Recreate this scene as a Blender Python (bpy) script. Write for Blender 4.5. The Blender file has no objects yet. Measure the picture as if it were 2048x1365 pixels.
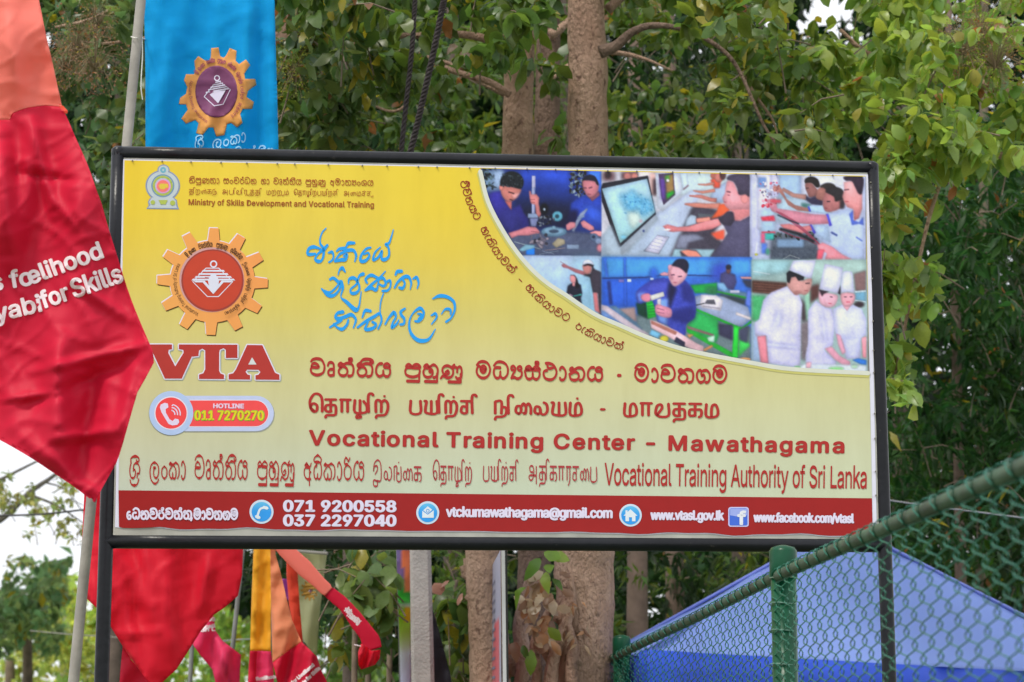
import bpy, math, random, os
import numpy as np
from mathutils import Vector, noise as mnoise
from mathutils.geometry import delaunay_2d_cdt
random.seed(7); RNG = np.random.default_rng(7)
scene = bpy.context.scene
COL = scene.collection
# ------------------------------------------------------------------ camera
FPX, CX, CY, PITCH, EYE = 5000.0, 1024.0, 682.5, 0.17741, 1.6
cam_d = bpy.data.cameras.new('camera'); cam = bpy.data.objects.new('camera', cam_d); COL.objects.link(cam)
cam_d.sensor_width = 36; cam_d.lens = FPX / 2048 * 36; cam_d.clip_start = .1; cam_d.clip_end = 600
cam.location = (0, 0, EYE); cam.rotation_euler = (math.pi / 2 + PITCH, 0, 0)
cam_d.dof.use_dof = True; cam_d.dof.focus_distance = 8.0; cam_d.dof.aperture_fstop = 6.3
scene.camera = cam
# ------------------------------------------------------------------ overcast sky, soft sun, exposure
world = bpy.data.worlds.new('World'); scene.world = world; world.use_nodes = True
wn = world.node_tree.nodes; wl = world.node_tree.links
bg = wn['Background']
sky = wn.new('ShaderNodeTexSky'); sky.sky_type = 'NISHITA'; sky.sun_disc = False
SUN_EL, SUN_ROT = math.radians(58), math.radians(205)
sky.sun_elevation = SUN_EL; sky.sun_rotation = SUN_ROT; sky.air_density = 1.0; sky.dust_density = 3.0
bg.inputs['Strength'].default_value = 0.10
cl = wn.new('ShaderNodeTexNoise'); cl.inputs['Scale'].default_value = 2.2; cl.inputs['Detail'].default_value = 5
rp = wn.new('ShaderNodeValToRGB'); rp.color_ramp.elements[0].color = (9.6, 9.8, 10.3, 1); rp.color_ramp.elements[1].color = (12.2, 12.3, 12.6, 1)
rp.color_ramp.elements[0].position = .35; rp.color_ramp.elements[1].position = .65
mx = wn.new('ShaderNodeMixRGB'); mx.inputs[0].default_value = 0.88
wl.new(cl.outputs['Fac'], rp.inputs[0]); wl.new(sky.outputs[0], mx.inputs[1]); wl.new(rp.outputs[0], mx.inputs[2]); wl.new(mx.outputs[0], bg.inputs['Color'])
sun_d = bpy.data.lights.new('sun', 'SUN'); sun_d.energy = 2.0; sun_d.angle = math.radians(10); sun_d.color = (1, .94, .84)
sun = bpy.data.objects.new('sun', sun_d); COL.objects.link(sun)
_sd = Vector((-.42, -.55, 1.15)).normalized()          # towards the sun: high, behind the camera, to the left
sun.rotation_euler = _sd.to_track_quat('Z', 'Y').to_euler()
sky.sun_elevation = math.asin(_sd.z); sky.sun_rotation = math.atan2(_sd.x, _sd.y)
scene.view_settings.view_transform = 'Standard'; scene.view_settings.look = 'None'
scene.view_settings.exposure = 0.26; scene.view_settings.gamma = 1; scene.view_settings.use_curve_mapping = False
scene.render.engine = 'CYCLES'; scene.cycles.use_denoising = True
scene.cycles.max_bounces = 7; scene.cycles.diffuse_bounces = 3; scene.cycles.transparent_max_bounces = 8
# ------------------------------------------------------------------ geometry helpers
FWD = Vector((0, math.cos(PITCH), math.sin(PITCH))); UPV = Vector((0, -math.sin(PITCH), math.cos(PITCH)))
def ray(px, py):
    return FWD + Vector((1, 0, 0)) * ((px - CX) / FPX) - UPV * ((py - CY) / FPX)
def P(px, py, Y):
    """the point of the place that lies Y metres away (along the ground) on the sight line of a photo pixel"""
    d = ray(px, py); return Vector((0, 0, EYE)) + d * (Y / d.y)
class Plane:
    """an upright plane through point c, turned by yaw; maps a photo pixel to the plane, lifted towards the viewer"""
    def __init__(s, c, yaw=0.0):
        s.c = Vector(c); s.n = Vector((math.sin(yaw), -math.cos(yaw), 0)); s.fold = None
    def __call__(s, px, py, lift=0.0):
        d = ray(px, py); o = Vector((0, 0, EYE)); f = s.fold(px, py) if s.fold else 0.0
        t = (s.c + s.n * (lift + f) - o).dot(s.n) / d.dot(s.n)
        return o + d * t
def link(o): COL.objects.link(o); return o
def tag(o, label=None, cat=None, group=None, kind=None):
    for k, v in (('label', label), ('category', cat), ('group', group), ('kind', kind)):
        if v: o[k] = v
    return o
def thing(name, loc, label, cat, group=None):
    o = bpy.data.objects.new(name, None); o.empty_display_size = .1; o.location = loc; link(o)
    return tag(o, label, cat, group)
def mesh_obj(name, verts, faces, mat, parent=None, smooth=False, cols=None, kind=None, mats=None, mi=None):
    me = bpy.data.meshes.new(name)
    verts = np.asarray([tuple(v) for v in verts] if not isinstance(verts, np.ndarray) else verts, dtype=float).reshape(-1, 3)
    if parent is not None: org = np.array(world_loc(parent))
    elif len(verts): org = np.array([verts[:, 0].mean(), verts[:, 1].mean(), verts[:, 2].min()])
    else: org = np.zeros(3)
    me.from_pydata((verts - org).tolist(), [], faces)
    if cols is not None:
        a = me.color_attributes.new('Col', 'FLOAT_COLOR', 'POINT')
        c = np.ones((len(verts), 4)); c[:, :3] = np.asarray(cols).reshape(-1, 3); a.data.foreach_set('color', c.ravel())
    for m in (mats or [mat]): me.materials.append(m)
    if mi is not None: me.polygons.foreach_set('material_index', mi)
    if smooth: me.polygons.foreach_set('use_smooth', [True] * len(me.polygons))
    me.update()
    o = bpy.data.objects.new(name, me); link(o)
    if parent is not None: o.parent = parent
    else: o.location = org
    if kind: o['kind'] = kind
    return o
def world_loc(o):
    l = Vector(o.location)
    while o.parent: o = o.parent; l += Vector(o.location)
    return l
class MB:
    def __init__(s): s.v = []; s.f = []; s.c = []
    def add(s, v, f, c=None):
        b = len(s.v); s.v += [tuple(p) for p in v]; s.f += [tuple(i + b for i in q) for q in f]
        if c is not None: s.c += [c] * len(v)
    def obj(s, name, mat, parent=None, **k):
        return mesh_obj(name, s.v, s.f, mat, parent, cols=(s.c or None), **k)
def tube_geo(pts, rad, n=10, cap=True, wob=0.0, seed=0.0, closed=False):
    pts = [Vector(p) for p in pts]; rad = rad if isinstance(rad, (list, tuple)) else [rad] * len(pts)
    V = []; F = []; ref = None; m = len(pts)
    for i, p in enumerate(pts):
        t = (pts[min(i + 1, m - 1)] - pts[max(i - 1, 0)]).normalized()
        if ref is None: ref = Vector((1, 0, 0)) if abs(t.x) < .8 else Vector((0, 1, 0))
        ref = (ref - t * ref.dot(t)).normalized(); b = t.cross(ref)
        for k in range(n):
            a = 2 * math.pi * k / n; d = ref * math.cos(a) + b * math.sin(a); r = rad[i]
            if wob: r *= 1 + wob * mnoise.noise((p + d * rad[i]) * (0.5 / max(rad[i], .01)) + Vector((seed, 0, 0)))
            V.append(p + d * r)
    for i in range(m - 1):
        for k in range(n):
            a = i * n + k; b2 = i * n + (k + 1) % n; F.append((a, b2, b2 + n, a + n))
    if cap: F.append(tuple(range(n - 1, -1, -1))); F.append(tuple((m - 1) * n + k for k in range(n)))
    return V, F
def smooth_path(pts, sub=6):
    pts = [Vector(p) for p in pts]
    if len(pts) < 3: return pts
    q = [pts[0] * 2 - pts[1]] + pts + [pts[-1] * 2 - pts[-2]]; out = []
    for i in range(1, len(q) - 2):
        for k in range(sub):
            t = k / sub; a, b, c, d = q[i - 1], q[i], q[i + 1], q[i + 2]
            out.append(.5 * (2 * b + (c - a) * t + (2 * a - 5 * b + 4 * c - d) * t * t + (3 * b - a - 3 * c + d) * t ** 3))
    out.append(pts[-1]); return out
def box_geo(c, u, v, w):
    """box with centre c and half-extent vectors u, v, w"""
    c, u, v, w = map(Vector, (c, u, v, w))
    V = [c + u * a + v * b + w * d for a in (-1, 1) for b in (-1, 1) for d in (-1, 1)]
    return V, [(0, 1, 3, 2), (4, 6, 7, 5), (0, 4, 5, 1), (2, 3, 7, 6), (0, 2, 6, 4), (1, 5, 7, 3)]
def lin(c):
    c = np.asarray(c, float) / 255; return np.where(c <= .04045, c / 12.92, ((c + .055) / 1.055) ** 2.4)
KPRINT = 1.10
def ink(r, g=None, b=None):
    """base colour of an ink that shows as this sRGB value in open shade"""
    c = (r, g, b) if g is not None else r
    return tuple(np.clip(lin(c) * KPRINT, 0, .88))
# ------------------------------------------------------------------ materials
def new_mat(name):
    m = bpy.data.materials.new(name); m.use_nodes = True; return m, m.node_tree.nodes, m.node_tree.links, m.node_tree.nodes['Principled BSDF']
def mat(name, col, rough=.6, var=.15, scale=8, bump=0, bscale=60, metal=0, spec=.5, wear=None, wscale=20):
    m, n, l, b = new_mat(name)
    tc = n.new('ShaderNodeTexCoord'); nz = n.new('ShaderNodeTexNoise'); nz.inputs['Scale'].default_value = scale; nz.inputs['Detail'].default_value = 6
    l.new(tc.outputs['Object'], nz.inputs['Vector'])
    r = n.new('ShaderNodeValToRGB'); c = np.array(col)
    r.color_ramp.elements[0].position = .3; r.color_ramp.elements[1].position = .7
    r.color_ramp.elements[0].color = (*np.clip(c * (1 - var), 0, 1), 1); r.color_ramp.elements[1].color = (*np.clip(c * (1 + var), 0, 1), 1)
    l.new(nz.outputs['Fac'], r.inputs[0]); out = r.outputs[0]
    if wear is not None:
        n2 = n.new('ShaderNodeTexNoise'); n2.inputs['Scale'].default_value = wscale; n2.inputs['Detail'].default_value = 8; n2.inputs['Roughness'].default_value = .7
        l.new(tc.outputs['Object'], n2.inputs['Vector'])
        r2 = n.new('ShaderNodeValToRGB'); r2.color_ramp.elements[0].position = .64; r2.color_ramp.elements[1].position = .70
        r2.color_ramp.elements[0].color = (0, 0, 0, 1); r2.color_ramp.elements[1].color = (.7, .7, .7, 1)
        l.new(n2.outputs['Fac'], r2.inputs[0]); mxx = n.new('ShaderNodeMixRGB'); l.new(r2.outputs[0], mxx.inputs[0]); l.new(out, mxx.inputs[1]); mxx.inputs[2].default_value = (*wear, 1)
        out = mxx.outputs[0]
    l.new(out, b.inputs['Base Color']); b.inputs['Roughness'].default_value = rough; b.inputs['Metallic'].default_value = metal; b.inputs['Specular IOR Level'].default_value = spec
    if bump:
        n3 = n.new('ShaderNodeTexNoise'); n3.inputs['Scale'].default_value = bscale; n3.inputs['Detail'].default_value = 5; l.new(tc.outputs['Object'], n3.inputs['Vector'])
        bp = n.new('ShaderNodeBump'); bp.inputs['Strength'].default_value = bump; bp.inputs['Distance'].default_value = .01
        l.new(n3.outputs['Fac'], bp.inputs['Height']); l.new(bp.outputs[0], b.inputs['Normal'])
    return m
def cloth_mat(name, col, trans=.35, attr=False, rough=.55):
    m, n, l, b = new_mat(name)
    if attr: a = n.new('ShaderNodeAttribute'); a.attribute_name = 'Col'; src = a.outputs['Color']
    else:
        rg = n.new('ShaderNodeRGB'); rg.outputs[0].default_value = (*col, 1); src = rg.outputs[0]
    l.new(src, b.inputs['Base Color']); b.inputs['Roughness'].default_value = rough
    b.inputs['Sheen Weight'].default_value = .06; b.inputs['Specular IOR Level'].default_value = .3; b.inputs['Sheen Roughness'].default_value = .4
    tc = n.new('ShaderNodeTexCoord')
    def wave(sx, sz):
        mp = n.new('ShaderNodeMapping'); mp.inputs['Scale'].default_value = (sx, 1, sz); l.new(tc.outputs['Object'], mp.inputs[0])
        nn = n.new('ShaderNodeTexNoise'); nn.inputs['Scale'].default_value = 1; nn.inputs['Detail'].default_value = 2; l.new(mp.outputs[0], nn.inputs[0]); return nn
    w1, w2 = wave(700, 20), wave(20, 700); w3 = wave(9, 14)
    ad = n.new('ShaderNodeMath'); ad.operation = 'ADD'; l.new(w1.outputs['Fac'], ad.inputs[0]); l.new(w2.outputs['Fac'], ad.inputs[1])
    bp = n.new('ShaderNodeBump'); bp.inputs['Strength'].default_value = .25; bp.inputs['Distance'].default_value = .001; l.new(ad.outputs[0], bp.inputs['Height'])
    bp2 = n.new('ShaderNodeBump'); bp2.inputs['Strength'].default_value = .35; bp2.inputs['Distance'].default_value = .012; l.new(w3.outputs['Fac'], bp2.inputs['Height']); l.new(bp.outputs[0], bp2.inputs['Normal'])
    l.new(bp2.outputs[0], b.inputs['Normal'])
    tr = n.new('ShaderNodeBsdfTranslucent'); l.new(src, tr.inputs[0]); mxs = n.new('ShaderNodeMixShader'); mxs.inputs[0].default_value = trans
    l.new(b.outputs[0], mxs.inputs[1]); l.new(tr.outputs[0], mxs.inputs[2]); l.new(mxs.outputs[0], n['Material Output'].inputs[0])
    return m
def leaf_mat(name, trans=.38, rough=.42, spec=.5):
    m, n, l, b = new_mat(name)
    a = n.new('ShaderNodeAttribute'); a.attribute_name = 'Col'
    tc = n.new('ShaderNodeTexCoord'); nz = n.new('ShaderNodeTexNoise'); nz.inputs['Scale'].default_value = 14; nz.inputs['Detail'].default_value = 4; l.new(tc.outputs['Object'], nz.inputs[0])
    mr = n.new('ShaderNodeMapRange'); mr.inputs['To Min'].default_value = .72; mr.inputs['To Max'].default_value = 1.28; l.new(nz.outputs['Fac'], mr.inputs['Value'])
    mu = n.new('ShaderNodeVectorMath'); mu.operation = 'MULTIPLY'; l.new(a.outputs['Color'], mu.inputs[0]); l.new(mr.outputs[0], mu.inputs[1])
    l.new(mu.outputs[0], b.inputs['Base Color']); b.inputs['Roughness'].default_value = rough; b.inputs['Specular IOR Level'].default_value = spec
    hs = n.new('ShaderNodeHueSaturation'); hs.inputs['Hue'].default_value = .485; hs.inputs['Saturation'].default_value = 1.1; hs.inputs['Value'].default_value = 1.9; l.new(mu.outputs[0], hs.inputs['Color'])
    tr = n.new('ShaderNodeBsdfTranslucent'); l.new(hs.outputs[0], tr.inputs[0]); mxs = n.new('ShaderNodeMixShader'); mxs.inputs[0].default_value = trans
    l.new(b.outputs[0], mxs.inputs[1]); l.new(tr.outputs[0], mxs.inputs[2]); l.new(mxs.outputs[0], n['Material Output'].inputs[0])
    return m
def print_mat(name='printed_ink', rough=.38):
    m, n, l, b = new_mat(name); a = n.new('ShaderNodeAttribute'); a.attribute_name = 'Col'
    tcd = n.new('ShaderNodeTexCoord'); mpd = n.new('ShaderNodeMapping'); mpd.inputs['Scale'].default_value = (5, 5, 1.1); l.new(tcd.outputs['Object'], mpd.inputs[0]); nd = n.new('ShaderNodeTexNoise'); nd.inputs['Scale'].default_value = 2.2; nd.inputs['Detail'].default_value = 9; nd.inputs['Roughness'].default_value = .65; l.new(mpd.outputs[0], nd.inputs[0])
    rd = n.new('ShaderNodeValToRGB'); rd.color_ramp.elements[0].position = .35; rd.color_ramp.elements[1].position = .62; rd.color_ramp.elements[0].color = (.94, .93, .91, 1); rd.color_ramp.elements[1].color = (1, 1, 1, 1); l.new(nd.outputs['Fac'], rd.inputs[0])
    mu = n.new('ShaderNodeMixRGB'); mu.blend_type = 'MULTIPLY'; mu.inputs[0].default_value = 1; l.new(a.outputs['Color'], mu.inputs[1]); l.new(rd.outputs[0], mu.inputs[2])
    l.new(mu.outputs[0], b.inputs['Base Color']); b.inputs['Roughness'].default_value = rough; b.inputs['Specular IOR Level'].default_value = .22
    tc = n.new('ShaderNodeTexCoord'); nz = n.new('ShaderNodeTexNoise'); nz.inputs['Scale'].default_value = 2.5; nz.inputs['Detail'].default_value = 3; l.new(tc.outputs['Object'], nz.inputs[0])
    bp = n.new('ShaderNodeBump'); bp.inputs['Strength'].default_value = .25; bp.inputs['Distance'].default_value = .02; l.new(nz.outputs['Fac'], bp.inputs['Height']); l.new(bp.outputs[0], b.inputs['Normal'])
    return m
PRINT = print_mat()
_ink = {}
def ink_mat(c, name='ink'):
    c = tuple(c)
    if c not in _ink:
        _ink[c] = mat(name + '_%d_%d_%d' % c, ink(*c), .45, .03, 30, spec=.22)
    return _ink[c]
# ------------------------------------------------------------------ lettering: everything is laid out as 2-D geometry in photo pixels, then mapped on its surface
FONT = None
try:
    FONT = bpy.data.fonts.load(os.path.join(bpy.utils.system_resource('DATAFILES'), 'fonts', 'Inter.woff2'))
except Exception: FONT = None
_gc = {}
def _raw(body):
    c = bpy.data.curves.new('t', 'FONT'); c.body = body; c.resolution_u = 3
    if FONT: c.font = FONT
    o = bpy.data.objects.new('t', c); COL.objects.link(o); bpy.context.view_layer.update()
    me = bpy.data.meshes.new_from_object(o)
    v = np.array([p.co[:2] for p in me.vertices]).reshape(-1, 2); f = [tuple(p.vertices) for p in me.polygons]
    bpy.data.objects.remove(o); bpy.data.curves.remove(c); bpy.data.meshes.remove(me)
    return v, f
_wid = lambda t: np.ptp(_raw(t)[0][:, 0])
_HH = _wid('HH'); _em = _raw('H')[0][:, 1].max() / .727
def _glyph(ch):
    """geometry and advance of one letter (k and 4 are cut from plain polygons: their strokes cross)"""
    if ch not in _gc:
        adv = (_wid('H' + ch + 'H') - _HH) if ch != ' ' else _em * .28
        if ch == 'k': pts = [[(0,0),(.095,0),(.095,.19),(.175,.275),(.365,0),(.48,0),(.24,.345),(.455,.546),(.335,.546),(.095,.31),(.095,.756),(0,.756)]]; x0 = .07
        elif ch == '4': pts = [[(.37,0),(.47,0),(.47,.16),(.47,.245),(.47,.727),(.37,.727),(.37,.58),(.37,.245),(.37,.16)], [(.02,.16),(.37,.16),(.37,.245),(.135,.245),(.02,.245)], [(.47,.16),(.58,.16),(.58,.245),(.47,.245)], [(.02,.245),(.135,.245),(.37,.58),(.37,.727),(.355,.727)]]; x0 = .03
        else: pts = None
        if ch == ' ': g = (np.zeros((0, 2)), [])
        elif pts:
            from mathutils.geometry import tessellate_polygon
            V = []; F = []
            for q in pts:
                t = tessellate_polygon([[Vector((x, y, 0)) for x, y in q]]); F += [tuple(i + len(V) for i in f) for f in t]; V += q
            g = ((np.array(V) + np.array([x0, 0])) * _em, F)
        else: g = _raw(ch)
        _gc[ch] = (g[0], g[1], adv)
    return _gc[ch]
def latin_geo(body, bold=.02, sp=1.0):
    """flat text as (verts Nx2, faces)"""
    x = 0; V = []; F = []
    for ch in body:
        v, f, adv = _glyph(ch); F += [tuple(i + len(V) for i in q) for q in f]; V += [(a + x, b) for a, b in v]; x += adv * sp
    return np.array(V), F
_cap = latin_geo('H')[0][:, 1].max()
def place_text(geo, x0, x1, y0, y1, cap, bold=0.0, mode='line', ydir=None, thick_y=None):
    """fit to baseline (x0,y0)-(x1,y1) in pixels; returns list of layers [(verts2d_px, faces)]"""
    v, f = geo; w = v[:, 0].max() - v[:, 0].min(); u = (v[:, 0] - v[:, 0].min()) / w
    h = v[:, 1] / _cap * cap
    dx, dy = x1 - x0, y1 - y0; L = math.hypot(dx, dy)
    nx, ny = (dy / L, -dx / L) if ydir is None else ydir
    X = x0 + dx * u + nx * h; Y = y0 + dy * u + ny * h
    out = []; offs = [(0, 0)]
    if bold:
        ty = thick_y if thick_y is not None else bold
        offs = [(bold * math.cos(a), ty * math.sin(a)) for a in [k * math.pi / 4 for k in range(8)]]
    for ox, oy in offs: out.append((np.c_[X + ox, Y + oy], f))
    return out
def build_layers(name, layers, surf, lift, matl, parent, step=.00006, kind=None):
    mb = MB()
    for i, (v, f) in enumerate(layers):
        mb.add([surf(p[0], p[1], lift + i * step) for p in v], f)
    return mb.obj(name, matl, parent)
# stroke glyphs -----------------------------------------------------
def catmull(p, sub=5):
    p = [np.array(a, float) for a in p]
    if len(p) < 3: return p
    q = [2 * p[0] - p[1]] + p + [2 * p[-1] - p[-2]]; out = []
    for i in range(1, len(q) - 2):
        for k in range(sub):
            t = k / sub; a, b, c, d = q[i - 1:i + 3]
            out.append(.5 * (2 * b + (c - a) * t + (2 * a - 5 * b + 4 * c - d) * t * t + (3 * b - a - 3 * c + d) * t ** 3))
    out.append(p[-1]); return out
def ribbon(pts, hx, hy):
    """flat nib stroke: half thickness hx across upright strokes, hy across level ones; pts in px"""
    pts = [np.array(p, float) for p in pts]; V = []; F = []; m = len(pts)
    for i, p in enumerate(pts):
        t = pts[min(i + 1, m - 1)] - pts[max(i - 1, 0)]; t = t / (np.hypot(*t) + 1e-9); n = np.array([-t[1], t[0]])
        w = hx[i] if isinstance(hx, (list, np.ndarray)) else hx; h = hy[i] if isinstance(hy, (list, np.ndarray)) else hy
        r = 1 / math.sqrt((n[0] / w) ** 2 + (n[1] / h) ** 2 + 1e-12)
        V += [p + n * r, p - n * r]
    for i in range(m - 1): F.append((2 * i, 2 * i + 2, 2 * i + 3, 2 * i + 1))
    for e, s in ((0, -1), (m - 1, 1)):     # rounded ends
        t = pts[min(e + 1, m - 1)] - pts[max(e - 1, 0)]; t = t / (np.hypot(*t) + 1e-9)
        w = hx[e] if isinstance(hx, (list, np.ndarray)) else hx; h = hy[e] if isinstance(hy, (list, np.ndarray)) else hy
        b = len(V); V.append(pts[e] + s * t * np.array([w, h]) * .8); F.append((2 * e, 2 * e + 1, b) if s > 0 else (2 * e + 1, 2 * e, b))
    return np.array(V), F
GL = {}
def G(k, x0, x1, base, sx, sy, *strokes):
    GL[k] = ((x1 - x0) * sx, [[((x - x0) * sx, (base - y) * sy) for x, y in s] for s in strokes])
S1, S2, S3, S5, S6 = (.47, .47), (.45, .45), (.45, .45), (.84, .39), (.65, .357)
G('va', 70, 375, 478, *S1, [(90,235),(125,195),(210,178),(300,205),(350,320),(320,430),(215,475),(115,445),(85,385),(100,335)], [(100,335),(235,335),(215,285),(160,262),(115,282),(98,325)])
G('ru', 395, 560, 478, *S1, [(405,305),(420,258),(460,240),(510,262),(520,330),(520,478)], [(520,365),(450,368),(415,405),(418,455),(455,480),(515,470)])
G('tha', 575, 910, 478, *S1, [(690,305),(620,310),(597,280),(640,250),(690,275),(760,250),(850,268),(885,340),(870,450),(820,482),(780,478)], [(620,315),(700,312),(755,350),(768,410),(740,460),(685,480),(625,460),(598,400),(625,350),(650,330)])
G('hal', 835, 835, 478, *S1, [(835,172),(895,172),(890,212),(848,215),(840,182)], [(880,215),(855,250)])
G('i_long', 1250, 1250, 478, *S1, [(1020,235),(1070,182),(1150,170),(1230,180),(1265,215),(1250,240),(1212,235),(1215,212)])
G('i_short', 1250, 1250, 478, *S1, [(1020,240),(1060,190),(1150,172),(1225,185),(1240,225),(1210,232)])
G('ya', 1325, 1640, 490, *S1, [(1465,258),(1400,265),(1350,330),(1345,430),(1400,488),(1450,475),(1480,440),(1480,380)], [(1480,440),(1520,485),(1575,485),(1612,430),(1605,345),(1560,327),(1500,322),(1505,275),(1560,258),(1608,288),(1600,310)])
G('pa', 95, 415, 500, *S2, [(240,320),(140,325),(130,290),(180,262),(235,300),(245,322)], [(245,320),(280,275),(340,262),(392,290),(385,328),(245,330)], [(135,330),(110,390),(135,465),(250,500),(365,465),(390,395),(380,335)])
G('u_sign', 400, 400, 500, *S2, [(392,420),(390,582)], [(396,582),(150,580)])
G('ha', 455, 770, 500, *S2, [(600,330),(500,320),(488,290),(540,262),(590,305),(650,265),(700,275),(745,340),(740,440),(705,490),(660,510)], [(500,330),(468,400),(490,470),(550,502),(620,480),(648,425),(640,365),(600,350),(585,395),(620,400)])
G('nna', 810, 1235, 500, *S2, [(815,520),(860,470),(950,505),(1025,475),(1055,400),(1035,320),(950,275),(872,300),(845,360),(870,425),(930,445),(972,410),(950,370),(908,400)], [(1030,300),(1080,250)], [(1050,310),(1100,300),(1130,330),(1130,400)], [(1130,320),(1180,290),(1215,330),(1215,470),(1180,510),(1130,515),(1105,480)])
G('ma', 1430, 1745, 535, *S2, [(1445,290),(1490,238),(1570,218),(1660,248),(1708,340),(1700,430),(1650,505),(1570,532),(1490,500),(1445,430),(1452,350),(1485,308),(1530,325),(1565,302),(1605,310),(1630,350),(1615,405),(1575,428),(1530,400),(1525,360),(1625,368)])
G('dha', 1765, 2080, 540, *S2, [(1775,300),(1830,238),(1910,222),(2000,255),(2050,330),(2055,410),(2035,480),(1975,535),(1925,515),(1905,465),(1905,405)], [(1905,465),(1880,520),(1825,530),(1780,470),(1778,380),(1815,335),(1910,335)])
G('yansa', 185, 435, 495, *S3, [(245,330),(200,318),(200,272),(240,256),(275,290),(268,350),(225,420),(198,490)], [(198,480),(255,465),(320,492),(385,460),(408,400),(395,345),(350,330),(322,300),(345,266),(388,266),(403,308)])
G('sa', 455, 785, 495, *S3, [(545,322),(480,320),(485,275),(540,252),(590,290),(612,312),(645,272),(700,256),(742,290),(738,322),(480,324),(470,400),(490,465),(540,496),(590,480),(613,440),(613,375)], [(613,440),(640,480),(690,496),(738,455),(752,390),(738,325)])
G('thaa', 812, 1105, 495, *S3, [(865,190),(950,192),(1030,230),(1082,330),(1070,420),(1020,480),(950,500),(865,475),(828,410),(838,345),(905,322)], [(905,215),(908,260),(950,288),(1010,270),(1030,250)])
G('aa', 1115, 1275, 495, *S3, [(1132,315),(1145,272),(1190,262),(1238,320),(1248,400),(1225,475),(1185,500),(1143,490),(1132,455)])
G('na', 1295, 1630, 500, *S3, [(1380,335),(1330,325),(1328,290),(1370,272),(1405,305),(1480,270),(1558,280),(1603,350),(1598,440),(1560,495),(1512,505)], [(1405,300),(1385,360),(1305,398)], [(1310,400),(1335,480),(1400,505),(1465,490),(1498,435),(1482,375),(1430,348),(1395,352)])
G('ga', 1318, 1630, 500, *S3, [(1420,272),(1370,285),(1335,350),(1345,435),(1390,495),(1440,498),(1485,465),(1498,405),(1472,355),(1440,385),(1430,310),(1480,277),(1550,280),(1600,350),(1598,435),(1568,492),(1512,505)])
G('ka', 728, 925, 488, *S5, [(765,270),(740,258),(760,237),(800,262),(850,237),(893,270),(908,340),(903,430),(880,485)], [(800,262),(750,345),(735,400),(758,475),(788,478),(796,440),(796,400)], [(796,440),(808,482),(845,470),(852,360),(825,295),(790,265)])
G('la', 412, 600, 488, *S5, [(480,320),(515,322),(488,350),(483,420),(500,468),(540,475),(568,400),(562,290),(500,235),(442,275),(420,380),(440,510),(500,572),(550,545),(568,505)])
G('am', 600, 712, 488, *S5, [(652,292),(612,340),(612,440),(652,486),(693,440),(693,340),(652,292)])
G('shri', 100, 300, 488, *S5, [(130,235),(112,300),(105,380),(120,455),(155,482),(192,460),(208,395),(190,340),(167,365)], [(170,335),(178,275),(222,240),(268,275),(285,340),(272,410),(245,400),(238,475)], [(110,515),(130,575),(182,598),(240,575),(268,495)], [(125,240),(130,165),(200,132),(262,152),(270,200),(240,220),(225,190)])
G('a', 895, 1075, 495, *S6, [(985,250),(925,250),(960,217),(990,250),(1022,282),(1050,217)], [(1022,282),(930,300),(908,380),(930,455),(980,492),(1040,485)], [(1018,290),(1015,600)], [(1042,365),(1020,395)])
G('dhi', 1090, 1270, 495, *S6, [(1145,280),(1160,235),(1115,280),(1100,370),(1110,450),(1140,490),(1168,460),(1175,400)], [(1172,460),(1200,490),(1235,460),(1252,370),(1245,260),(1215,200),(1115,185),(1105,130),(1175,75),(1245,130),(1240,190)])
G('ri', 1595, 1770, 495, *S6, [(1678,238),(1622,290),(1607,380),(1630,460),(1678,490),(1727,460),(1748,380),(1735,290),(1678,238)], [(1678,232),(1618,215),(1615,160),(1645,112),(1680,150),(1690,185),(1722,118)])
G('ra', 1595, 1770, 495, *S6, [(1678,238),(1622,290),(1607,380),(1630,460),(1678,490),(1727,460),(1748,380),(1735,290),(1678,238),(1625,215),(1640,180)])
G('ta', 0, 125, 0, 1, 1, [(25,-115),(70,-130),(110,-95),(118,-50),(95,-8),(55,0),(15,-20),(5,-60),(20,-90),(55,-85)])
G('ae', 0, 50, 0, 1, 1, [(38,-102),(15,-95),(8,-50),(14,-5),(40,0)])
G('ja', 0, 140, 0, 1, 1, [(20,-95),(50,-110),(60,-80),(15,-70),(10,-30),(50,0),(105,-10),(125,-50),(110,-90),(70,-130),(40,-150),(80,-160),(110,-140)])
G('da', 0, 140, 0, 1, 1, [(15,-120),(60,-145),(115,-120),(130,-60),(110,-10),(85,-5),(70,-35)], [(70,-35),(50,0),(15,-20),(8,-60),(30,-85),(70,-80)])
G('e', 0, 85, 0, 1, 1, [(55,-95),(20,-90),(5,-50),(20,-5),(55,0),(70,-30),(50,-50),(20,-42)])
G('sha', 0, 140, 0, 1, 1, [(40,-100),(12,-80),(8,-30),(35,0),(65,-15),(70,-50),(50,-60),(45,-100),(90,-110),(125,-80),(128,-25),(90,0),(80,-30),(110,-45)])
G('sp', 0, 95, 0, 1, 1); G('spw', 0, 190, 0, 1, 1)
G('-', 0, 70, 0, 1, 1, [(10,-45),(60,-45)])
G(',', 0, 40, 0, 1, 1, [(22,-5),(12,30)])
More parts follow.
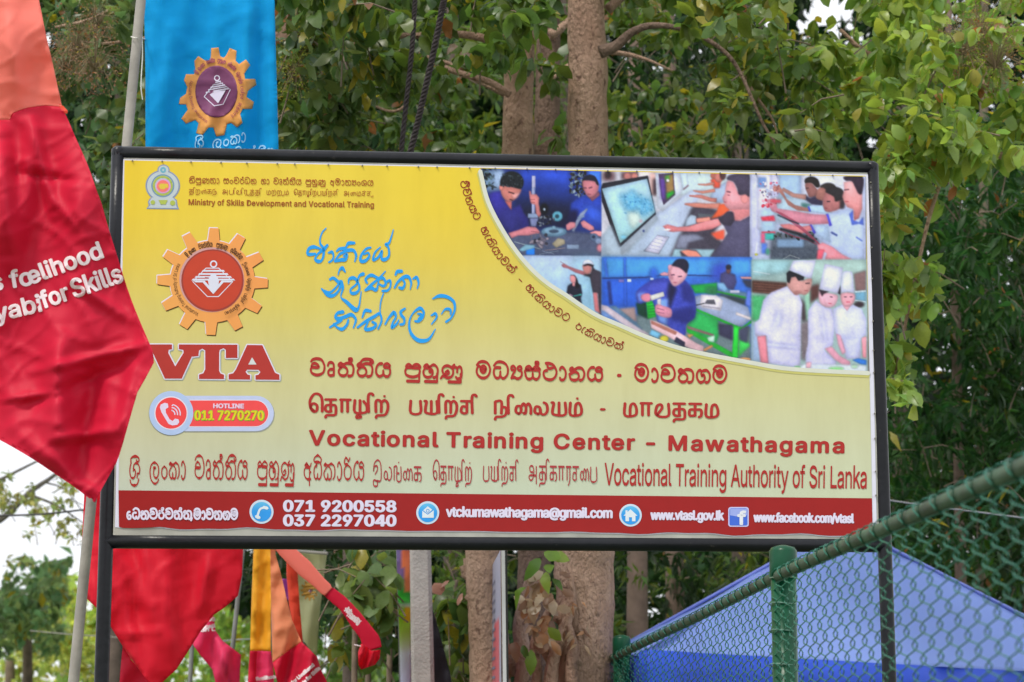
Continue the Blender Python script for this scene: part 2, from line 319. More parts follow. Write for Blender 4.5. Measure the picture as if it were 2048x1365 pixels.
# Tamil (x-height 100)
G('t_e', 0, 110, 0, 1, 1, [(38,-5),(8,-35),(30,-65),(62,-50),(60,-10),(35,0),(10,-30),(5,-90),(40,-140),(85,-135),(105,-90),(105,0)])
G('t_ta', 0, 110, 0, 1, 1, [(5,-98),(98,-98)], [(52,-98),(52,-5)], [(52,-55),(15,-50),(8,-15),(35,0),(60,-5)], [(52,-55),(90,-50),(95,-5),(85,25),(20,28),(8,48)])
G('t_aa', 0, 105, 0, 1, 1, [(5,-98),(95,-98)], [(20,-98),(20,0)], [(68,-98),(68,0)])
G('t_zh', 0, 120, 0, 1, 1, [(10,-98),(10,0),(100,0),(108,-50),(80,-90)], [(52,-98),(52,0)], [(62,0),(30,25),(25,45),(60,40),(45,20)])
G('t_i', 25, 0, 0, 1, 1, [(15,0),(12,-130),(38,-150),(55,-135)]); GL['t_i'] = (28, GL['t_i'][1])
G('t_rr', 0, 125, 0, 1, 1, [(8,0),(8,-85),(32,-98),(52,-75),(52,0)], [(52,-75),(78,-98),(105,-75),(105,-20),(80,20),(20,25),(8,45)])
G('t_dot', 0, 0, 0, 1, 1, [(-62,-128),(-58,-132)])
G('t_pa', 0, 115, 0, 1, 1, [(12,-98),(12,0),(98,0),(98,-98)])
G('t_ya', 0, 135, 0, 1, 1, [(5,-95),(25,-90),(15,-35),(25,0),(118,0),(118,-98)], [(68,-98),(68,0)])
G('t_ca', 0, 105, 0, 1, 1, [(5,-98),(98,-98)], [(60,-98),(60,-5)], [(60,-50),(20,-55),(8,-15),(35,0),(60,-5)])
G('t_na', 0, 115, 0, 1, 1, [(10,-98),(10,0)], [(10,-98),(60,-98),(60,0)], [(60,-55),(98,-48),(98,0),(70,22),(20,25),(8,48)])
G('t_ai', 0, 140, 0, 1, 1, [(35,0),(8,-20),(15,-60),(45,-60),(50,-20),(30,0)], [(48,-50),(70,-85),(90,-55),(85,-5),(68,-10)], [(88,-60),(112,-85),(130,-50),(130,0)])
G('t_la', 0, 125, 0, 1, 1, [(35,0),(8,-20),(18,-60),(48,-55),(55,-20),(35,0)], [(50,-40),(62,-5),(90,0),(112,-30),(105,-80),(80,-95)])
G('t_ma', 0, 115, 0, 1, 1, [(12,-98),(12,0),(90,0),(103,-45),(85,-92),(60,-85),(52,-50),(52,0)])
G('t_va', 0, 125, 0, 1, 1, [(22,0),(5,-20),(15,-75),(45,-90),(55,-60),(20,0),(105,0),(105,-98)])
G('t_ka', 0, 115, 0, 1, 1, [(5,-98),(102,-98)], [(52,-98),(52,0)], [(52,-52),(12,-50),(10,-5),(52,-5)], [(52,-52),(98,-50),(100,-5),(80,8)])
G('t_I', 0, 135, 0, 1, 1, [(30,-40),(60,-70),(60,-100),(20,-95),(8,-60),(20,-120),(70,-145),(110,-110),(112,0),(60,10),(10,5),(12,45),(60,45),(60,5)])
G('t_nga', 0, 120, 0, 1, 1, [(10,-98),(10,0)], [(10,-98),(48,-98),(48,0),(105,0),(105,-98)], [(50,-50),(80,-50)])
G('t_a', 0, 140, 0, 1, 1, [(60,-55),(20,-60),(15,-95),(60,-98),(75,-50),(50,0),(12,0),(8,-30),(108,-30)], [(112,-98),(112,30)])
G('t_ra', 0, 85, 0, 1, 1, [(5,-98),(78,-98)], [(18,-98),(18,0)], [(60,-98),(60,0),(38,38)])
G('t_nna', 0, 140, 0, 1, 1, [(35,0),(8,-20),(15,-60),(45,-60),(48,-20),(30,0)], [(48,-50),(70,-85),(90,-55),(88,0)], [(88,-70),(125,-98)], [(110,-95),(125,-50),(122,0)])
G('t_u', 0, 30, 0, 1, 1, [(-20,0),(-10,30),(30,25),(25,-10)])
def glyph_layout(tokens, gap=14):
    x = 0; out = []
    for t in tokens.split():
        adv, st = GL[t]
        if t in ('hal', 'i_long', 'i_short', 'u_sign'):
            dx = {'hal': -55, 'i_long': -12, 'i_short': -12, 'u_sign': -12}[t]
            out += [[(a + x - gap + dx, b) for a, b in s] for s in st]; continue
        out += [[(a + x, b) for a, b in s] for s in st]; x += adv + (gap if adv else 0)
    return x - gap, out
def glyph_line(tokens, x0, x1, y0, y1, xh, hx, hy, sub=4):
    w, st = glyph_layout(tokens); L = []
    for s in st:
        pts = [(x0 + (x1 - x0) * a / w, y0 + (y1 - y0) * a / w - b / 100 * xh) for a, b in s]
        if len(pts) < 2: continue
        L.append(ribbon(catmull(pts, sub), hx, hy))
    return L
def glyph_arc(tokens, path, xh, hx, hy, up=1, sub=3):
    """glyphs set along a pixel path"""
    w, st = glyph_layout(tokens); pp = catmull(path, 12); pp = np.array(pp)
    seg = np.hypot(*np.diff(pp, axis=0).T); cum = np.r_[0, np.cumsum(seg)]; tot = cum[-1]; L = []
    def at(s):
        s = min(max(s, 0), tot - 1e-6); i = int(np.searchsorted(cum, s, side='right') - 1); i = min(i, len(seg) - 1)
        t = (pp[i + 1] - pp[i]) / (seg[i] + 1e-9); return pp[i] + t * (s - cum[i]), t
    for s in st:
        pts = []
        for a, b in catmull(s, sub):
            p, t = at(a / w * tot); n = np.array([t[1], -t[0]]) * up
            pts.append(p + n * b / 100 * xh)
        if len(pts) > 1: L.append(ribbon(pts, hx, hy))
    return L
def latin_arc(body, path, cap):
    v, f = latin_geo(body); w = v[:, 0].max(); pp = np.array(catmull(path, 12)); seg = np.hypot(*np.diff(pp, axis=0).T); cum = np.r_[0, np.cumsum(seg)]; tot = cum[-1]
    out = np.zeros_like(v)
    for i, (a, b) in enumerate(v):
        s = min(a / w * tot, tot - 1e-6); k = min(int(np.searchsorted(cum, s, side='right') - 1), len(seg) - 1); t = (pp[k + 1] - pp[k]) / seg[k]
        p = pp[k] + t * (s - cum[k]); out[i] = p + np.array([t[1], -t[0]]) * b / _cap * cap
    return [(out, f)]
def poly_geo(pts):
    """flat polygon in px triangulated"""
    from mathutils.geometry import tessellate_polygon
    v = [Vector((p[0], p[1], 0)) for p in pts]; tr = tessellate_polygon([v]); return np.array(pts, float), [tuple(t) for t in tr]
def circ(cx, cy, rx, ry=None, n=40, a0=0, a1=2 * math.pi):
    ry = ry or rx; return [(cx + rx * math.cos(a0 + (a1 - a0) * k / n), cy + ry * math.sin(a0 + (a1 - a0) * k / n)) for k in range(n)]
def ring_geo(cx, cy, r0, r1, n=48, a0=0, a1=2 * math.pi, ell=1.0):
    V = []; F = []
    for k in range(n + 1):
        a = a0 + (a1 - a0) * k / n
        for r in (r0, r1): V.append((cx + r * math.cos(a), cy + r * ell * math.sin(a)))
    for k in range(n): F.append((2 * k, 2 * k + 1, 2 * k + 3, 2 * k + 2))
    return np.array(V), F
def gear_pts(cx, cy, r_root, r_tip, n, rot, wr=.30, wt=.17, ell=1.0):
    pts = []
    for k in range(n):
        a = rot + 2 * math.pi * k / n; s = 2 * math.pi / n
        for da, r in ((-wr * s, r_root), (-wt * s, r_tip), (wt * s, r_tip), (wr * s, r_root)):
            pts.append((cx + r * math.cos(a + da), cy + ell * r * math.sin(a + da)))
        pts.append((cx + r_root * math.cos(a + .5 * s), cy + ell * r_root * math.sin(a + .5 * s)))
    return pts
# ------------------------------------------------------------------ the six pictures printed on the board, painted in photo pixels
CW, CH, COX, COY = 812, 432, 940, 328
canvas = np.zeros((CH, CW, 3)) + .5
_T = [0, 0, 1.0]
def setT(ox, oy, f): _T[:] = [ox, oy, f]
def blur(a, r):
    if r < .3: return a
    k = int(math.ceil(r * 2)); x = np.arange(-k, k + 1); w = np.exp(-x * x / (2 * r * r)); w /= w.sum()
    a = np.apply_along_axis(lambda m: np.convolve(np.pad(m, k, mode='edge'), w, 'valid'), 0, a)
    return np.apply_along_axis(lambda m: np.convolve(np.pad(m, k, mode='edge'), w, 'valid'), 1, a)
def pg(pts, col, f=.6, col2=None, nz=0, spl=False, ax='y', op=1.0):
    p = np.array([(_T[0] + a / _T[2] - COX, _T[1] + b / _T[2] - COY) for a, b in pts])
    if spl:
        n = len(p); q = []
        for i in range(n):
            a, b, c, d = p[(i - 1) % n], p[i], p[(i + 1) % n], p[(i + 2) % n]
            for t in (0, .25, .5, .75): q.append(.5 * (2 * b + (c - a) * t + (2 * a - 5 * b + 4 * c - d) * t * t + (3 * b - a - 3 * c + d) * t ** 3))
        p = np.array(q)
    m = int(3 * f) + 2; x0 = max(int(p[:, 0].min()) - m, 0); x1 = min(int(p[:, 0].max()) + m + 1, CW); y0 = max(int(p[:, 1].min()) - m, 0); y1 = min(int(p[:, 1].max()) + m + 1, CH)
    if x1 <= x0 or y1 <= y0: return
    xs = np.arange(x0 * 2, x1 * 2) / 2 + .25; ys = np.arange(y0 * 2, y1 * 2) / 2 + .25; X, Y = np.meshgrid(xs, ys); ins = np.zeros(X.shape, bool)
    n = len(p); j = n - 1
    for i in range(n):
        yi, yj, xi, xj = p[i, 1], p[j, 1], p[i, 0], p[j, 0]
        if yi != yj: ins ^= ((yi > Y) != (yj > Y)) & (X < (xj - xi) * (Y - yi) / (yj - yi) + xi)
        j = i
    mk = ins.astype(float); mk = .25 * (mk[::2, ::2] + mk[1::2, ::2] + mk[::2, 1::2] + mk[1::2, 1::2]); raw = mk; mk = blur(mk, f)[..., None] * op
    c = np.zeros(mk.shape[:2] + (3,)) + np.array(col) / 255.
    sz = min(np.ptp(p[:, 0]), np.ptp(p[:, 1])); form = None
    if 5 < sz < 150: br = blur(raw, min(sz * .14, 7)); form = (.74 + .36 * np.clip(br, 0, 1))[..., None]
    if col2 is not None:
        t = (np.arange(y0, y1) - p[:, 1].min()) / max(np.ptp(p[:, 1]), 1) if ax == 'y' else (np.arange(x0, x1) - p[:, 0].min()) / max(np.ptp(p[:, 0]), 1)
        t = np.clip(t, 0, 1); t = t[:, None, None] if ax == 'y' else t[None, :, None]; c = c * (1 - t) + np.array(col2) / 255. * t
    if form is not None:
        gy = np.linspace(1.05, .93, c.shape[0])[:, None, None]; c = np.clip(c * form * gy, 0, 1)
    if nz:
        z = blur(RNG.normal(size=mk.shape[:2]), 1.0) * 3 + blur(RNG.normal(size=mk.shape[:2]), 2.5) * 6; c = c + (z * nz / 255 * .22)[..., None]
    canvas[y0:y1, x0:x1] = canvas[y0:y1, x0:x1] * (1 - mk) + c * mk
def el(cx, cy, rx, ry, col, f=.6, rot=0, **k):
    a = math.radians(rot); pg([(cx + rx * math.cos(t) * math.cos(a) - ry * math.sin(t) * math.sin(a), cy + rx * math.cos(t) * math.sin(a) + ry * math.sin(t) * math.cos(a)) for t in np.linspace(0, 6.283, 24, endpoint=False)], col, f, **k)
def ln(pts, w, col, f=.4, **k):
    """a band of full width w (or a width per point) along a path"""
    pts = [np.array(p, float) for p in pts]; L = []; R = []
    for i, p in enumerate(pts):
        t = pts[min(i + 1, len(pts) - 1)] - pts[max(i - 1, 0)]; t = t / (np.hypot(*t) + 1e-9); n = np.array([-t[1], t[0]]) * ((w[i] if isinstance(w, (list, tuple)) else w) / 2)
        L.append(p + n); R.append(p - n)
    pg(L + R[::-1], col, f, **k)
def rc(x0, y0, x1, y1, col, f=.5, **k): pg([(x0, y0), (x1, y0), (x1, y1), (x0, y1)], col, f, **k)
def clutter(x0, y0, x1, y1, n, cols, s=(8, 30), f=.5, seed=1):
    r = random.Random(seed)
    for _ in range(n):
        x, y = r.uniform(x0, x1), r.uniform(y0, y1); a, b = r.uniform(*s), r.uniform(*s) * .6
        el(x, y, a, b, r.choice(cols), f, rot=r.uniform(0, 180))
SK, SKD, SKL = (205, 130, 125), (150, 85, 85), (235, 175, 165)
# 1: two trainees in blue overalls at a workbench
setT(940, 330, 7.185)
rc(100, 40, 1910, 1310, (40, 60, 150), 1)
rc(700, 60, 1450, 700, (45, 85, 225), 8, col2=(30, 50, 130)); rc(650, 250, 950, 800, (25, 35, 90), 20, op=.7); rc(1000, 320, 1320, 700, (25, 40, 100), 18, op=.75)
rc(120, 60, 480, 400, (110, 140, 180), 6); clutter(150, 60, 350, 340, 40, [(30, 40, 50), (60, 80, 90), (90, 120, 130), (20, 25, 30)], (15, 45), seed=2)
rc(340, 70, 480, 330, (150, 175, 215), 5, nz=20); rc(1700, 70, 1910, 400, (60, 120, 245), 4)
clutter(1440, 90, 1660, 460, 70, [(40, 40, 50), (90, 110, 130), (130, 150, 175), (60, 50, 50), (25, 30, 35)], (10, 40), seed=3)
rc(700, 560, 1500, 900, (25, 30, 60), 12, nz=12)
pg([(560, 1000), (900, 960), (1500, 960), (1910, 1000), (1910, 1320), (560, 1320)], (80, 90, 125), 3, nz=10)
pg([(250, 450), (330, 395), (440, 380), (480, 500), (600, 640), (680, 600), (720, 560), (780, 700), (850, 780), (860, 1000), (600, 1020), (450, 900), (330, 650)], (60, 55, 180), 2, col2=(40, 40, 120), nz=6)
pg([(430, 640), (700, 660), (720, 900), (600, 960), (480, 880)], (50, 50, 140), 6)
pg([(500, 520), (605, 530), (600, 660), (560, 610)], (185, 100, 100), 1)
pg([(440, 330), (470, 300), (720, 340), (730, 400), (680, 440), (650, 500), (590, 535), (520, 520), (460, 440)], (195, 120, 115), 1.2, spl=True)
el(450, 330, 28, 40, (215, 130, 125), 1); pg([(600, 420), (730, 400), (690, 470), (650, 500), (610, 470)], (215, 150, 150), 2); ln([(555, 395), (600, 405), (640, 420)], 14, (60, 35, 45), .8); ln([(570, 500), (620, 515)], 14, (70, 40, 50), .8)
pg([(440, 310), (440, 220), (500, 130), (600, 95), (720, 140), (775, 230), (760, 320), (720, 350), (600, 320), (520, 310), (480, 300)], (30, 38, 45), 1, spl=True); clutter(460, 130, 750, 320, 50, [(20, 25, 30), (50, 62, 72), (70, 85, 95)], (8, 18), seed=4)
rc(890, 160, 945, 340, (165, 165, 205), .6); rc(888, 330, 942, 760, (120, 135, 190), .6, nz=10); rc(900, 170, 915, 740, (190, 195, 230), .5)
rc(835, 705, 985, 770, (130, 150, 190), 1); pg([(860, 770), (990, 770), (950, 890), (880, 890)], (120, 130, 180), 1, nz=10)
pg([(860, 480), (850, 380), (875, 375), (890, 430), (960, 425), (1000, 480), (990, 560), (1030, 700), (1000, 770), (950, 700), (940, 580), (880, 560)], (205, 125, 130), 1); ln([(862, 500), (935, 505)], 8, (150, 80, 90), .5); ln([(866, 540), (935, 545)], 8, (150, 80, 90), .5)
pg([(550, 985), (700, 940), (830, 890), (950, 900), (1005, 960), (1000, 990), (920, 1000), (840, 1020), (700, 1020), (600, 1060)], (205, 125, 140), 1); ln([(880, 960), (1000, 975)], 8, (150, 80, 100), .5)
el(1210, 965, 185, 75, (95, 135, 170), 1); el(1210, 955, 150, 55, (120, 160, 195), 1); el(1210, 960, 70, 25, (60, 80, 110), 1); el(1210, 905, 30, 25, (120, 160, 190), 1)
el(1260, 745, 75, 75, (90, 165, 195), 1); el(1255, 745, 30, 30, (40, 70, 90), 1); clutter(980, 720, 1220, 880, 25, [(30, 30, 40), (110, 120, 140), (60, 65, 85)], (10, 30), seed=5); el(1070, 640, 60, 80, (15, 18, 30), 2); el(1072, 645, 18, 20, (170, 190, 215), 1)
pg([(1180, 1140), (1270, 1055), (1365, 1080), (1370, 1140), (1240, 1200)], (165, 155, 135), 1); clutter(860, 1010, 1160, 1180, 24, [(110, 105, 130), (150, 140, 160), (60, 60, 80)], (15, 45), seed=6)
rc(1395, 1150, 1570, 1215, (125, 145, 180), 1, nz=8); ln([(1080, 1235), (1370, 1200)], 10, (170, 150, 160)); ln([(1000, 1290), (1280, 1240)], 8, (150, 170, 200)); ln([(1040, 1240), (1220, 1290)], 8, (150, 165, 200))
rc(810, 1190, 935, 1300, (30, 130, 250), 1); ln([(640, 1110), (1020, 1215)], 12, (170, 190, 210)); pg([(700, 1230), (800, 1150), (940, 1160), (930, 1200), (760, 1250)], (120, 170, 200), 1)
pg([(1450, 560), (1560, 480), (1660, 430), (1740, 500), (1880, 400), (1910, 450), (1910, 930), (1800, 920), (1600, 800), (1500, 820), (1440, 700)], (40, 70, 190), 1.5, col2=(45, 75, 200), nz=8)
pg([(1430, 660), (1560, 650), (1560, 850), (1250, 900), (1230, 860), (1400, 800)], (25, 25, 75), 4); pg([(1620, 560), (1900, 640), (1910, 900), (1700, 780)], (50, 90, 215), 4)
pg([(1615, 250), (1640, 220), (1800, 230), (1855, 290), (1840, 390), (1780, 470), (1720, 480), (1670, 430), (1635, 350)], (195, 120, 135), 1.2, spl=True); ln([(1640, 335), (1680, 340)], 14, (80, 45, 70), .8); ln([(1710, 340), (1760, 325)], 14, (80, 45, 70), .8); ln([(1690, 425), (1740, 430)], 10, (130, 60, 80), .8)
pg([(1610, 250), (1640, 180), (1720, 145), (1800, 170), (1845, 250), (1850, 300), (1820, 280), (1790, 240), (1650, 225)], (35, 35, 55), 1, spl=True); pg([(1720, 480), (1790, 450), (1850, 380), (1870, 440), (1760, 530)], (150, 90, 110), 1)
ln([(1480, 960), (1560, 800), (1610, 720), (1690, 635)], [40, 50, 60, 20], (150, 165, 205), 1); ln([(1550, 770), (1650, 740)], 30, (120, 140, 180), 1)
pg([(1380, 870), (1440, 825), (1520, 830), (1520, 900), (1420, 950), (1390, 940)], (200, 125, 140), 1); pg([(1590, 830), (1640, 800), (1780, 890), (1790, 940), (1720, 950), (1620, 900)], (215, 135, 150), 1); pg([(1720, 980), (1800, 950), (1900, 960), (1900, 1030), (1800, 1030)], (225, 140, 150), 1)
el(1790, 1050, 70, 60, (90, 110, 150), 1, rot=30); el(1850, 1100, 50, 45, (120, 140, 180), 1); el(1780, 1040, 25, 22, (40, 50, 80), 1); el(1870, 1200, 45, 60, (200, 120, 140), 2)
# 2: a row of people at computers
setT(1190, 330, 6.4)
rc(85, 70, 2005, 1210, (205, 205, 225), 1); rc(100, 90, 260, 210, (110, 80, 90), 4); rc(340, 95, 550, 190, (100, 70, 80), 3); el(420, 150, 50, 50, (190, 120, 120), 2); el(510, 150, 45, 45, (200, 125, 120), 2); el(170, 130, 40, 50, (60, 45, 55), 2)
rc(560, 90, 760, 160, (225, 215, 225), 3); rc(700, 110, 800, 390, (215, 175, 175), 3); rc(745, 180, 800, 390, (60, 45, 60), 3)
rc(1060, 100, 1700, 400, (185, 205, 220), 4)
pg([(400, 800), (900, 560), (1230, 330), (1420, 330), (1330, 430), (1250, 600), (1150, 800), (960, 1190), (90, 1190), (90, 900)], (178, 190, 225), 2, col2=(165, 185, 215))
pg([(775, 110), (1090, 100), (1130, 330), (1080, 400), (870, 600), (800, 560)], (200, 210, 235), 1); pg([(815, 120), (1005, 105), (1030, 390), (880, 520), (850, 400)], (90, 70, 110), .8); pg([(890, 150), (1000, 125), (1015, 360), (920, 450), (910, 300)], (165, 130, 80), 1); pg([(910, 370), (1015, 330), (1020, 370), (920, 450)], (40, 180, 60), 2); pg([(895, 150), (960, 130), (950, 210), (900, 230)], (60, 170, 60), 3); el(935, 205, 20, 20, (235, 225, 240), .8); pg([(830, 180), (895, 170), (900, 440), (860, 470)], (110, 70, 190), 4)
pg([(1090, 110), (1180, 110), (1200, 260), (1130, 330)], (190, 210, 235), 1); ln([(1135, 320), (1200, 265)], 14, (140, 90, 110), 1)
pg([(80, 300), (100, 240), (680, 140), (785, 640), (330, 1060), (300, 1070), (90, 470)], (45, 45, 60), .7); pg([(90, 310), (670, 182), (775, 610), (325, 1010)], (165, 200, 232), .7, col2=(170, 225, 240))
pg([(300, 380), (420, 370), (490, 290), (520, 370), (600, 400), (740, 460), (770, 600), (600, 680), (560, 560), (480, 640), (400, 600), (340, 480)], (95, 175, 225), 5, nz=30, op=.9); clutter(360, 380, 740, 640, 60, [(60, 140, 205), (150, 205, 235), (90, 170, 215)], (6, 18), .8, seed=8)
pg([(420, 600), (560, 620), (590, 720), (490, 830), (430, 740)], (195, 215, 215), 4); el(590, 725, 20, 15, (225, 160, 190), 2); el(370, 930, 40, 25, (110, 190, 235), 3)
pg([(200, 760), (330, 1065), (790, 645), (820, 700), (380, 1180), (130, 1180), (110, 900)], (170, 190, 215), 3); pg([(330, 1070), (785, 650), (805, 700), (420, 1100), (340, 1160)], (175, 190, 215), 1.5); el(625, 850, 14, 16, (60, 80, 150), .8)
pg([(620, 1110), (800, 900), (960, 925), (820, 1150)], (150, 165, 200), .6); pg([(640, 1105), (800, 905), (945, 930), (815, 1140)], (205, 205, 240), .6)
for i in range(1, 6): ln([(640 + i * 32, 1105 - i * 40), (800 + i * 25, 1140 - i * 40)], 4, (175, 180, 220), .4)
pg([(1240, 560), (1300, 500), (1600, 590), (1660, 700), (1500, 900), (1650, 1000), (1650, 1190), (960, 1190), (1100, 900)], (75, 70, 90), 3, nz=10)
pg([(1180, 690), (1230, 640), (1300, 660), (1300, 760), (1150, 800)], (165, 185, 215), 1); pg([(1310, 620), (1540, 640), (1560, 680), (1330, 690)], (90, 95, 110), 1); pg([(1080, 900), (1300, 890), (1420, 950), (1200, 1000), (1180, 1080), (1030, 1080)], (130, 135, 165), 2)
pg([(1470, 420), (1530, 300), (1700, 210), (1700, 480), (1560, 500)], (165, 185, 225), 1.5); pg([(1480, 200), (1540, 160), (1620, 180), (1600, 300), (1530, 300)], (235, 95, 75), 1.5); el(1520, 140, 40, 45, (190, 110, 100), 1); el(1590, 160, 60, 70, (205, 125, 120), 1); el(1640, 140, 40, 60, (90, 60, 65), 1.5)
ln([(1320, 255), (1420, 260), (1530, 240)], [14, 26, 40], (200, 130, 120), .8); ln([(1260, 335), (1380, 355), (1540, 330)], [16, 34, 44], (200, 130, 120), .8); ln([(1210, 400), (1360, 410), (1480, 450), (1560, 460)], [20, 45, 50, 55], (200, 125, 120), .8); ln([(1150, 505), (1280, 520), (1440, 530), (1610, 530)], [20, 60, 62, 75], (205, 130, 120), 1)
pg([(1600, 510), (1660, 500), (1740, 580), (1680, 640), (1560, 680), (1480, 700), (1560, 600)], (245, 100, 60), 1.5); pg([(1480, 880), (1660, 830), (1660, 960), (1560, 960)], (240, 90, 65), 2); ln([(1300, 720), (1480, 700)], 60, (235, 140, 130), 1.5)
pg([(1480, 1190), (1620, 1000), (1700, 880), (1650, 780), (1590, 700), (1700, 600), (1780, 600), (1800, 690), (1860, 720), (1990, 650), (2000, 1200)], (92, 88, 125), 1.2, nz=6); pg([(1590, 700), (1690, 610), (1770, 600), (1800, 700), (1740, 790), (1640, 770)], (68, 62, 85), 1.5)
pg([(870, 790), (930, 765), (1060, 800), (1200, 790), (1400, 730), (1580, 690), (1620, 770), (1500, 830), (1300, 860), (1100, 855), (1000, 865), (930, 850), (900, 820)], (235, 150, 160), .9, col2=(215, 125, 135)); pg([(860, 840), (930, 820), (980, 830), (940, 850)], (225, 225, 245), .6)
pg([(1700, 560), (1990, 480), (1990, 650), (1860, 720), (1790, 720), (1780, 620)], (228, 140, 150), 1.5)
pg([(1700, 210), (1780, 230), (1830, 340), (1900, 380), (1990, 390), (1990, 560), (1900, 570), (1780, 575), (1720, 570), (1670, 530), (1650, 470), (1635, 430), (1665, 370), (1675, 300)], (228, 155, 170), 1.2, spl=True); el(1920, 440, 50, 60, (235, 150, 155), 1.5); ln([(1690, 345), (1740, 355)], 14, (90, 55, 80), 1); ln([(1700, 390), (1730, 395)], 9, (140, 80, 100), .8); ln([(1650, 480), (1690, 485)], 10, (180, 80, 100), 1)
pg([(1690, 190), (1740, 130), (1980, 125), (1985, 400), (1930, 380), (1880, 390), (1840, 380), (1820, 300), (1770, 220)], (80, 72, 100), 1.2, spl=True, nz=10); pg([(1090, 1100), (1190, 1090), (1310, 1110), (1380, 1190), (1200, 1190)], (235, 140, 125), 1.2); pg([(1020, 1080), (1540, 1085), (1470, 1190), (1380, 1190), (1300, 1100), (1190, 1085), (1090, 1110), (1120, 1190), (980, 1190)], (160, 205, 225), 1.5, op=.8)
# 3: trainees wiring a panel
setT(1490, 340, 7.185)
rc(75, 60, 1740, 1305, (185, 195, 235), 1); rc(480, 60, 800, 420, (160, 190, 230), 3); rc(820, 60, 1500, 400, (205, 210, 238), 3); ln([(795, 60), (800, 400)], 14, (150, 175, 225), 1)
rc(85, 60, 215, 1220, (190, 195, 238), 2); rc(185, 60, 385, 860, (205, 205, 240), 2); rc(190, 110, 310, 260, (110, 145, 210), 2); rc(380, 60, 480, 400, (190, 190, 230), 3, nz=20)
clutter(215, 180, 480, 420, 40, [(230, 225, 245), (150, 130, 170), (90, 90, 120), (220, 100, 130), (170, 190, 230)], (8, 28), seed=11); rc(230, 560, 440, 900, (165, 195, 230), 4)
rc(450, 400, 900, 760, (165, 190, 215), 4); pg([(810, 480), (960, 500), (930, 560), (820, 540)], (70, 120, 120), 2)
rc(370, 900, 1060, 1300, (90, 100, 120), 4, nz=20); rc(460, 1000, 850, 1130, (120, 150, 190), 2, nz=6); rc(380, 1130, 1040, 1300, (75, 85, 105), 3, nz=22); clutter(340, 900, 1040, 1000, 30, [(40, 45, 45), (80, 95, 95), (60, 70, 80)], (12, 35), seed=12)
pg([(870, 130), (960, 100), (1050, 140), (1080, 240), (1030, 260), (960, 200), (870, 200)], (45, 40, 40), 1, spl=True); pg([(870, 200), (960, 195), (1010, 250), (1050, 300), (1030, 380), (930, 400), (900, 340), (875, 280)], (150, 100, 100), 1, spl=True); ln([(880, 270), (920, 265)], 12, (60, 40, 45), .7)
pg([(870, 360), (930, 410), (1020, 380), (1130, 450), (1120, 520), (960, 500), (870, 430)], (60, 55, 85), 1.5); ln([(540, 280), (700, 370), (880, 400)], [50, 60, 75], (185, 135, 130), 1)
pg([(1080, 240), (1180, 190), (1290, 220), (1330, 330), (1200, 320), (1130, 300)], (55, 50, 50), 1.2, spl=True); pg([(1050, 280), (1130, 260), (1180, 330), (1150, 440), (1080, 440), (1020, 400)], (165, 110, 105), 1.2, spl=True)
pg([(400, 240), (500, 240), (540, 290), (600, 420), (720, 510), (930, 560), (930, 605), (760, 590), (620, 510), (560, 400), (480, 310), (420, 320)], (205, 140, 135), .9); clutter(400, 230, 500, 320, 10, [(205, 140, 140), (160, 95, 100)], (10, 25), seed=13)
pg([(900, 520), (1130, 515), (1170, 600), (1280, 620), (1200, 640), (930, 605)], (170, 200, 235), 1); ln([(915, 530), (940, 605)], 24, (70, 80, 215), .8)
pg([(1120, 480), (1150, 350), (1230, 290), (1380, 400), (1420, 480), (1370, 560), (1240, 610), (1160, 600), (1130, 540)], (190, 120, 125), 1.2, spl=True); ln([(1180, 460), (1230, 460)], 14, (60, 45, 60), .8); ln([(1150, 550), (1190, 560)], 10, (150, 60, 80), .8)
pg([(1160, 320), (1230, 260), (1340, 255), (1420, 310), (1440, 420), (1380, 440), (1300, 460), (1280, 390)], (55, 52, 58), 1.2, spl=True); pg([(1370, 430), (1450, 430), (1430, 560), (1370, 570)], (60, 50, 60), 2)
pg([(1340, 600), (1550, 560), (1600, 700), (1720, 680), (1720, 1300), (1560, 1300), (1350, 1200), (1200, 1100), (1000, 960), (980, 790), (1220, 790), (1160, 640)], (178, 195, 240), 1.5, nz=3); pg([(980, 790), (1200, 800), (1240, 1060), (1040, 960)], (170, 195, 235), 2)
ln([(1180, 640), (1235, 810)], 40, (80, 75, 225), 1); ln([(940, 790), (1010, 920)], 36, (80, 75, 215), 1); pg([(1500, 640), (1560, 580), (1560, 720), (1640, 760), (1700, 680), (1710, 800), (1640, 780), (1540, 800)], (90, 120, 240), 1.2)
pg([(300, 430), (440, 420), (470, 560), (760, 600), (960, 640), (1170, 650), (1210, 780), (980, 790), (740, 770), (620, 710), (500, 640), (390, 600)], (228, 150, 180), 1, col2=(215, 135, 160)); clutter(240, 430, 460, 560, 16, [(240, 130, 150), (215, 60, 90), (235, 170, 190)], (12, 40), seed=14)
pg([(230, 680), (420, 660), (440, 740), (250, 740)], (220, 60, 90), 1.5, nz=20); rc(380, 430, 520, 480, (205, 80, 100), 2); pg([(500, 790), (640, 780), (820, 820), (940, 800), (970, 870), (820, 920), (560, 850)], (210, 125, 135), 1)
for o in (0, 30, 62): ln([(450 + o, 600 + o * .3), (640 + o, 730), (840 + o * .6, 880), (960, 990 - o * .6), (1090, 1090)], 13, (225, 95, 135), .6)
ln([(490, 860), (700, 960), (900, 1010), (1040, 1080)], 12, (215, 80, 120), .6); ln([(500, 850), (760, 920), (1000, 1040)], 40, (40, 45, 55), 1.5); ln([(470, 650), (640, 730), (780, 780)], 20, (60, 60, 85), 1)
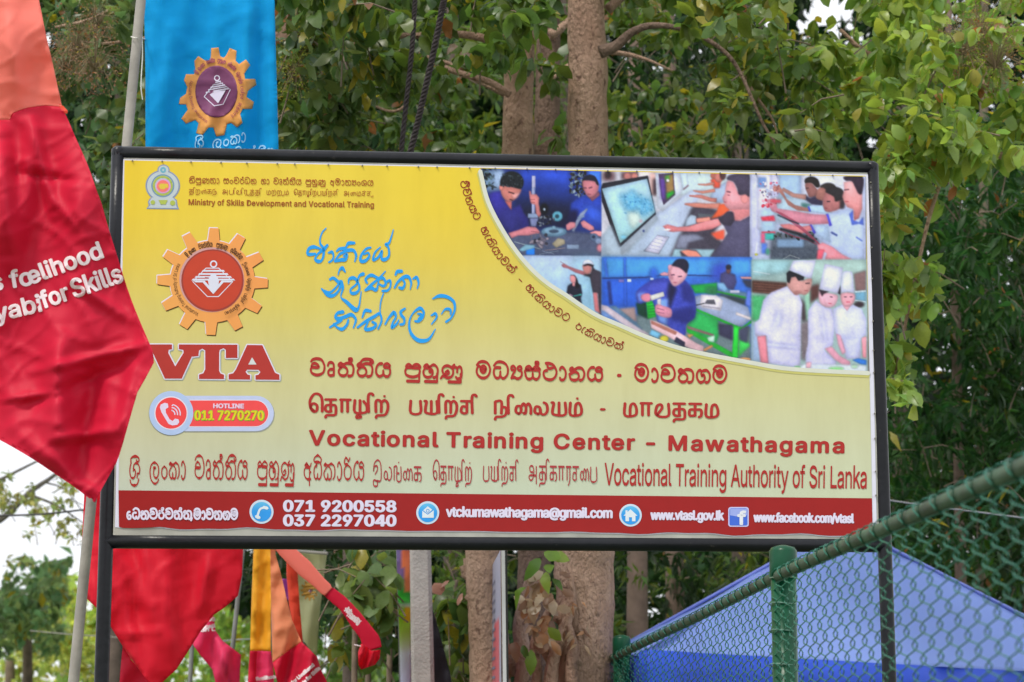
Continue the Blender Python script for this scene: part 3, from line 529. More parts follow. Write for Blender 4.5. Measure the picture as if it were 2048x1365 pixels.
pg([(1040, 1080), (1120, 1050), (1260, 1110), (1400, 1220), (1560, 1300), (1150, 1300), (1180, 1200), (1060, 1150)], (235, 145, 165), 1.2); pg([(1050, 1150), (1150, 1150), (1110, 1300), (1030, 1300)], (220, 90, 115), 1.5)
rc(240, 890, 440, 915, (225, 80, 110), .8); rc(235, 915, 290, 1060, (205, 90, 130), 1.5); rc(295, 915, 420, 1010, (60, 180, 180), 1.5); rc(240, 1060, 320, 1210, (80, 120, 220), 2); el(330, 1180, 30, 50, (70, 150, 130), 2); el(165, 1220, 22, 18, (190, 190, 60), .8); ln([(550, 1290), (650, 1230), (790, 1280)], 8, (200, 210, 220), .5); ln([(160, 1200), (175, 1060)], 18, (220, 225, 240), .8)
ln([(1240, 900), (1330, 950)], 26, (70, 90, 170), 1); ln([(1600, 970), (1690, 1030)], 20, (100, 125, 215), 1); ln([(1430, 290), (1510, 280)], 18, (70, 45, 60), .8)
pg([(1420, 180), (1560, 160), (1640, 330), (1690, 340), (1690, 560), (1640, 700), (1570, 740), (1560, 570), (1470, 540), (1430, 470), (1400, 390), (1430, 290)], (232, 175, 185), 1.2, col2=(215, 125, 130)); pg([(1430, 100), (1690, 90), (1690, 330), (1640, 350), (1590, 260), (1540, 170), (1450, 160)], (62, 48, 70), 1.2, spl=True); ln([(1430, 295), (1500, 285)], 14, (75, 45, 65), .8)
ln([(1440, 460), (1490, 460)], 12, (195, 80, 100), .9)
# 4: a man in a white helmet pointing, a woman beside him
setT(1030, 500, 9.747)
pg([(100, 110), (1690, 125), (1690, 1290), (100, 1290)], (172, 192, 232), 1, col2=(140, 185, 225)); rc(1100, 130, 1700, 1250, (140, 190, 220), 12, op=.6); ln([(1500, 560), (1530, 1180)], 90, (110, 160, 190), 5, op=.6)
pg([(1400, 480), (1350, 470), (1470, 480), (1510, 340), (1570, 390), (1690, 440), (1690, 1290), (1640, 1230), (1620, 860), (1520, 840), (1480, 620), (1460, 520)], (68, 62, 80), 1.2, nz=5); ln([(1350, 480), (1480, 510)], 60, (50, 50, 62), 1.5)
pg([(905, 300), (960, 270), (1040, 320), (1200, 380), (1340, 420), (1400, 450), (1340, 500), (1180, 450), (1040, 370), (940, 350)], (180, 110, 125), 1); ln([(885, 235), (960, 275)], 12, (175, 140, 160), .6)
pg([(1330, 300), (1480, 290), (1500, 400), (1460, 470), (1380, 480), (1340, 420), (1325, 360)], (190, 125, 125), 1.2, spl=True); pg([(1330, 300), (1420, 270), (1540, 300), (1530, 380), (1500, 330), (1420, 310), (1350, 330)], (50, 40, 50), 1); pg([(1325, 295), (1350, 220), (1430, 195), (1500, 225), (1545, 300), (1480, 275), (1400, 275)], (205, 210, 238), 1, spl=True)
pg([(1525, 840), (1610, 840), (1630, 1050), (1650, 1190), (1690, 1260), (1560, 1190), (1540, 1000)], (200, 115, 125), 1.2); pg([(1010, 850), (1030, 710), (1100, 660), (1190, 640), (1290, 690), (1315, 850), (1290, 950), (1310, 1060), (1130, 930)], (38, 38, 62), 1.2); pg([(1080, 495), (1170, 500), (1220, 580), (1260, 740), (1190, 760), (1180, 600)], (30, 24, 36), 1.2)
pg([(1080, 520), (1140, 500), (1190, 550), (1180, 640), (1130, 660), (1085, 610)], (215, 140, 150), 1.1, spl=True); pg([(1120, 650), (1180, 640), (1170, 720), (1120, 710)], (205, 135, 145), 1); pg([(1130, 905), (1300, 860), (1310, 890), (1140, 920)], (60, 185, 180), .8); ln([(1060, 870), (1130, 910)], 30, (190, 160, 190), 1)
# 5: a trainee in blue at a carpentry bench
setT(1200, 510, 6.203)
rc(25, 30, 1890, 1330, (60, 120, 235), 1); pg([(30, 30), (1885, 60), (1885, 260), (30, 290)], (70, 155, 252), 4); rc(30, 290, 700, 650, (45, 100, 225), 3); ln([(60, 40), (90, 280)], 40, (55, 110, 225), 2); ln([(310, 40), (320, 640)], 28, (45, 95, 215), 2); ln([(110, 330), (140, 620)], 34, (40, 50, 120), 2); ln([(30, 295), (560, 285), (800, 250), (1480, 265)], 12, (45, 60, 130), .8); el(670, 250, 55, 90, (50, 105, 225), 4); rc(340, 305, 390, 340, (190, 205, 245), .7); rc(625, 288, 670, 320, (190, 205, 245), .7); rc(235, 310, 300, 345, (120, 110, 190), .8)
pg([(1380, 120), (1600, 60), (1600, 330), (1380, 330)], (55, 80, 200), 8); pg([(440, 740), (1180, 760), (1885, 900), (1885, 1330), (440, 1100)], (105, 125, 135), 3, nz=8)
pg([(1120, 380), (1460, 350), (1450, 480), (1180, 480)], (30, 175, 80), 1.5); pg([(1300, 400), (1460, 390), (1460, 520), (1330, 500)], (45, 120, 80), 4, nz=10); pg([(1450, 440), (1600, 430), (1850, 480), (1840, 580), (1600, 520), (1460, 460)], (95, 130, 160), 2); pg([(1450, 450), (1840, 530), (1840, 560), (1450, 470)], (40, 200, 60), 1); pg([(1480, 480), (1830, 560), (1820, 640), (1560, 600), (1480, 540)], (60, 70, 80), 3)
pg([(1500, 240), (1560, 210), (1680, 250), (1700, 340), (1660, 440), (1560, 420), (1490, 340)], (75, 75, 130), 1.5); el(1597, 195, 30, 45, (110, 75, 85), 1); el(1597, 155, 34, 32, (50, 50, 70), 1); pg([(1450, 350), (1540, 350), (1590, 430), (1560, 470), (1470, 420)], (120, 170, 220), 1.5, nz=10); rc(1620, 445, 1735, 475, (200, 200, 235), .8); pg([(1740, 275), (1885, 275), (1885, 310), (1760, 300)], (205, 140, 140), .8); pg([(1760, 310), (1885, 315), (1885, 420), (1820, 400)], (60, 65, 90), 2)
pg([(450, 600), (580, 590), (600, 800), (470, 740)], (20, 70, 55), 2); pg([(575, 590), (690, 560), (700, 770), (595, 800)], (30, 190, 60), 1)
for i in range(5): ln([(600, 610 + i * 36), (690, 590 + i * 38)], 7, (20, 130, 50), .5)
pg([(240, 670), (440, 650), (460, 830), (420, 840), (240, 700)], (165, 140, 145), 2); pg([(20, 620), (100, 640), (620, 990), (640, 1010), (500, 990), (20, 720)], (205, 190, 210), 1.2); pg([(20, 690), (60, 700), (300, 880), (20, 760)], (110, 150, 220), 1.5); pg([(110, 640), (200, 640), (460, 850), (560, 960), (440, 880)], (110, 150, 190), 1.5)
pg([(1170, 520), (1300, 490), (1530, 520), (1840, 650), (1885, 800), (1780, 880), (1660, 880), (1190, 670)], (150, 165, 205), 1.5); pg([(1190, 665), (1670, 870), (1760, 905), (1885, 810), (1885, 850), (1730, 940), (1660, 900), (1190, 700)], (45, 215, 70), .8); pg([(1190, 700), (1470, 800), (1480, 1000), (1440, 1100), (1080, 920), (1080, 880)], (45, 180, 95), 2); pg([(1075, 900), (1080, 960), (1650, 1290), (1670, 1230)], (40, 200, 65), 1); pg([(1660, 890), (1725, 900), (1715, 1280), (1640, 1280)], (40, 205, 65), .8); pg([(1720, 1000), (1840, 1080), (1870, 1130), (1720, 1270)], (60, 200, 90), 2)
pg([(1470, 860), (1650, 870), (1650, 1070), (1480, 1000)], (62, 62, 95), 2); pg([(1730, 930), (1850, 880), (1830, 1100), (1730, 1060)], (70, 75, 105), 2); pg([(1080, 880), (1420, 990), (1410, 1020), (1090, 920)], (150, 120, 120), 1); pg([(1330, 1030), (1430, 1000), (1420, 1090), (1350, 1080)], (180, 215, 205), 1.5)
pg([(1260, 500), (1450, 510), (1530, 570), (1500, 700), (1270, 660), (1240, 620)], (215, 210, 228), .9); pg([(1330, 560), (1420, 560), (1440, 620), (1300, 610)], (90, 90, 105), 1); ln([(1280, 640), (1490, 670)], 14, (170, 165, 190), .7); ln([(1690, 730), (1880, 800)], 34, (215, 205, 215), .9); ln([(1190, 630), (1300, 605)], 10, (40, 40, 50), .6); pg([(1830, 440), (1880, 440), (1885, 660), (1800, 620)], (90, 120, 225), 2)
pg([(450, 500), (480, 430), (620, 330), (780, 290), (850, 300), (1040, 310), (1150, 440), (1190, 600), (1180, 780), (1080, 860), (1060, 1000), (950, 1000), (840, 880), (720, 830), (700, 720), (640, 560), (560, 560), (520, 610), (470, 590)], (62, 75, 195), 1.2, nz=14, spl=True)
pg([(620, 340), (860, 330), (840, 480), (640, 470), (580, 430)], (75, 85, 205), 4); pg([(900, 700), (1160, 640), (1180, 800), (1060, 850), (880, 800)], (40, 45, 130), 5); pg([(450, 470), (560, 460), (560, 580), (480, 600)], (100, 130, 225), 3); pg([(860, 330), (960, 420), (860, 700), (840, 500)], (35, 35, 80), 3); pg([(1000, 330), (1140, 430), (1160, 600), (1040, 560)], (45, 50, 140), 4); pg([(700, 560), (850, 540), (840, 880), (720, 830)], (110, 150, 230), 3)
pg([(850, 200), (900, 120), (1080, 200), (1060, 300), (990, 370), (920, 395), (870, 330), (850, 260)], (225, 165, 185), 1.2, spl=True); pg([(900, 120), (960, 60), (1060, 60), (1105, 130), (1080, 230), (1040, 200), (980, 160), (900, 140)], (42, 42, 68), 1.2, spl=True); ln([(880, 255), (930, 250)], 12, (70, 45, 80), .8); ln([(970, 275), (1020, 270)], 12, (70, 45, 80), .8); el(870, 160, 25, 35, (215, 150, 175), 1); ln([(910, 345), (960, 350)], 12, (195, 100, 130), .9); ln([(860, 220), (900, 310)], 20, (190, 120, 150), 2); pg([(740, 240), (800, 215), (850, 230), (850, 265), (770, 265)], (205, 140, 160), 1)
pg([(520, 500), (600, 480), (640, 520), (620, 580), (560, 585), (515, 550)], (215, 130, 160), 1, spl=True); pg([(620, 510), (790, 460), (805, 515), (640, 575)], (200, 200, 200), .7); pg([(710, 560), (760, 540), (760, 640), (720, 640)], (195, 190, 205), .8); pg([(700, 620), (800, 640), (890, 680), (880, 780), (760, 770), (690, 720)], (215, 140, 170), 1.1, spl=True); ln([(710, 665), (800, 690)], 8, (160, 90, 130), .6); ln([(710, 715), (800, 730)], 8, (160, 90, 130), .6)
pg([(620, 810), (700, 830), (960, 950), (1200, 1100), (1290, 1140), (1280, 1210), (1100, 1160), (900, 1050), (640, 910)], (232, 190, 205), 1); pg([(640, 820), (960, 960), (940, 1000), (640, 860)], (200, 130, 120), 1); pg([(640, 930), (760, 980), (720, 1040), (610, 990)], (115, 185, 230), 1); el(800, 1045, 55, 40, (200, 190, 60), 1); pg([(920, 1080), (950, 1020), (1060, 1090), (1050, 1150)], (50, 50, 80), 1); pg([(1080, 990), (1170, 990), (1110, 1040)], (190, 140, 90), 1); ln([(1290, 1190), (1400, 1130)], 30, (205, 140, 90), 1); el(1800, 1300, 80, 22, (205, 150, 100), 1); pg([(1300, 1210), (1620, 1290), (1885, 1320), (1300, 1320)], (95, 90, 100), 2)
# 6: three cooks in white with tall hats
setT(1490, 510, 5.688)
rc(78, 60, 1395, 1340, (160, 190, 195), 1); pg([(80, 60), (540, 60), (480, 200), (80, 260)], (150, 195, 210), 4); ln([(90, 190), (290, 225)], 14, (195, 220, 235), .8); pg([(80, 290), (480, 320), (480, 470), (80, 430)], (95, 60, 55), 2, nz=10)
for i in range(4): ln([(100, 330 + i * 30), (460, 360 + i * 28)], 8, (150, 100, 85), .7)
pg([(80, 460), (240, 470), (200, 740), (80, 760)], (70, 175, 115), 3, nz=14); pg([(700, 60), (1380, 60), (1380, 200), (1240, 230), (760, 340)], (165, 195, 195), 3); pg([(1240, 220), (1380, 180), (1380, 420), (1260, 420)], (140, 110, 115), 2); pg([(740, 360), (850, 330), (850, 480), (740, 560)], (95, 60, 60), 3); rc(680, 400, 740, 760, (140, 190, 170), 3); pg([(1250, 430), (1380, 410), (1380, 540), (1250, 520)], (110, 165, 200), 2); ln([(1250, 425), (1380, 415)], 16, (205, 225, 240), .8); ln([(1250, 520), (1380, 540)], 14, (205, 225, 240), .8)
pg([(630, 480), (680, 560), (700, 760), (650, 760)], (70, 50, 60), 3); pg([(630, 780), (740, 740), (740, 1100), (680, 1220), (640, 1180)], (120, 110, 120), 3, nz=20); pg([(80, 780), (240, 900), (260, 1240), (80, 1210)], (150, 175, 215), 3); el(1300, 570, 60, 35, (60, 45, 55), 2)
pg([(480, 360), (540, 400), (620, 460), (655, 560), (640, 760), (640, 1000), (630, 1290), (260, 1240), (250, 920), (120, 930), (110, 780), (160, 740), (210, 520), (300, 430)], (200, 200, 246), 1.2, nz=2); pg([(380, 600), (300, 900), (420, 760), (400, 620)], (180, 185, 238), 6); pg([(250, 1000), (600, 1040), (600, 1070), (250, 1040)], (180, 185, 235), 4)
pg([(140, 930), (240, 920), (255, 1080), (270, 1240), (180, 1225), (160, 1080)], (225, 135, 155), 1.2); pg([(480, 340), (540, 250), (600, 250), (640, 300), (760, 270), (745, 400), (690, 460), (630, 450), (570, 460)], (205, 150, 150), 1.2, spl=True); pg([(475, 210), (510, 180), (680, 250), (670, 290), (610, 300), (580, 250), (530, 260), (510, 330), (480, 310)], (42, 42, 52), 1); pg([(505, 180), (550, 70), (810, 62), (760, 270), (700, 265), (600, 215)], (205, 208, 248), 1); ln([(690, 330), (740, 325)], 12, (70, 50, 60), .8); ln([(680, 410), (720, 412)], 10, (170, 85, 95), .8); ln([(560, 440), (640, 420)], 16, (170, 105, 110), 2)
pg([(720, 640), (810, 520), (900, 590), (1000, 620), (1030, 800), (1000, 1040), (900, 1080), (1050, 1220), (1000, 1320), (700, 1320), (690, 1150), (720, 1000)], (198, 198, 246), 1.2, nz=2); ln([(870, 660), (900, 800), (920, 1000)], 30, (178, 182, 235), 5); pg([(1000, 620), (1120, 560), (1230, 570), (1330, 620), (1385, 740), (1385, 920), (1320, 950), (1320, 1190), (1150, 1190), (1100, 960), (1030, 920)], (196, 200, 246), 1.2, nz=2); ln([(1110, 940), (1320, 945)], 18, (178, 185, 235), 3)
pg([(850, 410), (900, 430), (1050, 460), (1050, 530), (1010, 590), (930, 600), (850, 540)], (230, 175, 200), 1.2, spl=True); pg([(845, 395), (960, 420), (900, 450), (880, 480), (860, 440)], (60, 45, 60), 1.2); pg([(910, 105), (1120, 150), (1070, 450), (960, 420), (845, 395)], (205, 208, 248), 1); ln([(970, 480), (1000, 485)], 10, (80, 50, 80), .7); ln([(950, 555), (990, 560)], 10, (215, 90, 120), .8)
pg([(1100, 440), (1240, 440), (1250, 520), (1200, 590), (1130, 590), (1095, 520)], (222, 160, 180), 1.2, spl=True); pg([(1085, 440), (1110, 200), (1150, 185), (1225, 195), (1250, 440), (1170, 425)], (202, 207, 246), 1); ln([(1130, 482), (1160, 482)], 9, (80, 50, 70), .7); ln([(1195, 482), (1225, 480)], 9, (80, 50, 70), .7); ln([(1155, 540), (1200, 540)], 11, (215, 80, 110), .8); pg([(1120, 590), (1200, 590), (1165, 640)], (215, 155, 175), 1); pg([(1060, 440), (1090, 350), (1090, 460)], (55, 45, 60), 1)
pg([(910, 1070), (990, 1045), (1080, 1150), (1200, 1220), (1200, 1270), (1130, 1270), (1020, 1190)], (235, 165, 195), 1.2); pg([(1040, 900), (1090, 920), (1150, 1110), (1110, 1140), (1060, 1020)], (225, 160, 190), 1.2); pg([(1330, 950), (1385, 930), (1385, 1180), (1340, 1170)], (225, 145, 165), 1.2); pg([(1220, 1200), (1290, 1180), (1385, 1200), (1385, 1260), (1320, 1250)], (50, 125, 225), 1); pg([(560, 1290), (700, 1240), (1385, 1260), (1385, 1340), (560, 1330)], (195, 205, 225), 2); el(1040, 1300, 90, 22, (130, 200, 130), 2); el(600, 1280, 40, 12, (120, 190, 120), 1.5); el(1250, 1275, 40, 18, (160, 200, 170), 2); pg([(700, 1230), (760, 1220), (750, 1290), (700, 1290)], (220, 165, 185), 1.5)
canvas = canvas + (blur(RNG.normal(size=(CH, CW)), .8) * .014)[..., None]
_lf = sum(blur(RNG.normal(size=(CH, CW)), r) * r * 3.4 * a for r, a in ((1.3, .011), (3, .011), (8, .022)))
canvas = canvas * (1 + _lf[..., None])
canvas = np.clip(canvas, 0.015, 1); _g = canvas.mean(-1, keepdims=True); canvas = np.clip((canvas * .86 + _g * .14) ** 1.16, .01, 1)
# ------------------------------------------------------------------ ground
gm = mat('ground_grass_soil', (.10, .12, .05), .9, .5, 3, .3, 30)
gr = mesh_obj('ground', [(-250, -60, 0), (250, -60, 0), (250, 400, 0), (-250, 400, 0)], [(0, 1, 2, 3)], gm, kind='structure')
# ------------------------------------------------------------------ the training centre sign
def empty_part(name, parent):
    o = bpy.data.objects.new(name, None); o.empty_display_size = .05; link(o); o.parent = parent; return o
BD = Plane((-.0347, 7.973, EYE + 1.407), .0927)
L0 = BD(204, 1365); sign = thing('signboard', (0, 7.97, 0), 'large yellow training centre signboard in a black pipe frame on two legs', 'sign')
pipe = mat('black_pipe_paint', (.011, .012, .016), .30, .25, 6, .15, 40, wear=(.05, .048, .046), wscale=26, spec=.25)
pr = .0232
def pipe_obj(name, a, b, r=pr, n=20):
    v, f = tube_geo([a + (b - a) * (k / 12) for k in range(13)], r, n); return mesh_obj(name, v, f, pipe, sign, smooth=True)
TL, TR, BL_, BR_ = BD(237, 307, -.02), BD(1743, 337, -.02), BD(209, 1083, -.02), BD(1768, 1091, -.02)
def down(a, b): d = (b - a).normalized(); t = (-.05 - a.z) / d.z; return a + d * t
lp, rp_ = down(TL, BD(203, 1365, -.02)), down(TR, BD(1779, 1365, -.02))
pipe_obj('frame_post', TL + (TL - lp).normalized() * .012, lp); pipe_obj('frame_post', TR + (TR - rp_).normalized() * .012, rp_)
pipe_obj('frame_rail', TL, TR); pipe_obj('frame_rail', BL_, BR_)
for p in (TL, TR):    # ball corners where the pipes are welded
    v, f = tube_geo([p + Vector((0, 0, -.022)), p + Vector((0, 0, -.01)), p + Vector((0, 0, .012)), p + Vector((0, 0, .022))], [.012, pr, pr * 1.02, .013], 16); mesh_obj('corner_weld', v, f, pipe, sign, smooth=True)
# backing sheet and vinyl
def quad_px(name, pts, lift, m, back=None):
    v = [BD(x, y, lift) for x, y in pts]; n = len(v)
    if back: v += [BD(x, y, lift - back) for x, y in pts]; f = [tuple(range(n)), tuple(range(2 * n - 1, n - 1, -1))] + [(i, i + n, (i + 1) % n + n, (i + 1) % n) for i in range(n)]
    else: f = [tuple(range(n))]
    return mesh_obj(name, v, f, m, sign)
tin = mat('zinc_backing', (.42, .42, .38), .5, .2, 10, metal=.3)
quad_px('backing_sheet', [(243, 316), (1740, 346), (1758, 1082), (226, 1074)], -.006, tin, .006)
wh = ink_mat((214, 214, 232), 'white_vinyl')
rw = random.Random(5)
bot = [(1754 - i * 19.1 * 1.0, 1073.5 - i * (16.5 / 80) + (2.2 * math.sin(i * .55) + 1.2 * math.sin(i * 1.3 + 1)) * (0.6 + .4 * math.sin(i * .11))) for i in range(80)]
quad_px('vinyl_sheet', [(246, 319), (1739, 349.5)] + bot + [(230, 1055)], -.0045, wh)
# gradient ground of the print
gx = [237, 600, 900, 1200, 1760]; gy = [318, 420, 520, 620, 720, 820, 900, 985]
gc = [[(228,198,52),(225,200,68),(226,200,58),(222,200,80),(222,200,80)], [(225,198,58),(224,200,76),(223,197,62),(218,200,80),(218,200,90)], [(219,195,80),(215,196,88),(217,194,78),(212,198,96),(212,198,104)],
      [(208,194,110),(209,196,104),(206,193,108),(207,198,108),(206,198,122)], [(203,195,134),(201,196,136),(203,196,138),(203,198,142),(199,194,134)], [(197,194,154),(198,197,154),(198,197,156),(198,198,158),(199,199,156)],
      [(193,195,168),(193,197,168),(193,197,170),(193,198,170),(196,199,166)], [(190,198,184),(190,200,182),(190,201,180),(191,201,180),(194,201,172)]]
gc = np.array(gc, float)
def gcol(x, y):
    i = int(np.clip(np.searchsorted(gx, x) - 1, 0, 3)); j = int(np.clip(np.searchsorted(gy, y) - 1, 0, 6)); u = np.clip((x - gx[i]) / (gx[i + 1] - gx[i]), 0, 1); w = np.clip((y - gy[j]) / (gy[j + 1] - gy[j]), 0, 1)
    c = gc[j, i] * (1 - u) * (1 - w) + gc[j, i + 1] * u * (1 - w) + gc[j + 1, i] * (1 - u) * w + gc[j + 1, i + 1] * u * w
    return c
def quad_grid(name, c0, c1, c2, c3, nx, ny, lift, colf, keep=None):
    """a grid inside the pixel quad TL,TR,BR,BL, coloured point by point"""
    V = []; C = []; F = []; PX = []
    for j in range(ny + 1):
        for i in range(nx + 1):
            u, w = i / nx, j / ny
            x = (c0[0] * (1 - u) + c1[0] * u) * (1 - w) + (c3[0] * (1 - u) + c2[0] * u) * w; y = (c0[1] * (1 - u) + c1[1] * u) * (1 - w) + (c3[1] * (1 - u) + c2[1] * u) * w
            PX.append((x, y))
    PX = np.array(PX); V = plane_map(BD, PX, lift); C = colf(PX)
    idx = np.arange((nx + 1) * (ny + 1)).reshape(ny + 1, nx + 1); F = np.stack([idx[:-1, :-1], idx[:-1, 1:], idx[1:, 1:], idx[1:, :-1]], -1).reshape(-1, 4)
    if keep is not None: cen = PX[F].mean(1); F = F[keep(cen)]
    used = np.unique(F); re = -np.ones(len(V), int); re[used] = np.arange(len(used)); F = re[F]; V = V[used]; C = C[used]
    return mesh_obj(name, V, F.tolist(), PRINT, sign, cols=C)
def plane_map(pl, px, lift):
    f = np.array(FWD); u = np.array(UPV); n = np.array(pl.n); c = np.array(pl.c) + n * lift; o = np.array([0, 0, EYE])
    d = f + np.array([1, 0, 0]) * ((px[:, :1] - CX) / FPX) - u * ((px[:, 1:2] - CY) / FPX)
    return o + d * (((c - o) @ n) / (d @ n))[:, None]
def shade(px): return np.clip(lin(np.array([gcol(x, y) for x, y in px])) * KPRINT, 0, .9)
quad_grid('printed_background', (249, 321), (1731, 352), (1744, 997), (237, 981), 90, 44, -.003, shade)
band = lambda px: np.tile(ink(151, 30, 30), (len(px), 1))
mb_edge = [(237, 981), (1744, 997), (1745.5, 1071.5)] + [(x, y - (2.0 if x > 320 else 0)) for x, y in bot if x < 1745] + [(238, 1054)]
v, f = poly_geo(mb_edge); mesh_obj('printed_footer_band', [BD(x, y, -.0028) for x, y in v], f, ink_mat((151, 30, 30), 'dark_red'), sign)
# six printed pictures
cvx = [955, 962.6, 979, 1012, 1048, 1090, 1135, 1168, 1200, 1240, 1297, 1377, 1504, 1588, 1740]; cvy = [318, 340, 403, 466, 517, 559, 589, 612, 631, 648, 673, 699, 724, 737, 745]
def keep_curve(c): return c[:, 1] < np.interp(c[:, 0], cvx, cvy) + .8
def can_col(px):
    x = np.clip(px[:, 0] - COX, 0, CW - 1.01); y = np.clip(px[:, 1] - COY, 0, CH - 1.01); i = x.astype(int); j = y.astype(int); u = (x - i)[:, None]; w = (y - j)[:, None]
    c = canvas[j, i] * (1 - u) * (1 - w) + canvas[j, i + 1] * u * (1 - w) + canvas[j + 1, i] * (1 - u) * w + canvas[j + 1, i + 1] * u * w
    return np.clip(lin(c * 255) * KPRINT, 0, .88)
pics = [((958, 337), (1204, 343), (1203, 515.5), (958, 511.5), 'printed picture of two trainees in blue overalls handling metal shafts'),
        ((1204, 343), (1502, 349), (1503, 518.5), (1203, 515.5), 'printed picture of people working in a row at computers'),
        ((1502, 349), (1731.5, 353.5), (1733, 522), (1503, 518.5), 'printed picture of trainees in white shirts wiring a panel'),
        ((1030, 512.5), (1203, 515.5), (1204, 660), (1030, 655), 'printed picture of a man in a white helmet pointing beside a woman'),
        ((1203, 515.5), (1503, 518.5), (1504.5, 730), (1204, 720), 'printed picture of a trainee in blue at a green carpentry bench'),
        ((1503, 518.5), (1733, 522), (1739, 750), (1504.5, 745), 'printed picture of three cooks in white with tall hats')]
for a, b, c, d, lab in pics:
    o = quad_grid('printed_picture', a, b, c, d, int((b[0] - a[0]) / 1.5), int((d[1] - a[1]) / 1.5), -.0022, can_col, keep_curve); o['label'] = lab
cp = catmull(list(zip(cvx[1:], cvy[1:])), 6); cp = [p + np.array([-2.5, 2.0]) * (1 if p[0] < 1250 else .9) for p in cp]
def px_layers(name, layers, m, lift=-.0016, step=.00005, parent=None): return build_layers(name, layers, BD, lift, m, parent or sign, step)
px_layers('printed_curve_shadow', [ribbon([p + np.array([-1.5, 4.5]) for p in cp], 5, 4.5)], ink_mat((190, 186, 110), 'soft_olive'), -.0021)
px_layers('printed_curve_line', [ribbon(cp, 4.2, 4.2)], ink_mat((205, 208, 196), 'pale_cream'), -.0017)
# --- lettering
def text_line(words, m, lift=-.0016):
    ln_ = empty_part('text_line', sign)
    for w in words: build_layers('word', w, BD, lift, m, ln_, .00005)
RED = ink_mat((168, 45, 42), 'red'); RED2 = ink_mat((165, 58, 62), 'red_soft'); BR = ink_mat((158, 84, 36), 'brown'); WHT = ink_mat((214, 208, 238), 'white'); BLU = ink_mat((36, 152, 250), 'blue'); HAL = ink_mat((205, 160, 130), 'pinkish_halo')
by = lambda x: 750.5 + (x - 617) * .0183
L = []
for tk, a, b in (('va ru tha hal tha i_long ya', 618, 785), ('pa u_sign ha u_sign nna u_sign', 807, 927), ('ma dha yansa sa hal thaa aa na ya', 950, 1209), ('-', 1232, 1245), ('ma aa va tha ga ma', 1267, 1458)):
    L.append(glyph_line(tk, a + 2, b - 2, by(a), by(b), 23.5, 2.0, 3.2))
text_line(L, RED)
ty = lambda x: 823.5 + (x - 617) * .0118
L = []
for tk, a, b in (('t_e t_ta t_aa t_zh t_i t_rr t_dot', 617, 782), ('t_pa t_ya t_i t_rr t_dot t_ca t_i', 817, 955), ('t_na t_i t_ai t_la t_ya t_ma t_dot', 986, 1168), ('-', 1198, 1213), ('t_ma t_aa t_va t_ta t_ka t_ma', 1245, 1441)):
    L.append(glyph_line(tk, a + 2, b - 2, ty(a), ty(b), 25, 2.9, 2.5))
text_line(L, RED)
def lat(body, x0, x1, y0, y1, cap, m, bold=0, ty=None, lift=-.0016, sp=1.0, surf=BD, parent=None, name='word'):
    """a line of Latin text, one piece per word"""
    par = parent or sign; ws = body.split(' '); v, _ = latin_geo(body, sp=sp); lo, hi = v[:, 0].min(), v[:, 0].max(); W = hi - lo
    if len(ws) > 1:
        par = empty_part('text_line', par) if par.parent is None else par
    i = 0; out = None
    for w in ws:
        a_ = latin_geo(body[:i] + w, sp=sp)[0][:, 0]; g = latin_geo(w, sp=sp)[0][:, 0]; e = (a_.max() - lo) / W; st = e - (g.max() - g.min()) / W; i += len(w) + 1
        out = build_layers(name, place_text(latin_geo(w, sp=sp), x0 + (x1 - x0) * st, x0 + (x1 - x0) * e, y0 + (y1 - y0) * st, y0 + (y1 - y0) * e, cap, bold, thick_y=ty), surf, lift, m, par, .00005)
    return out
lat('Vocational Training Center - Mawathagama', 619, 1687, 890, 906, 28.5, RED, 1.9, 1.5, sp=1.13)
lat('Vocational Training Authority of Sri Lanka', 1209, 1733, 970, 977, 43, RED, .12, 1.0, sp=.95)
L = []
for tk, a, b, y in (('shri', 258, 282, 957), ('la am ka aa', 298, 373, 957), ('va ru tha hal tha i_long ya', 388, 497, 957), ('pa u_sign ha u_sign nna u_sign', 513, 590, 958), ('a dhi ka aa ri ya', 606, 730, 959)):
    L.append(glyph_line(tk, a + 1, b - 1, y, y + .8, 32, 1.05, 3.4))
text_line(L, RED)
L = []
for tk, a, b in (('t_I t_la t_nga t_dot t_ai t_ka', 745, 845), ('t_e t_ta t_aa t_zh t_i t_rr t_dot', 865, 946), ('t_pa t_ya t_i t_rr t_dot t_ca t_i', 965, 1037), ('t_a t_ta t_i t_ka t_aa t_ra t_ca t_ai t_pa', 1057, 1196)):
    L.append(glyph_line(tk, a + 1, b - 1, 959.5, 961.5, 27, .95, 2.2))
text_line(L, RED2)
L = []
for tk, a, b in (('na i_short pa u_sign nna tha aa', 378, 439), ('sa am va ra hal dha na', 447, 513), ('ha aa', 522, 539), ('va ru tha hal tha i_long ya', 547, 603), ('pa u_sign ha u_sign nna u_sign', 611, 651), ('a ma aa tha yansa am sha ya', 660, 747)):
    L.append(glyph_line(tk, a, b, 366 + (a - 378) * .0148, 366 + (b - 378) * .0148, 9, .62, .85, 3))
text_line(L, BR)
L = []
for tk, a, b in (('t_ta t_i t_rr t_nna t_dot t_ka t_na t_dot', 378, 434), ('t_a t_pa t_i t_va t_i t_ra t_u t_ta t_dot t_ta t_i', 445, 523), ('t_ma t_rr t_dot t_rr t_u t_ma t_dot', 533, 578), ('t_e t_ta t_aa t_zh t_i t_rr t_dot t_pa t_ya t_i t_rr t_dot t_ca t_i', 588, 676), ('t_a t_ai t_ma t_ca t_dot t_ca t_u', 688, 746)):
    L.append(glyph_line(tk, a, b, 387 + (a - 378) * .013, 387 + (b - 378) * .013, 8, .5, .6, 3))
text_line(L, BR)
lat('Ministry of Skills Development and Vocational Training', 377.5, 747.5, 410, 415.5, 11, BR, .38, sp=1.05)
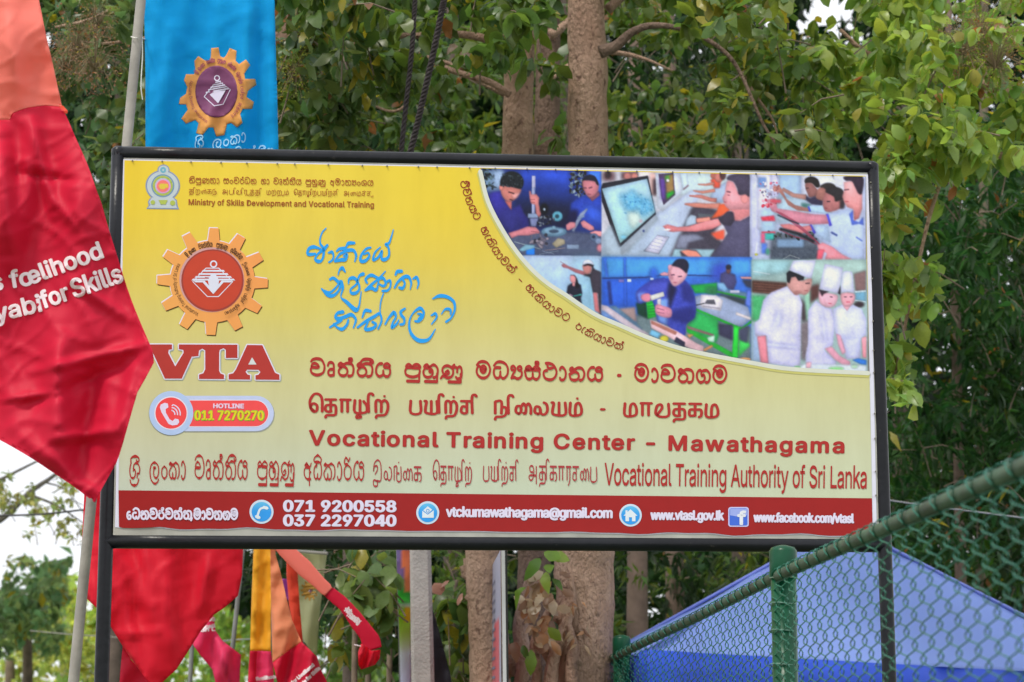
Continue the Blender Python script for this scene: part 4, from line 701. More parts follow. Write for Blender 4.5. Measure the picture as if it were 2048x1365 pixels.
L = glyph_line('e da na va ra hal va tha hal tha', 254, 384, 1038, 1038, 14.5, 1.9, 2.2) + glyph_line('ma aa va tha ga ma', 388, 476, 1038.5, 1039, 14.5, 1.9, 2.2) + [ribbon([(384, 1036), (382, 1042)], 1.8, 1.8)]
px_layers('lettering', L, WHT)
lat('071 9200558', 568, 791, 1023, 1024, 21.5, WHT, 2.2, 1.2); lat('037 2297040', 568, 791, 1052, 1052.5, 21.5, WHT, 2.2, 1.2)
lat('vtckumawathagama@gmail.com', 893, 1224, 1033.5, 1036, 19, WHT, 1.5, 1.1, sp=.93)
lat('www.vtasl.gov.lk', 1302, 1447, 1039.5, 1040.5, 18, WHT, 1.5, 1.1, sp=.93); lat('www.facebook.com/vtasl', 1508, 1707, 1044, 1046, 17.5, WHT, 1.5, 1.1, sp=.93)
# curved Sinhala line
f7 = lambda pts: [(880 + x / 3.33, 310 + y / 3.33) for x, y in pts]
L = [glyph_arc('ja i_long va i_short tha ya ta', f7([(133, 180), (165, 285), (198, 365), (235, 438)]), 11, .85, 1.05), glyph_arc('ha ae ka i_short ya aa va ka hal', f7([(268, 492), (330, 610), (400, 710), (482, 795)]), 11.5, .85, 1.05), \
    [ribbon(f7([(526, 826), (545, 845)]), .9, .9)], glyph_arc('ha ae ka i_short ya aa va ta', f7([(566, 885), (650, 975), (750, 1055), (850, 1112)]), 11.5, .85, 1.05), glyph_arc('ra ae ka i_short ya aa va ka hal', f7([(897, 1152), (1000, 1215), (1110, 1265), (1215, 1303)]), 11.5, .85, 1.05)]
text_line(L, ink_mat((140, 45, 30), 'maroon'))
# blue brush writing
f2 = lambda pts: [(580 + x / 5.055, 430 + y / 5.055) for x, y in pts]
def brush(pts, ws):
    q = catmull(f2(pts), 6); n = len(q); k = np.interp(np.linspace(0, 1, n), np.linspace(0, 1, len(ws)), ws) / 5.055 / 2; return ribbon(q, k * .8, k * 1.15)
B = [brush([(365,135),(325,180),(303,250),(310,300),(335,335),(340,400),(320,460),(285,470),(255,450),(270,410),(300,380),(340,350),(380,305)], [14,18,20,26,30,30,26,36,30,24,26,44,30]),
     brush([(310,345),(240,325),(190,345),(178,395),(215,400),(260,395)], [20,34,34,30,30,22]), brush([(385,385),(425,378),(440,420),(425,460),(390,482)], [16,34,22,24,18]),
     brush([(450,470),(500,400),(540,380),(580,360),(640,360),(668,410),(655,475)], [20,26,30,34,32,30,16]), brush([(560,340),(500,345),(470,370)], [34,28,20]), brush([(560,345),(590,290),(655,285)], [18,36,24]), brush([(450,470),(520,455),(560,450),(575,400),(540,420)], [24,34,38,28,18]),
     brush([(820,330),(770,345),(720,410),(715,465),(760,465),(800,420),(790,385),(745,400)], [16,26,30,34,34,28,22,14]), brush([(915,325),(860,380),(840,455),(890,430),(930,360),(925,440),(965,450),(1000,410),(995,330),(965,300),(1000,285),(1025,220),(1045,150)], [12,24,28,26,18,32,34,28,26,24,28,20,12]),
     brush([(485,610),(500,560),(530,540),(560,580)], [12,20,40,16]), brush([(400,655),(440,640),(490,680),(515,690),(495,760),(440,815),(380,810),(318,745)], [24,30,36,50,26,32,36,18]), brush([(340,760),(400,785),(450,750),(490,700)], [12,26,24,18]), brush([(520,670),(535,740),(515,830),(570,880),(660,960),(695,930),(710,850),(720,775)], [30,30,14,38,48,24,18,12]),
     brush([(590,700),(600,650),(650,640),(690,690),(700,750),(665,790),(620,790),(615,750),(670,700),(700,620),(745,595)], [14,30,34,26,26,32,30,22,22,26,36]), brush([(965,570),(900,640),(830,700),(760,765)], [14,22,30,28]), brush([(890,640),(820,610),(765,650),(780,690)], [26,32,30,26]), brush([(760,765),(820,740),(870,760),(890,700),(900,655),(940,640),(970,690),(945,720),(900,700)], [20,36,32,20,22,34,28,26,18]), brush([(960,690),(1010,665),(1015,720),(985,765),(930,770)], [22,28,22,26,22]),
     brush([(1065,610),(1085,575),(1135,570)], [24,36,28]), brush([(1055,740),(1090,680),(1150,630),(1200,630),(1225,690),(1215,755)], [22,28,34,34,26,12]), brush([(1130,640),(1160,690),(1140,740),(1100,735)], [28,24,34,24]), brush([(1240,650),(1280,635),(1300,690),(1285,748)], [18,36,26,14]),
     brush([(540,980),(480,995),(460,1040),(520,1060),(400,1140)], [34,30,30,34,20]), brush([(470,1060),(560,1030),(620,1010),(665,1060),(640,1145)], [26,34,36,30,16]), brush([(440,1100),(480,1140),(530,1155),(575,1110),(590,1060)], [20,24,34,30,24]),
     brush([(820,975),(760,970),(730,1040)], [26,34,20]), brush([(680,1140),(760,1080),(850,1030),(905,1000),(925,1070),(890,1155)], [22,30,34,26,26,22]), brush([(945,795),(920,870),(910,960),(915,1010)], [16,18,14,20]), brush([(790,1080),(760,1155),(830,1150),(870,1110),(830,1080)], [20,32,34,28,24]),
     brush([(960,1110),(1000,1040),(1050,990),(1070,1030),(1040,1090),(1030,1140),(1080,1100),(1100,1060)], [20,26,40,26,26,32,26,16]), brush([(1165,945),(1120,980),(1130,1020),(1155,1050),(1150,1100),(1110,1110)], [20,32,34,30,28,20]),
     brush([(1260,1075),(1300,1075),(1340,1040),(1350,980),(1310,945),(1240,1000),(1205,1090),(1220,1190),(1280,1260),(1350,1275),(1410,1250),(1470,1155)], [18,28,26,30,34,18,24,36,40,36,30,12]), brush([(1290,1000),(1330,1010),(1300,1060)], [16,26,30]), brush([(1425,1020),(1470,1000),(1480,1040),(1430,1108)], [14,32,24,14]),
     brush([(1440,850),(1510,820),(1590,830),(1655,880),(1665,960),(1630,1040),(1575,1085)], [14,34,32,34,28,22,24]), brush([(1530,1005),(1570,955),(1620,960),(1625,1010)], [12,22,30,18])]
brush_lines = empty_part('brush_lettering', sign)
for a_, b_ in ((0, 10), (10, 21), (21, len(B))): build_layers('brush_word', B[a_:b_], BD, -.0015, BLU, brush_lines, .00005)
# --- gear emblem
GCX, GCY = 425, 563.5
f1 = lambda x, y: (220 + x / 3.4125, 300 + y / 3.4125)
gp = gear_pts(GCX, GCY, 85, 111, 12, -math.pi / 2 + .03, wr=.27, wt=.155, ell=.965)
emb = empty_part('gear_emblem', sign)
def shift(pts, dx, dy): return [(x + dx, y + dy) for x, y in pts]
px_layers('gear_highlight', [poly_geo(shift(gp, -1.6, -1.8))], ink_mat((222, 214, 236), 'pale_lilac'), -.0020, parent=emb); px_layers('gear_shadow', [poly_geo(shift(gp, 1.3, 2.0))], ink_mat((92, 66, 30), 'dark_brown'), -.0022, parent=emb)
gv, gf = poly_geo(gp)
def gear_col(p): t = np.clip(((p[:, 0] - GCX) * .6 - (p[:, 1] - GCY) * .1) / 110 * .5 + .5, 0, 1)[:, None]; a = np.array([228, 166, 88.]); b = np.array([232, 150, 84.]); return np.clip(lin(a * (1 - t) + b * t) * KPRINT, 0, .88)
mesh_obj('gear', plane_map(BD, gv, -.0014), [tuple(x) for x in gf], PRINT, emb, cols=gear_col(gv))
px_layers('gear_disc_halo', [poly_geo(circ(GCX - 1.5, GCY - 3.5, 65))], ink_mat((196, 150, 150), 'rosy_grey'), -.0010, parent=emb)
px_layers('gear_disc_rim', [poly_geo(circ(GCX, GCY - 2, 62.5))], ink_mat((152, 62, 52), 'brown_red'), -.0008, parent=emb)
dv, df = ring_geo(GCX, GCY - 2.5, .01, 59); px_layers('gear_disc', [(dv, df)], ink_mat((188, 66, 44), 'brick'), -.0006, parent=emb)
LG = [];  z = lambda pts: [f1(*p) for p in pts]
diamond = z([(655, 808), (742, 808), (838, 900), (740, 1002), (665, 1002), (565, 900)])
LG.append(ribbon(diamond + diamond[:1], .9, .9)); LG.append(ring_geo(*f1(707, 780), 4.6, 7.4, 24))
for y0, h in ((820, 5), (842, 5), (862, 5), (880, 6)):
    w = 25 + (y0 - 800) * 1.15; LG.append(poly_geo(z([(705 - w - 22, y0), (705 + w + 22, y0), (705 + w + 32, y0 + 12), (705 - w - 32, y0 + 12)])))
LG.append(poly_geo(z([(570, 893), (645, 893), (705, 960), (762, 893), (836, 893), (828, 905), (775, 905), (705, 985), (632, 905), (582, 905)]))); LG.append(poly_geo(z([(668, 890), (690, 850), (720, 848), (745, 890), (735, 950), (705, 980), (680, 950)])))
px_layers('gear_logo', LG, ink_mat((210, 214, 240), 'white_blue'), -.0004, parent=emb)
px_layers('gear_logo_line', [ribbon(z([(650, 872), (705, 880), (760, 872)]), .9, .9), ribbon(z([(680, 900), (690, 895), (725, 898), (735, 925), (712, 950), (690, 935), (700, 915), (722, 918)]), .45, .45)], ink_mat((170, 60, 62), 'logo_red'), -.0002, parent=emb)
arc = lambda r, a0, a1, n=14: [(GCX + r * math.cos(math.radians(a0 + (a1 - a0) * k / n)), GCY - 2 + r * .97 * math.sin(math.radians(a0 + (a1 - a0) * k / n))) for k in range(n + 1)]
L = glyph_arc('shri sp la am ka aa', arc(70, -136, -118), 7, .5, .7) + glyph_arc('va ru tha hal tha i_long ya', arc(70, -112, -90), 7, .5, .7) + glyph_arc('pa u_sign ha u_sign nna u_sign', arc(70, -84, -66), 7, .5, .7) + glyph_arc('a dhi ka aa ri ya', arc(70, -60, -38), 7, .5, .7)
L += glyph_arc('t_I t_la t_nga t_dot t_ai t_ka', arc(70, -30, -8), 5.5, .4, .5) + glyph_arc('t_e t_ta t_aa t_zh t_i t_rr t_dot', arc(70, -3, 17), 5.5, .4, .5) + glyph_arc('t_pa t_ya t_i t_rr t_dot t_ca t_i', arc(70, 22, 38), 5.5, .4, .5) + glyph_arc('t_a t_ta t_i t_ka t_aa t_ra t_ca t_ai t_pa', arc(70, 43, 70), 5.5, .4, .5)
px_layers('ring_lettering', L, ink_mat((72, 46, 30), 'ring_brown'), -.0008, parent=emb)
px_layers('ring_lettering', latin_arc('Vocational Training Authority of Sri Lanka', arc(72, 112, 207, 30), 7.5), ink_mat((72, 46, 30), 'ring_brown'), -.0008, parent=emb)
# --- VTA letters
f8 = lambda pts: [(220 + x / 5.12, 660 + y / 5.12) for x, y in pts]
Vv = f8([(380,150),(635,150),(635,198),(602,206),(597,238),(668,375),(754,235),(750,206),(705,198),(705,150),(1305,153),(1305,288),(1186,288),(1186,206),(1160,188),(1125,206),(1118,235),(1118,420),(1132,448),(1168,460),(1168,505),(912,503),(912,460),(956,445),(975,405),(975,212),(945,192),(912,212),(905,268),(838,276),(735,500),(562,500),(425,206),(380,198)])
Av = f8([(1405,155),(1560,158),(1690,440),(1735,460),(1735,512),(1490,510),(1490,466),(1520,460),(1540,432),(1520,410),(1405,408),(1388,430),(1408,458),(1435,464),(1435,510),(1215,508),(1215,456),(1262,445),(1290,405)])
vta = empty_part('initials', sign); out = []
for a in range(12):
    for Q in (Vv, Av): out.append(poly_geo(shift(Q, 2.3 * math.cos(a * math.pi / 6), 2.3 * math.sin(a * math.pi / 6))))
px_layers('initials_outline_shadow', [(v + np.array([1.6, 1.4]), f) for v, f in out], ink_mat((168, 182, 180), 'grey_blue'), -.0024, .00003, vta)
px_layers('initials_outline', out, ink_mat((216, 214, 232), 'outline_white'), -.0016, .00003, vta)
px_layers('initials_letters', [poly_geo(Vv), poly_geo(Av)], ink_mat((172, 54, 48), 'letter_red'), -.0008, .0001, vta); px_layers('initials_letter_eye', [poly_geo(f8([(1455, 282), (1500, 356), (1416, 356)]))], ink_mat((200, 208, 210), 'eye_grey'), -.0005, parent=vta)
# --- hotline badge
hb = empty_part('hotline_badge', sign)
def pill(x0, x1, y0, y1, n=14):
    r = (y1 - y0) / 2; cy_ = (y0 + y1) / 2; return [(x0, y0)] + [(x1 - r + r * math.cos(t), cy_ + r * math.sin(t)) for t in np.linspace(-math.pi / 2, math.pi / 2, n)] + [(x0, y1)]
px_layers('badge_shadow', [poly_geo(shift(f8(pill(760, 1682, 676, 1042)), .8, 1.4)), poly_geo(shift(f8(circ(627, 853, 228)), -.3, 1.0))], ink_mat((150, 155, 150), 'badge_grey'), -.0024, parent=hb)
px_layers('badge_rim', [poly_geo(f8(pill(760, 1678, 676, 1038)))], ink_mat((184, 196, 236), 'badge_lilac'), -.0020, parent=hb); px_layers('badge_line', [poly_geo(f8(pill(800, 1628, 717, 996)))], ink_mat((220, 216, 240), 'badge_white'), -.0018, parent=hb)
px_layers('badge_field', [poly_geo(f8(pill(815, 1620, 724, 988)))], ink_mat((236, 78, 80), 'badge_red'), -.0016, parent=hb)
px_layers('badge_disc', [poly_geo(f8(circ(627, 853, 226)))], ink_mat((170, 192, 232), 'badge_blue'), -.0014, parent=hb); px_layers('badge_disc_line', [poly_geo(f8(circ(625, 853, 172)))], ink_mat((218, 214, 240), 'badge_white'), -.0012, parent=hb)
px_layers('badge_disc_field', [poly_geo(f8(circ(625, 853, 160)))], ink_mat((238, 72, 74), 'badge_red2'), -.0010, parent=hb)
HS = f8([(510, 795), (520, 765), (560, 748), (592, 755), (598, 795), (570, 812), (572, 850), (610, 915), (640, 935), (665, 910), (700, 915), (710, 945), (690, 972), (640, 980), (600, 965), (560, 900), (525, 840)])
px_layers('handset', [poly_geo(HS)] + [ribbon(f8([(635, 770 + 22 * k + 8), (680 - 12 * k, 790 + 18 * k), (724 - 28 * k, 882 - 4 * k)][:1] + [(625 + (95 - 28 * k) * math.cos(t), 865 + (100 - 30 * k) * math.sin(t)) for t in np.linspace(-1.35, .1, 7)]), 1.2, 1.2) for k in range(3)], ink_mat((216, 205, 236), 'handset_white'), -.0007, parent=hb)
lat('HOTLINE', 427, 487.5, 816.5, 817, 8.6, ink_mat((225, 200, 225), 'hot_white'), .8, .6, lift=-.0009, parent=hb)
lat('011 7270270', 389.5, 527.5, 840.5, 841, 18.5, ink_mat((120, 190, 70), 'lime'), 1.9, 1.4, lift=-.0012, parent=hb); lat('011 7270270', 390.5, 526.5, 840, 840.5, 17.5, ink_mat((214, 205, 36), 'yellow'), 1.2, .8, lift=-.0006, parent=hb)
# --- round contact icons
for i, (cx_, cy_, r) in enumerate(((523, 1024, 24), (855.5, 1026, 23), (1261, 1031, 22.5))):
    ic = empty_part('contact_icon', sign)
    px_layers('icon_rim', [poly_geo(circ(cx_, cy_, r))], ink_mat((196, 212, 240), 'icon_rim'), -.0020, parent=ic)
    dv, df = ring_geo(cx_, cy_, .01, r * .82); mesh_obj('icon_disc', plane_map(BD, dv, -.0014), df, PRINT, ic, cols=np.clip(lin(np.array([(50 + 60 * max(0, -(y - cy_) / r), 150 + 45 * max(0, -(y - cy_) / r), 238) for x, y in dv])) * KPRINT, 0, .88))
    m = ink_mat((212, 222, 244), 'icon_white')
    if i == 0: lay = [ribbon(catmull([(cx_ + 10, cy_ - 9), (cx_ - 2, cy_ - 6), (cx_ - 7, cy_ + 5), (cx_ - 8, cy_ + 13)], 5), 2.1, 2.1), ribbon([(cx_ + 4, cy_ - 9), (cx_ + 12, cy_ - 7)], 3, 3), ribbon([(cx_ - 11, cy_ + 9), (cx_ - 4, cy_ + 12)], 3, 3)]
    elif i == 1: lay = [poly_geo([(cx_ - 11, cy_ - 4), (cx_, cy_ + 4), (cx_ + 12, cy_ - 5), (cx_ + 12, cy_ + 10), (cx_ - 11, cy_ + 10)]), poly_geo([(cx_ - 9, cy_ - 5), (cx_, cy_ - 13), (cx_ + 9, cy_ - 6), (cx_, cy_ + 2)])]
    else: lay = [poly_geo([(cx_ - 14, cy_ + 1), (cx_, cy_ - 12), (cx_ + 14, cy_ + 1), (cx_ + 10, cy_ + 1), (cx_ + 10, cy_ + 12), (cx_ + 3, cy_ + 12), (cx_ + 3, cy_ + 4), (cx_ - 3, cy_ + 4), (cx_ - 3, cy_ + 12), (cx_ - 10, cy_ + 12), (cx_ - 10, cy_ + 1)]), poly_geo([(cx_ - 10, cy_ - 10), (cx_ - 6, cy_ - 10), (cx_ - 6, cy_ - 2), (cx_ - 10, cy_)])]
    px_layers('icon_sign', lay, m, -.0009, parent=ic)
    if i == 1: px_layers('icon_mark', [ring_geo(cx_, cy_ - 4, 2.2, 3.6, 16)], ink_mat((70, 150, 225), 'icon_blue'), -.0006, parent=ic)
ic = empty_part('contact_icon', sign)
def rrect(x0, y0, x1, y1, r): return [(a + r * math.cos(t), b + r * math.sin(t)) for a, b, s in ((x1 - r, y0 + r, -math.pi / 2), (x1 - r, y1 - r, 0), (x0 + r, y1 - r, math.pi / 2), (x0 + r, y0 + r, math.pi)) for t in np.linspace(s, s + math.pi / 2, 5)]
px_layers('icon_rim', [poly_geo(rrect(1456.5, 1014.5, 1497.5, 1054, 5))], ink_mat((190, 190, 232), 'icon_lilac'), -.0020, parent=ic); px_layers('icon_field', [poly_geo(rrect(1459, 1017, 1495, 1051.5, 3.5))], ink_mat((66, 104, 208), 'icon_field'), -.0017, parent=ic)
px_layers('icon_gloss', [poly_geo([(1460, 1018), (1494, 1018), (1494, 1031), (1477, 1034), (1460, 1031)])], ink_mat((150, 165, 226), 'icon_gloss'), -.0015, parent=ic)
lat('f', 1476, 1491, 1049, 1049, 25, ink_mat((218, 222, 246), 'icon_f'), 1.6, lift=-.0012, parent=ic)
# --- small state emblem
se = empty_part('state_emblem', sign); f9 = lambda pts: [(290 + x / 13.65, 325 + y / 13.65) for x, y in pts]
px_layers('emblem_edge', [poly_geo(f9(circ(485, 640, 472, 430))), poly_geo(f9(circ(505, 210, 165, 150))), poly_geo(f9([(35, 1272), (100, 1180), (80, 1080), (120, 1000), (200, 930), (760, 930), (870, 1030), (890, 1180), (930, 1285)]))], ink_mat((130, 145, 175), 'emblem_edge'), -.0024, parent=se)
px_layers('emblem_field', [poly_geo(f9(circ(485, 640, 430, 395))), poly_geo(f9(circ(505, 212, 138, 125))), poly_geo(f9([(80, 1245), (150, 1170), (110, 1080), (190, 960), (760, 960), (850, 1060), (850, 1180), (880, 1250)]))], ink_mat((182, 194, 200), 'emblem_field'), -.0020, parent=se)
px_layers('emblem_ring', [ring_geo(*f9([(485, 640)])[0], 20.5, 23, 36)], ink_mat((110, 145, 175), 'emblem_blue'), -.0017, parent=se)
px_layers('emblem_petals', [ring_geo(*f9([(485, 640)])[0], 16, 20, 36)] + [poly_geo(circ(*(np.array(f9([(485, 640)])[0]) + 18.2 * np.array([math.cos(a), math.sin(a)])), 2.3, n=8)) for a in np.arange(0, 6.28, .524)] + [poly_geo(f9(circ(215, 1095, 60))), poly_geo(f9(circ(755, 1110, 70))), poly_geo(f9([(370, 1030), (620, 1030), (560, 1150), (430, 1150)]))], ink_mat((166, 182, 84), 'emblem_green'), -.0015, parent=se)
px_layers('emblem_core', [poly_geo(f9(circ(500, 655, 205, 190)))], ink_mat((214, 150, 200), 'emblem_pink'), -.0012, parent=se); px_layers('emblem_core_red', [poly_geo(f9(circ(490, 650, 165, 160)))], ink_mat((240, 120, 110), 'emblem_red'), -.0010, parent=se)
px_layers('emblem_lion', [poly_geo(f9([(370, 640), (430, 580), (620, 590), (640, 690), (560, 700), (520, 740), (420, 730)]))], ink_mat((215, 190, 70), 'emblem_gold'), -.0008, parent=se); px_layers('emblem_wheel', [ring_geo(*f9([(495, 210)])[0], 2, 6, 18)], ink_mat((110, 170, 190), 'emblem_teal'), -.0016, parent=se)
# small rivets and vinyl tears along the frame
rv = MB()
for k in range(26):
    x = 262 + k * 56.5 + rw.uniform(-12, 12); v, f = tube_geo([BD(x, 321.5 + (x - 250) * .0209, -.004), BD(x, 321.5 + (x - 250) * .0209, .003)], .0028, 6); rv.add(v, f)
for k in range(11):
    y = 380 + k * 62 + rw.uniform(-15, 15); v, f = tube_geo([BD(1741 + (y - 350) * .0175, y, -.004), BD(1741 + (y - 350) * .0175, y, .003)], .003, 6); rv.add(v, f)
rv.obj('rivets', mat('rivet_metal', (.3, .28, .25), .5, metal=.7), sign, kind='stuff')
# ------------------------------------------------------------------ flags, poles
def fbm(x, y, s, seed=0.0): return mnoise.noise(Vector((x * s, y * s, seed)))
def cloth_piece(name, outline, surf, m, parent, step=9, cols=None, lift=0.0, thick=.0012):
    """cloth cut to a pixel outline on a folded surface, with a real back side"""
    pts = [Vector(p) for p in outline]; n = len(pts); dense = []
    for i in range(n):
        a, b = pts[i], pts[(i + 1) % n]; k = max(1, int((b - a).length / step)); dense += [a + (b - a) * (j / k) for j in range(k)]
    n = len(dense); xs = [p.x for p in dense]; ys = [p.y for p in dense]; inner = []
    def inside(x, y):
        c = False; j = n - 1
        for i in range(n):
            if (dense[i].y > y) != (dense[j].y > y) and x < (dense[j].x - dense[i].x) * (y - dense[i].y) / (dense[j].y - dense[i].y) + dense[i].x: c = not c
            j = i
        return c
    y = min(ys) + step * .5
    while y < max(ys):
        x = min(xs) + step * .5
        while x < max(xs):
            q = Vector((x, y))
            if inside(x, y) and min((q - d).length_squared for d in dense) > (step * .45) ** 2: inner.append(q)
            x += step
        y += step
    v2, _, tris, _, _, _ = delaunay_2d_cdt(dense + inner, [(i, (i + 1) % n) for i in range(n)], [list(range(n))], 1, 1e-6)
    V = [surf(p.x, p.y, lift) for p in v2]; c = [cols(p.x, p.y) for p in v2] if cols else None
    o = mesh_obj(name, V, [tuple(t) for t in tris], m, parent, smooth=True, cols=c)
    so = o.modifiers.new('thickness', 'SOLIDIFY'); so.thickness = thick; so.offset = 0
    return o
def wrinkle(x, y, seed, s=.02, ang=.5):
    u = x * math.cos(ang) + y * math.sin(ang); v = -x * math.sin(ang) + y * math.cos(ang)
    n = mnoise.noise(Vector((u * s * .45, v * s, seed))); return (1 - abs(n) * 3.2) ** 2 if abs(n) < .3125 else 0
def folds(spec, noise_amp=.006, ns=.012, seed=0.0, wr=.007):
    """sum of soft ridges: (amplitude m, wavelength px, angle deg, phase, sharpness)"""
    def f(x, y):
        h = 0
        for a, w, ang, ph, sh in spec:
            t = math.radians(ang); s = (x * math.cos(t) + y * math.sin(t)) / w * 6.283 + ph + 1.3 * fbm(x, y, .0035, seed + w)
            v = .5 + .5 * math.sin(s); h += a * (v ** sh) * (.65 + .7 * fbm(x, y, .006, seed + 9))
        return h * 1.5 + noise_amp * fbm(x, y, ns, seed) + noise_amp * .5 * fbm(x, y, ns * 2.6, seed + 3) + wr * wrinkle(x, y, seed, .014, .35) + wr * .7 * wrinkle(x, y, seed + 5, .022, -.6)
    return f
def creases(lines):
    """sharp ironed or pulled creases between two pixels: (x0,y0,x1,y1,height,width)"""
    def f(x, y):
        h = 0
        for x0, y0, x1, y1, a, w in lines:
            dx, dy = x1 - x0, y1 - y0; L2 = dx * dx + dy * dy; t = max(0, min(1, ((x - x0) * dx + (y - y0) * dy) / L2)); d = math.hypot(x - x0 - t * dx, y - y0 - t * dy)
            h += 1.9 * a * math.exp(-(d / w) ** 2) * math.sin(math.pi * min(max(t, .04), .96)) ** .5
        return h
    return f
CRIM = cloth_mat('crimson_cloth', (.72, .010, .052), .33); CRIM_B = cloth_mat('crimson_cloth_bright', (.90, .018, .055), .45)
SALM = cloth_mat('salmon_cloth', (.98, .30, .24), .46); ORNG = cloth_mat('orange_red_cloth', (.9, .10, .05), .4); PEACH = cloth_mat('peach_cloth', (.90, .36, .18), .4)
YELL = cloth_mat('yellow_cloth', (.95, .50, .03), .4); BLUC = cloth_mat('sky_blue_cloth', (.0, .44, .86), .42, rough=.8); CREAM = cloth_mat('cream_cloth', (.62, .62, .36), .4); PINK = cloth_mat('pink_cloth', (.95, .07, .22), .5); MAG = cloth_mat('magenta_cloth', (.4, .06, .4), .4)
WTX = ink_mat((236, 214, 220), 'flag_white')
# 1 near red flag on the left
fl = thing('flag', P(60, 1000, 6.6), 'big crimson flag with a salmon upper part, hanging over the left edge of the signboard', 'flag', 'festival flags on poles')
FS = Plane(P(100, 500, 6.6), -.05); _a = folds([(.035, 210, 12, .4, 1.6), (.012, 95, -8, 1.0, 2), (.02, 420, 70, .5, 1)], .012, .008, 2)
_b = creases([(60, 240, 110, 430, .02, 12), (0, 270, 20, 520, .05, 24), (110, 400, 150, 455, .012, 8), (20, 345, 175, 365, -.008, 7), (60, 745, 290, 690, .012, 9), (0, 800, 120, 785, .010, 7), (60, 810, 270, 720, -.012, 12), (100, 880, 230, 860, .016, 12), (30, 860, 180, 980, .014, 16), (120, 640, 110, 900, .02, 22), (200, 720, 150, 980, -.02, 24), (230, 260, 250, 560, .01, 14), (70, 215, 40, 500, .02, 20), (270, 730, 240, 860, .012, 12), (140, 560, 260, 640, .01, 10)])
FS.fold = lambda x, y: _a(x, y) + _b(x, y)
tp = [(-90, -200), (58, -200), (70, -60), (78, 0), (92, 70), (108, 140), (124, 214), (90, 211), (55, 216), (25, 226), (18, 240), (-90, 245)]
cr_ = [(-90, 245), (18, 240), (25, 226), (55, 216), (90, 211), (124, 214), (135, 240), (150, 275), (165, 310), (182, 350), (204, 410), (222, 475), (245, 550), (262, 600), (285, 660), (306, 706), (308, 725), (292, 755), (275, 785), (262, 830), (245, 890), (233, 925), (200, 985), (190, 1006), (183, 997), (150, 972), (110, 945), (60, 912), (0, 878), (-60, 850), (-90, 840)]
cloth_piece('upper_cloth', tp, FS, SALM, fl, 6); cloth_piece('lower_cloth', cr_, FS, CRIM, fl, 6)
def seam(name, pts, surf, m, parent, w=1.6, lift=.0016): build_layers(name, [ribbon(catmull(pts, 5), w, w)], surf, lift, m, parent)
seam('hem', [(18, 237), (25, 224), (55, 213), (90, 208.5), (122, 211)], FS, SALM, fl, 2.2)
seam('fold_back', [(120, 210), (128, 222), (133, 224), (124, 214)], FS, ORNG, fl, 3)
def ftext(body, x0, y0, x1, y1, cap, surf, parent, b=2.2, m=None, lift=.004):
    L = math.hypot(x1 - x0, y1 - y0); return lat(body, x0, x1, y0, y1, cap, m or WTX, b, b * .8, lift=lift, surf=surf, parent=parent)
ftext('s fo', -14, 582, 66, 569, 33, FS, fl, 1.9); ftext('elihood', 62, 569, 207, 515, 33, FS, fl, 1.9); ftext('oyabi', -34, 650, 84, 622, 33, FS, fl, 1.9); ftext('for', 87, 617, 140, 599, 33, FS, fl, 1.9); ftext('Skills', 150, 596, 247, 563, 36, FS, fl, 1.9)
for q, nm in (([(308, 725), (292, 755), (275, 785), (262, 830), (245, 890), (233, 925), (200, 985), (190, 1004)], 'hem'), ([(183, 997), (150, 972), (110, 945), (60, 912), (0, 878), (-60, 850)], 'hem'), ([(126, 222), (135, 240), (150, 275), (182, 350), (222, 475), (262, 600), (306, 706)], 'hem')):
    seam(nm, [(x - 2.5, y - 1.5) for x, y in q], FS, CRIM, fl, 2.6)
# 2 blue flag behind the sign
bf = thing('flag', P(420, 330, 8.9), 'bright blue flag with an orange gear and purple disc, rising behind the signboard', 'flag', 'festival flags on poles')
BF = Plane(P(420, 150, 8.9), .05); _c = folds([(.03, 150, 6, .6, 1.3), (.012, 60, 3, 0, 2)], .008, .008, 5); _d = creases([(500, 0, 480, 320, .03, 18), (345, 60, 320, 300, .02, 16), (420, 220, 400, 300, .02, 14), (540, 0, 535, 300, .012, 10)])
BF.fold = lambda x, y: _c(x, y) + _d(x, y)
cloth_piece('cloth', [(288, -180), (544, -180), (549, 0), (551, 80), (554, 180), (557, 300), (560, 420), (290, 420), (291, 300), (291, 150), (288, 0)], BF, BLUC, bf)
gx0, gy0 = 434, 184
gpb = [(364.5, 117), (395, 112), (425, 98)]
z7 = lambda pts: [(330 + x / 5.935, 80 + y / 5.935) for x, y in pts]
gb = z7([(550, 100), (635, 92), (655, 195), (695, 215), (720, 195), (770, 100), (848, 130), (838, 250), (880, 290), (960, 235), (1010, 300), (940, 400), (950, 465), (1070, 465), (1085, 535), (985, 605), (965, 680), (1055, 740), (1035, 820), (920, 820), (890, 880), (918, 985), (855, 1040), (785, 985), (735, 1000), (705, 1130), (610, 1148), (575, 1040), (515, 1040), (440, 1135), (370, 1110), (400, 990), (360, 950), (250, 995), (195, 935), (270, 830), (250, 765), (165, 765), (180, 690), (250, 640), (265, 560), (225, 480), (250, 410), (345, 410), (360, 370), (350, 250), (395, 195), (490, 255), (540, 245)])
cloth_piece('gear_emblem', gb, BF, cloth_mat('orange_print', (.90, .44, .12), .3), bf, 6, lift=.003)
cloth_piece('gear_disc', z7(circ(610, 615, 250, 308, 30)), BF, cloth_mat('purple_print', (.26, .075, .19), .3), bf, 6, lift=.0055)
WT2 = ink_mat((205, 200, 222), 'flag_logo')
dl = [ribbon(z7([(465, 675), (620, 480), (775, 590), (690, 765), (585, 785), (465, 675)]), .8, .8), ring_geo(*z7([(617, 455)])[0], 4, 6, 16)]
for k in range(5): dl.append(ribbon(z7([(600 - 28 * k, 505 + 30 * k), (660 + 24 * k, 492 + 22 * k)]), 1.3, 1.3))
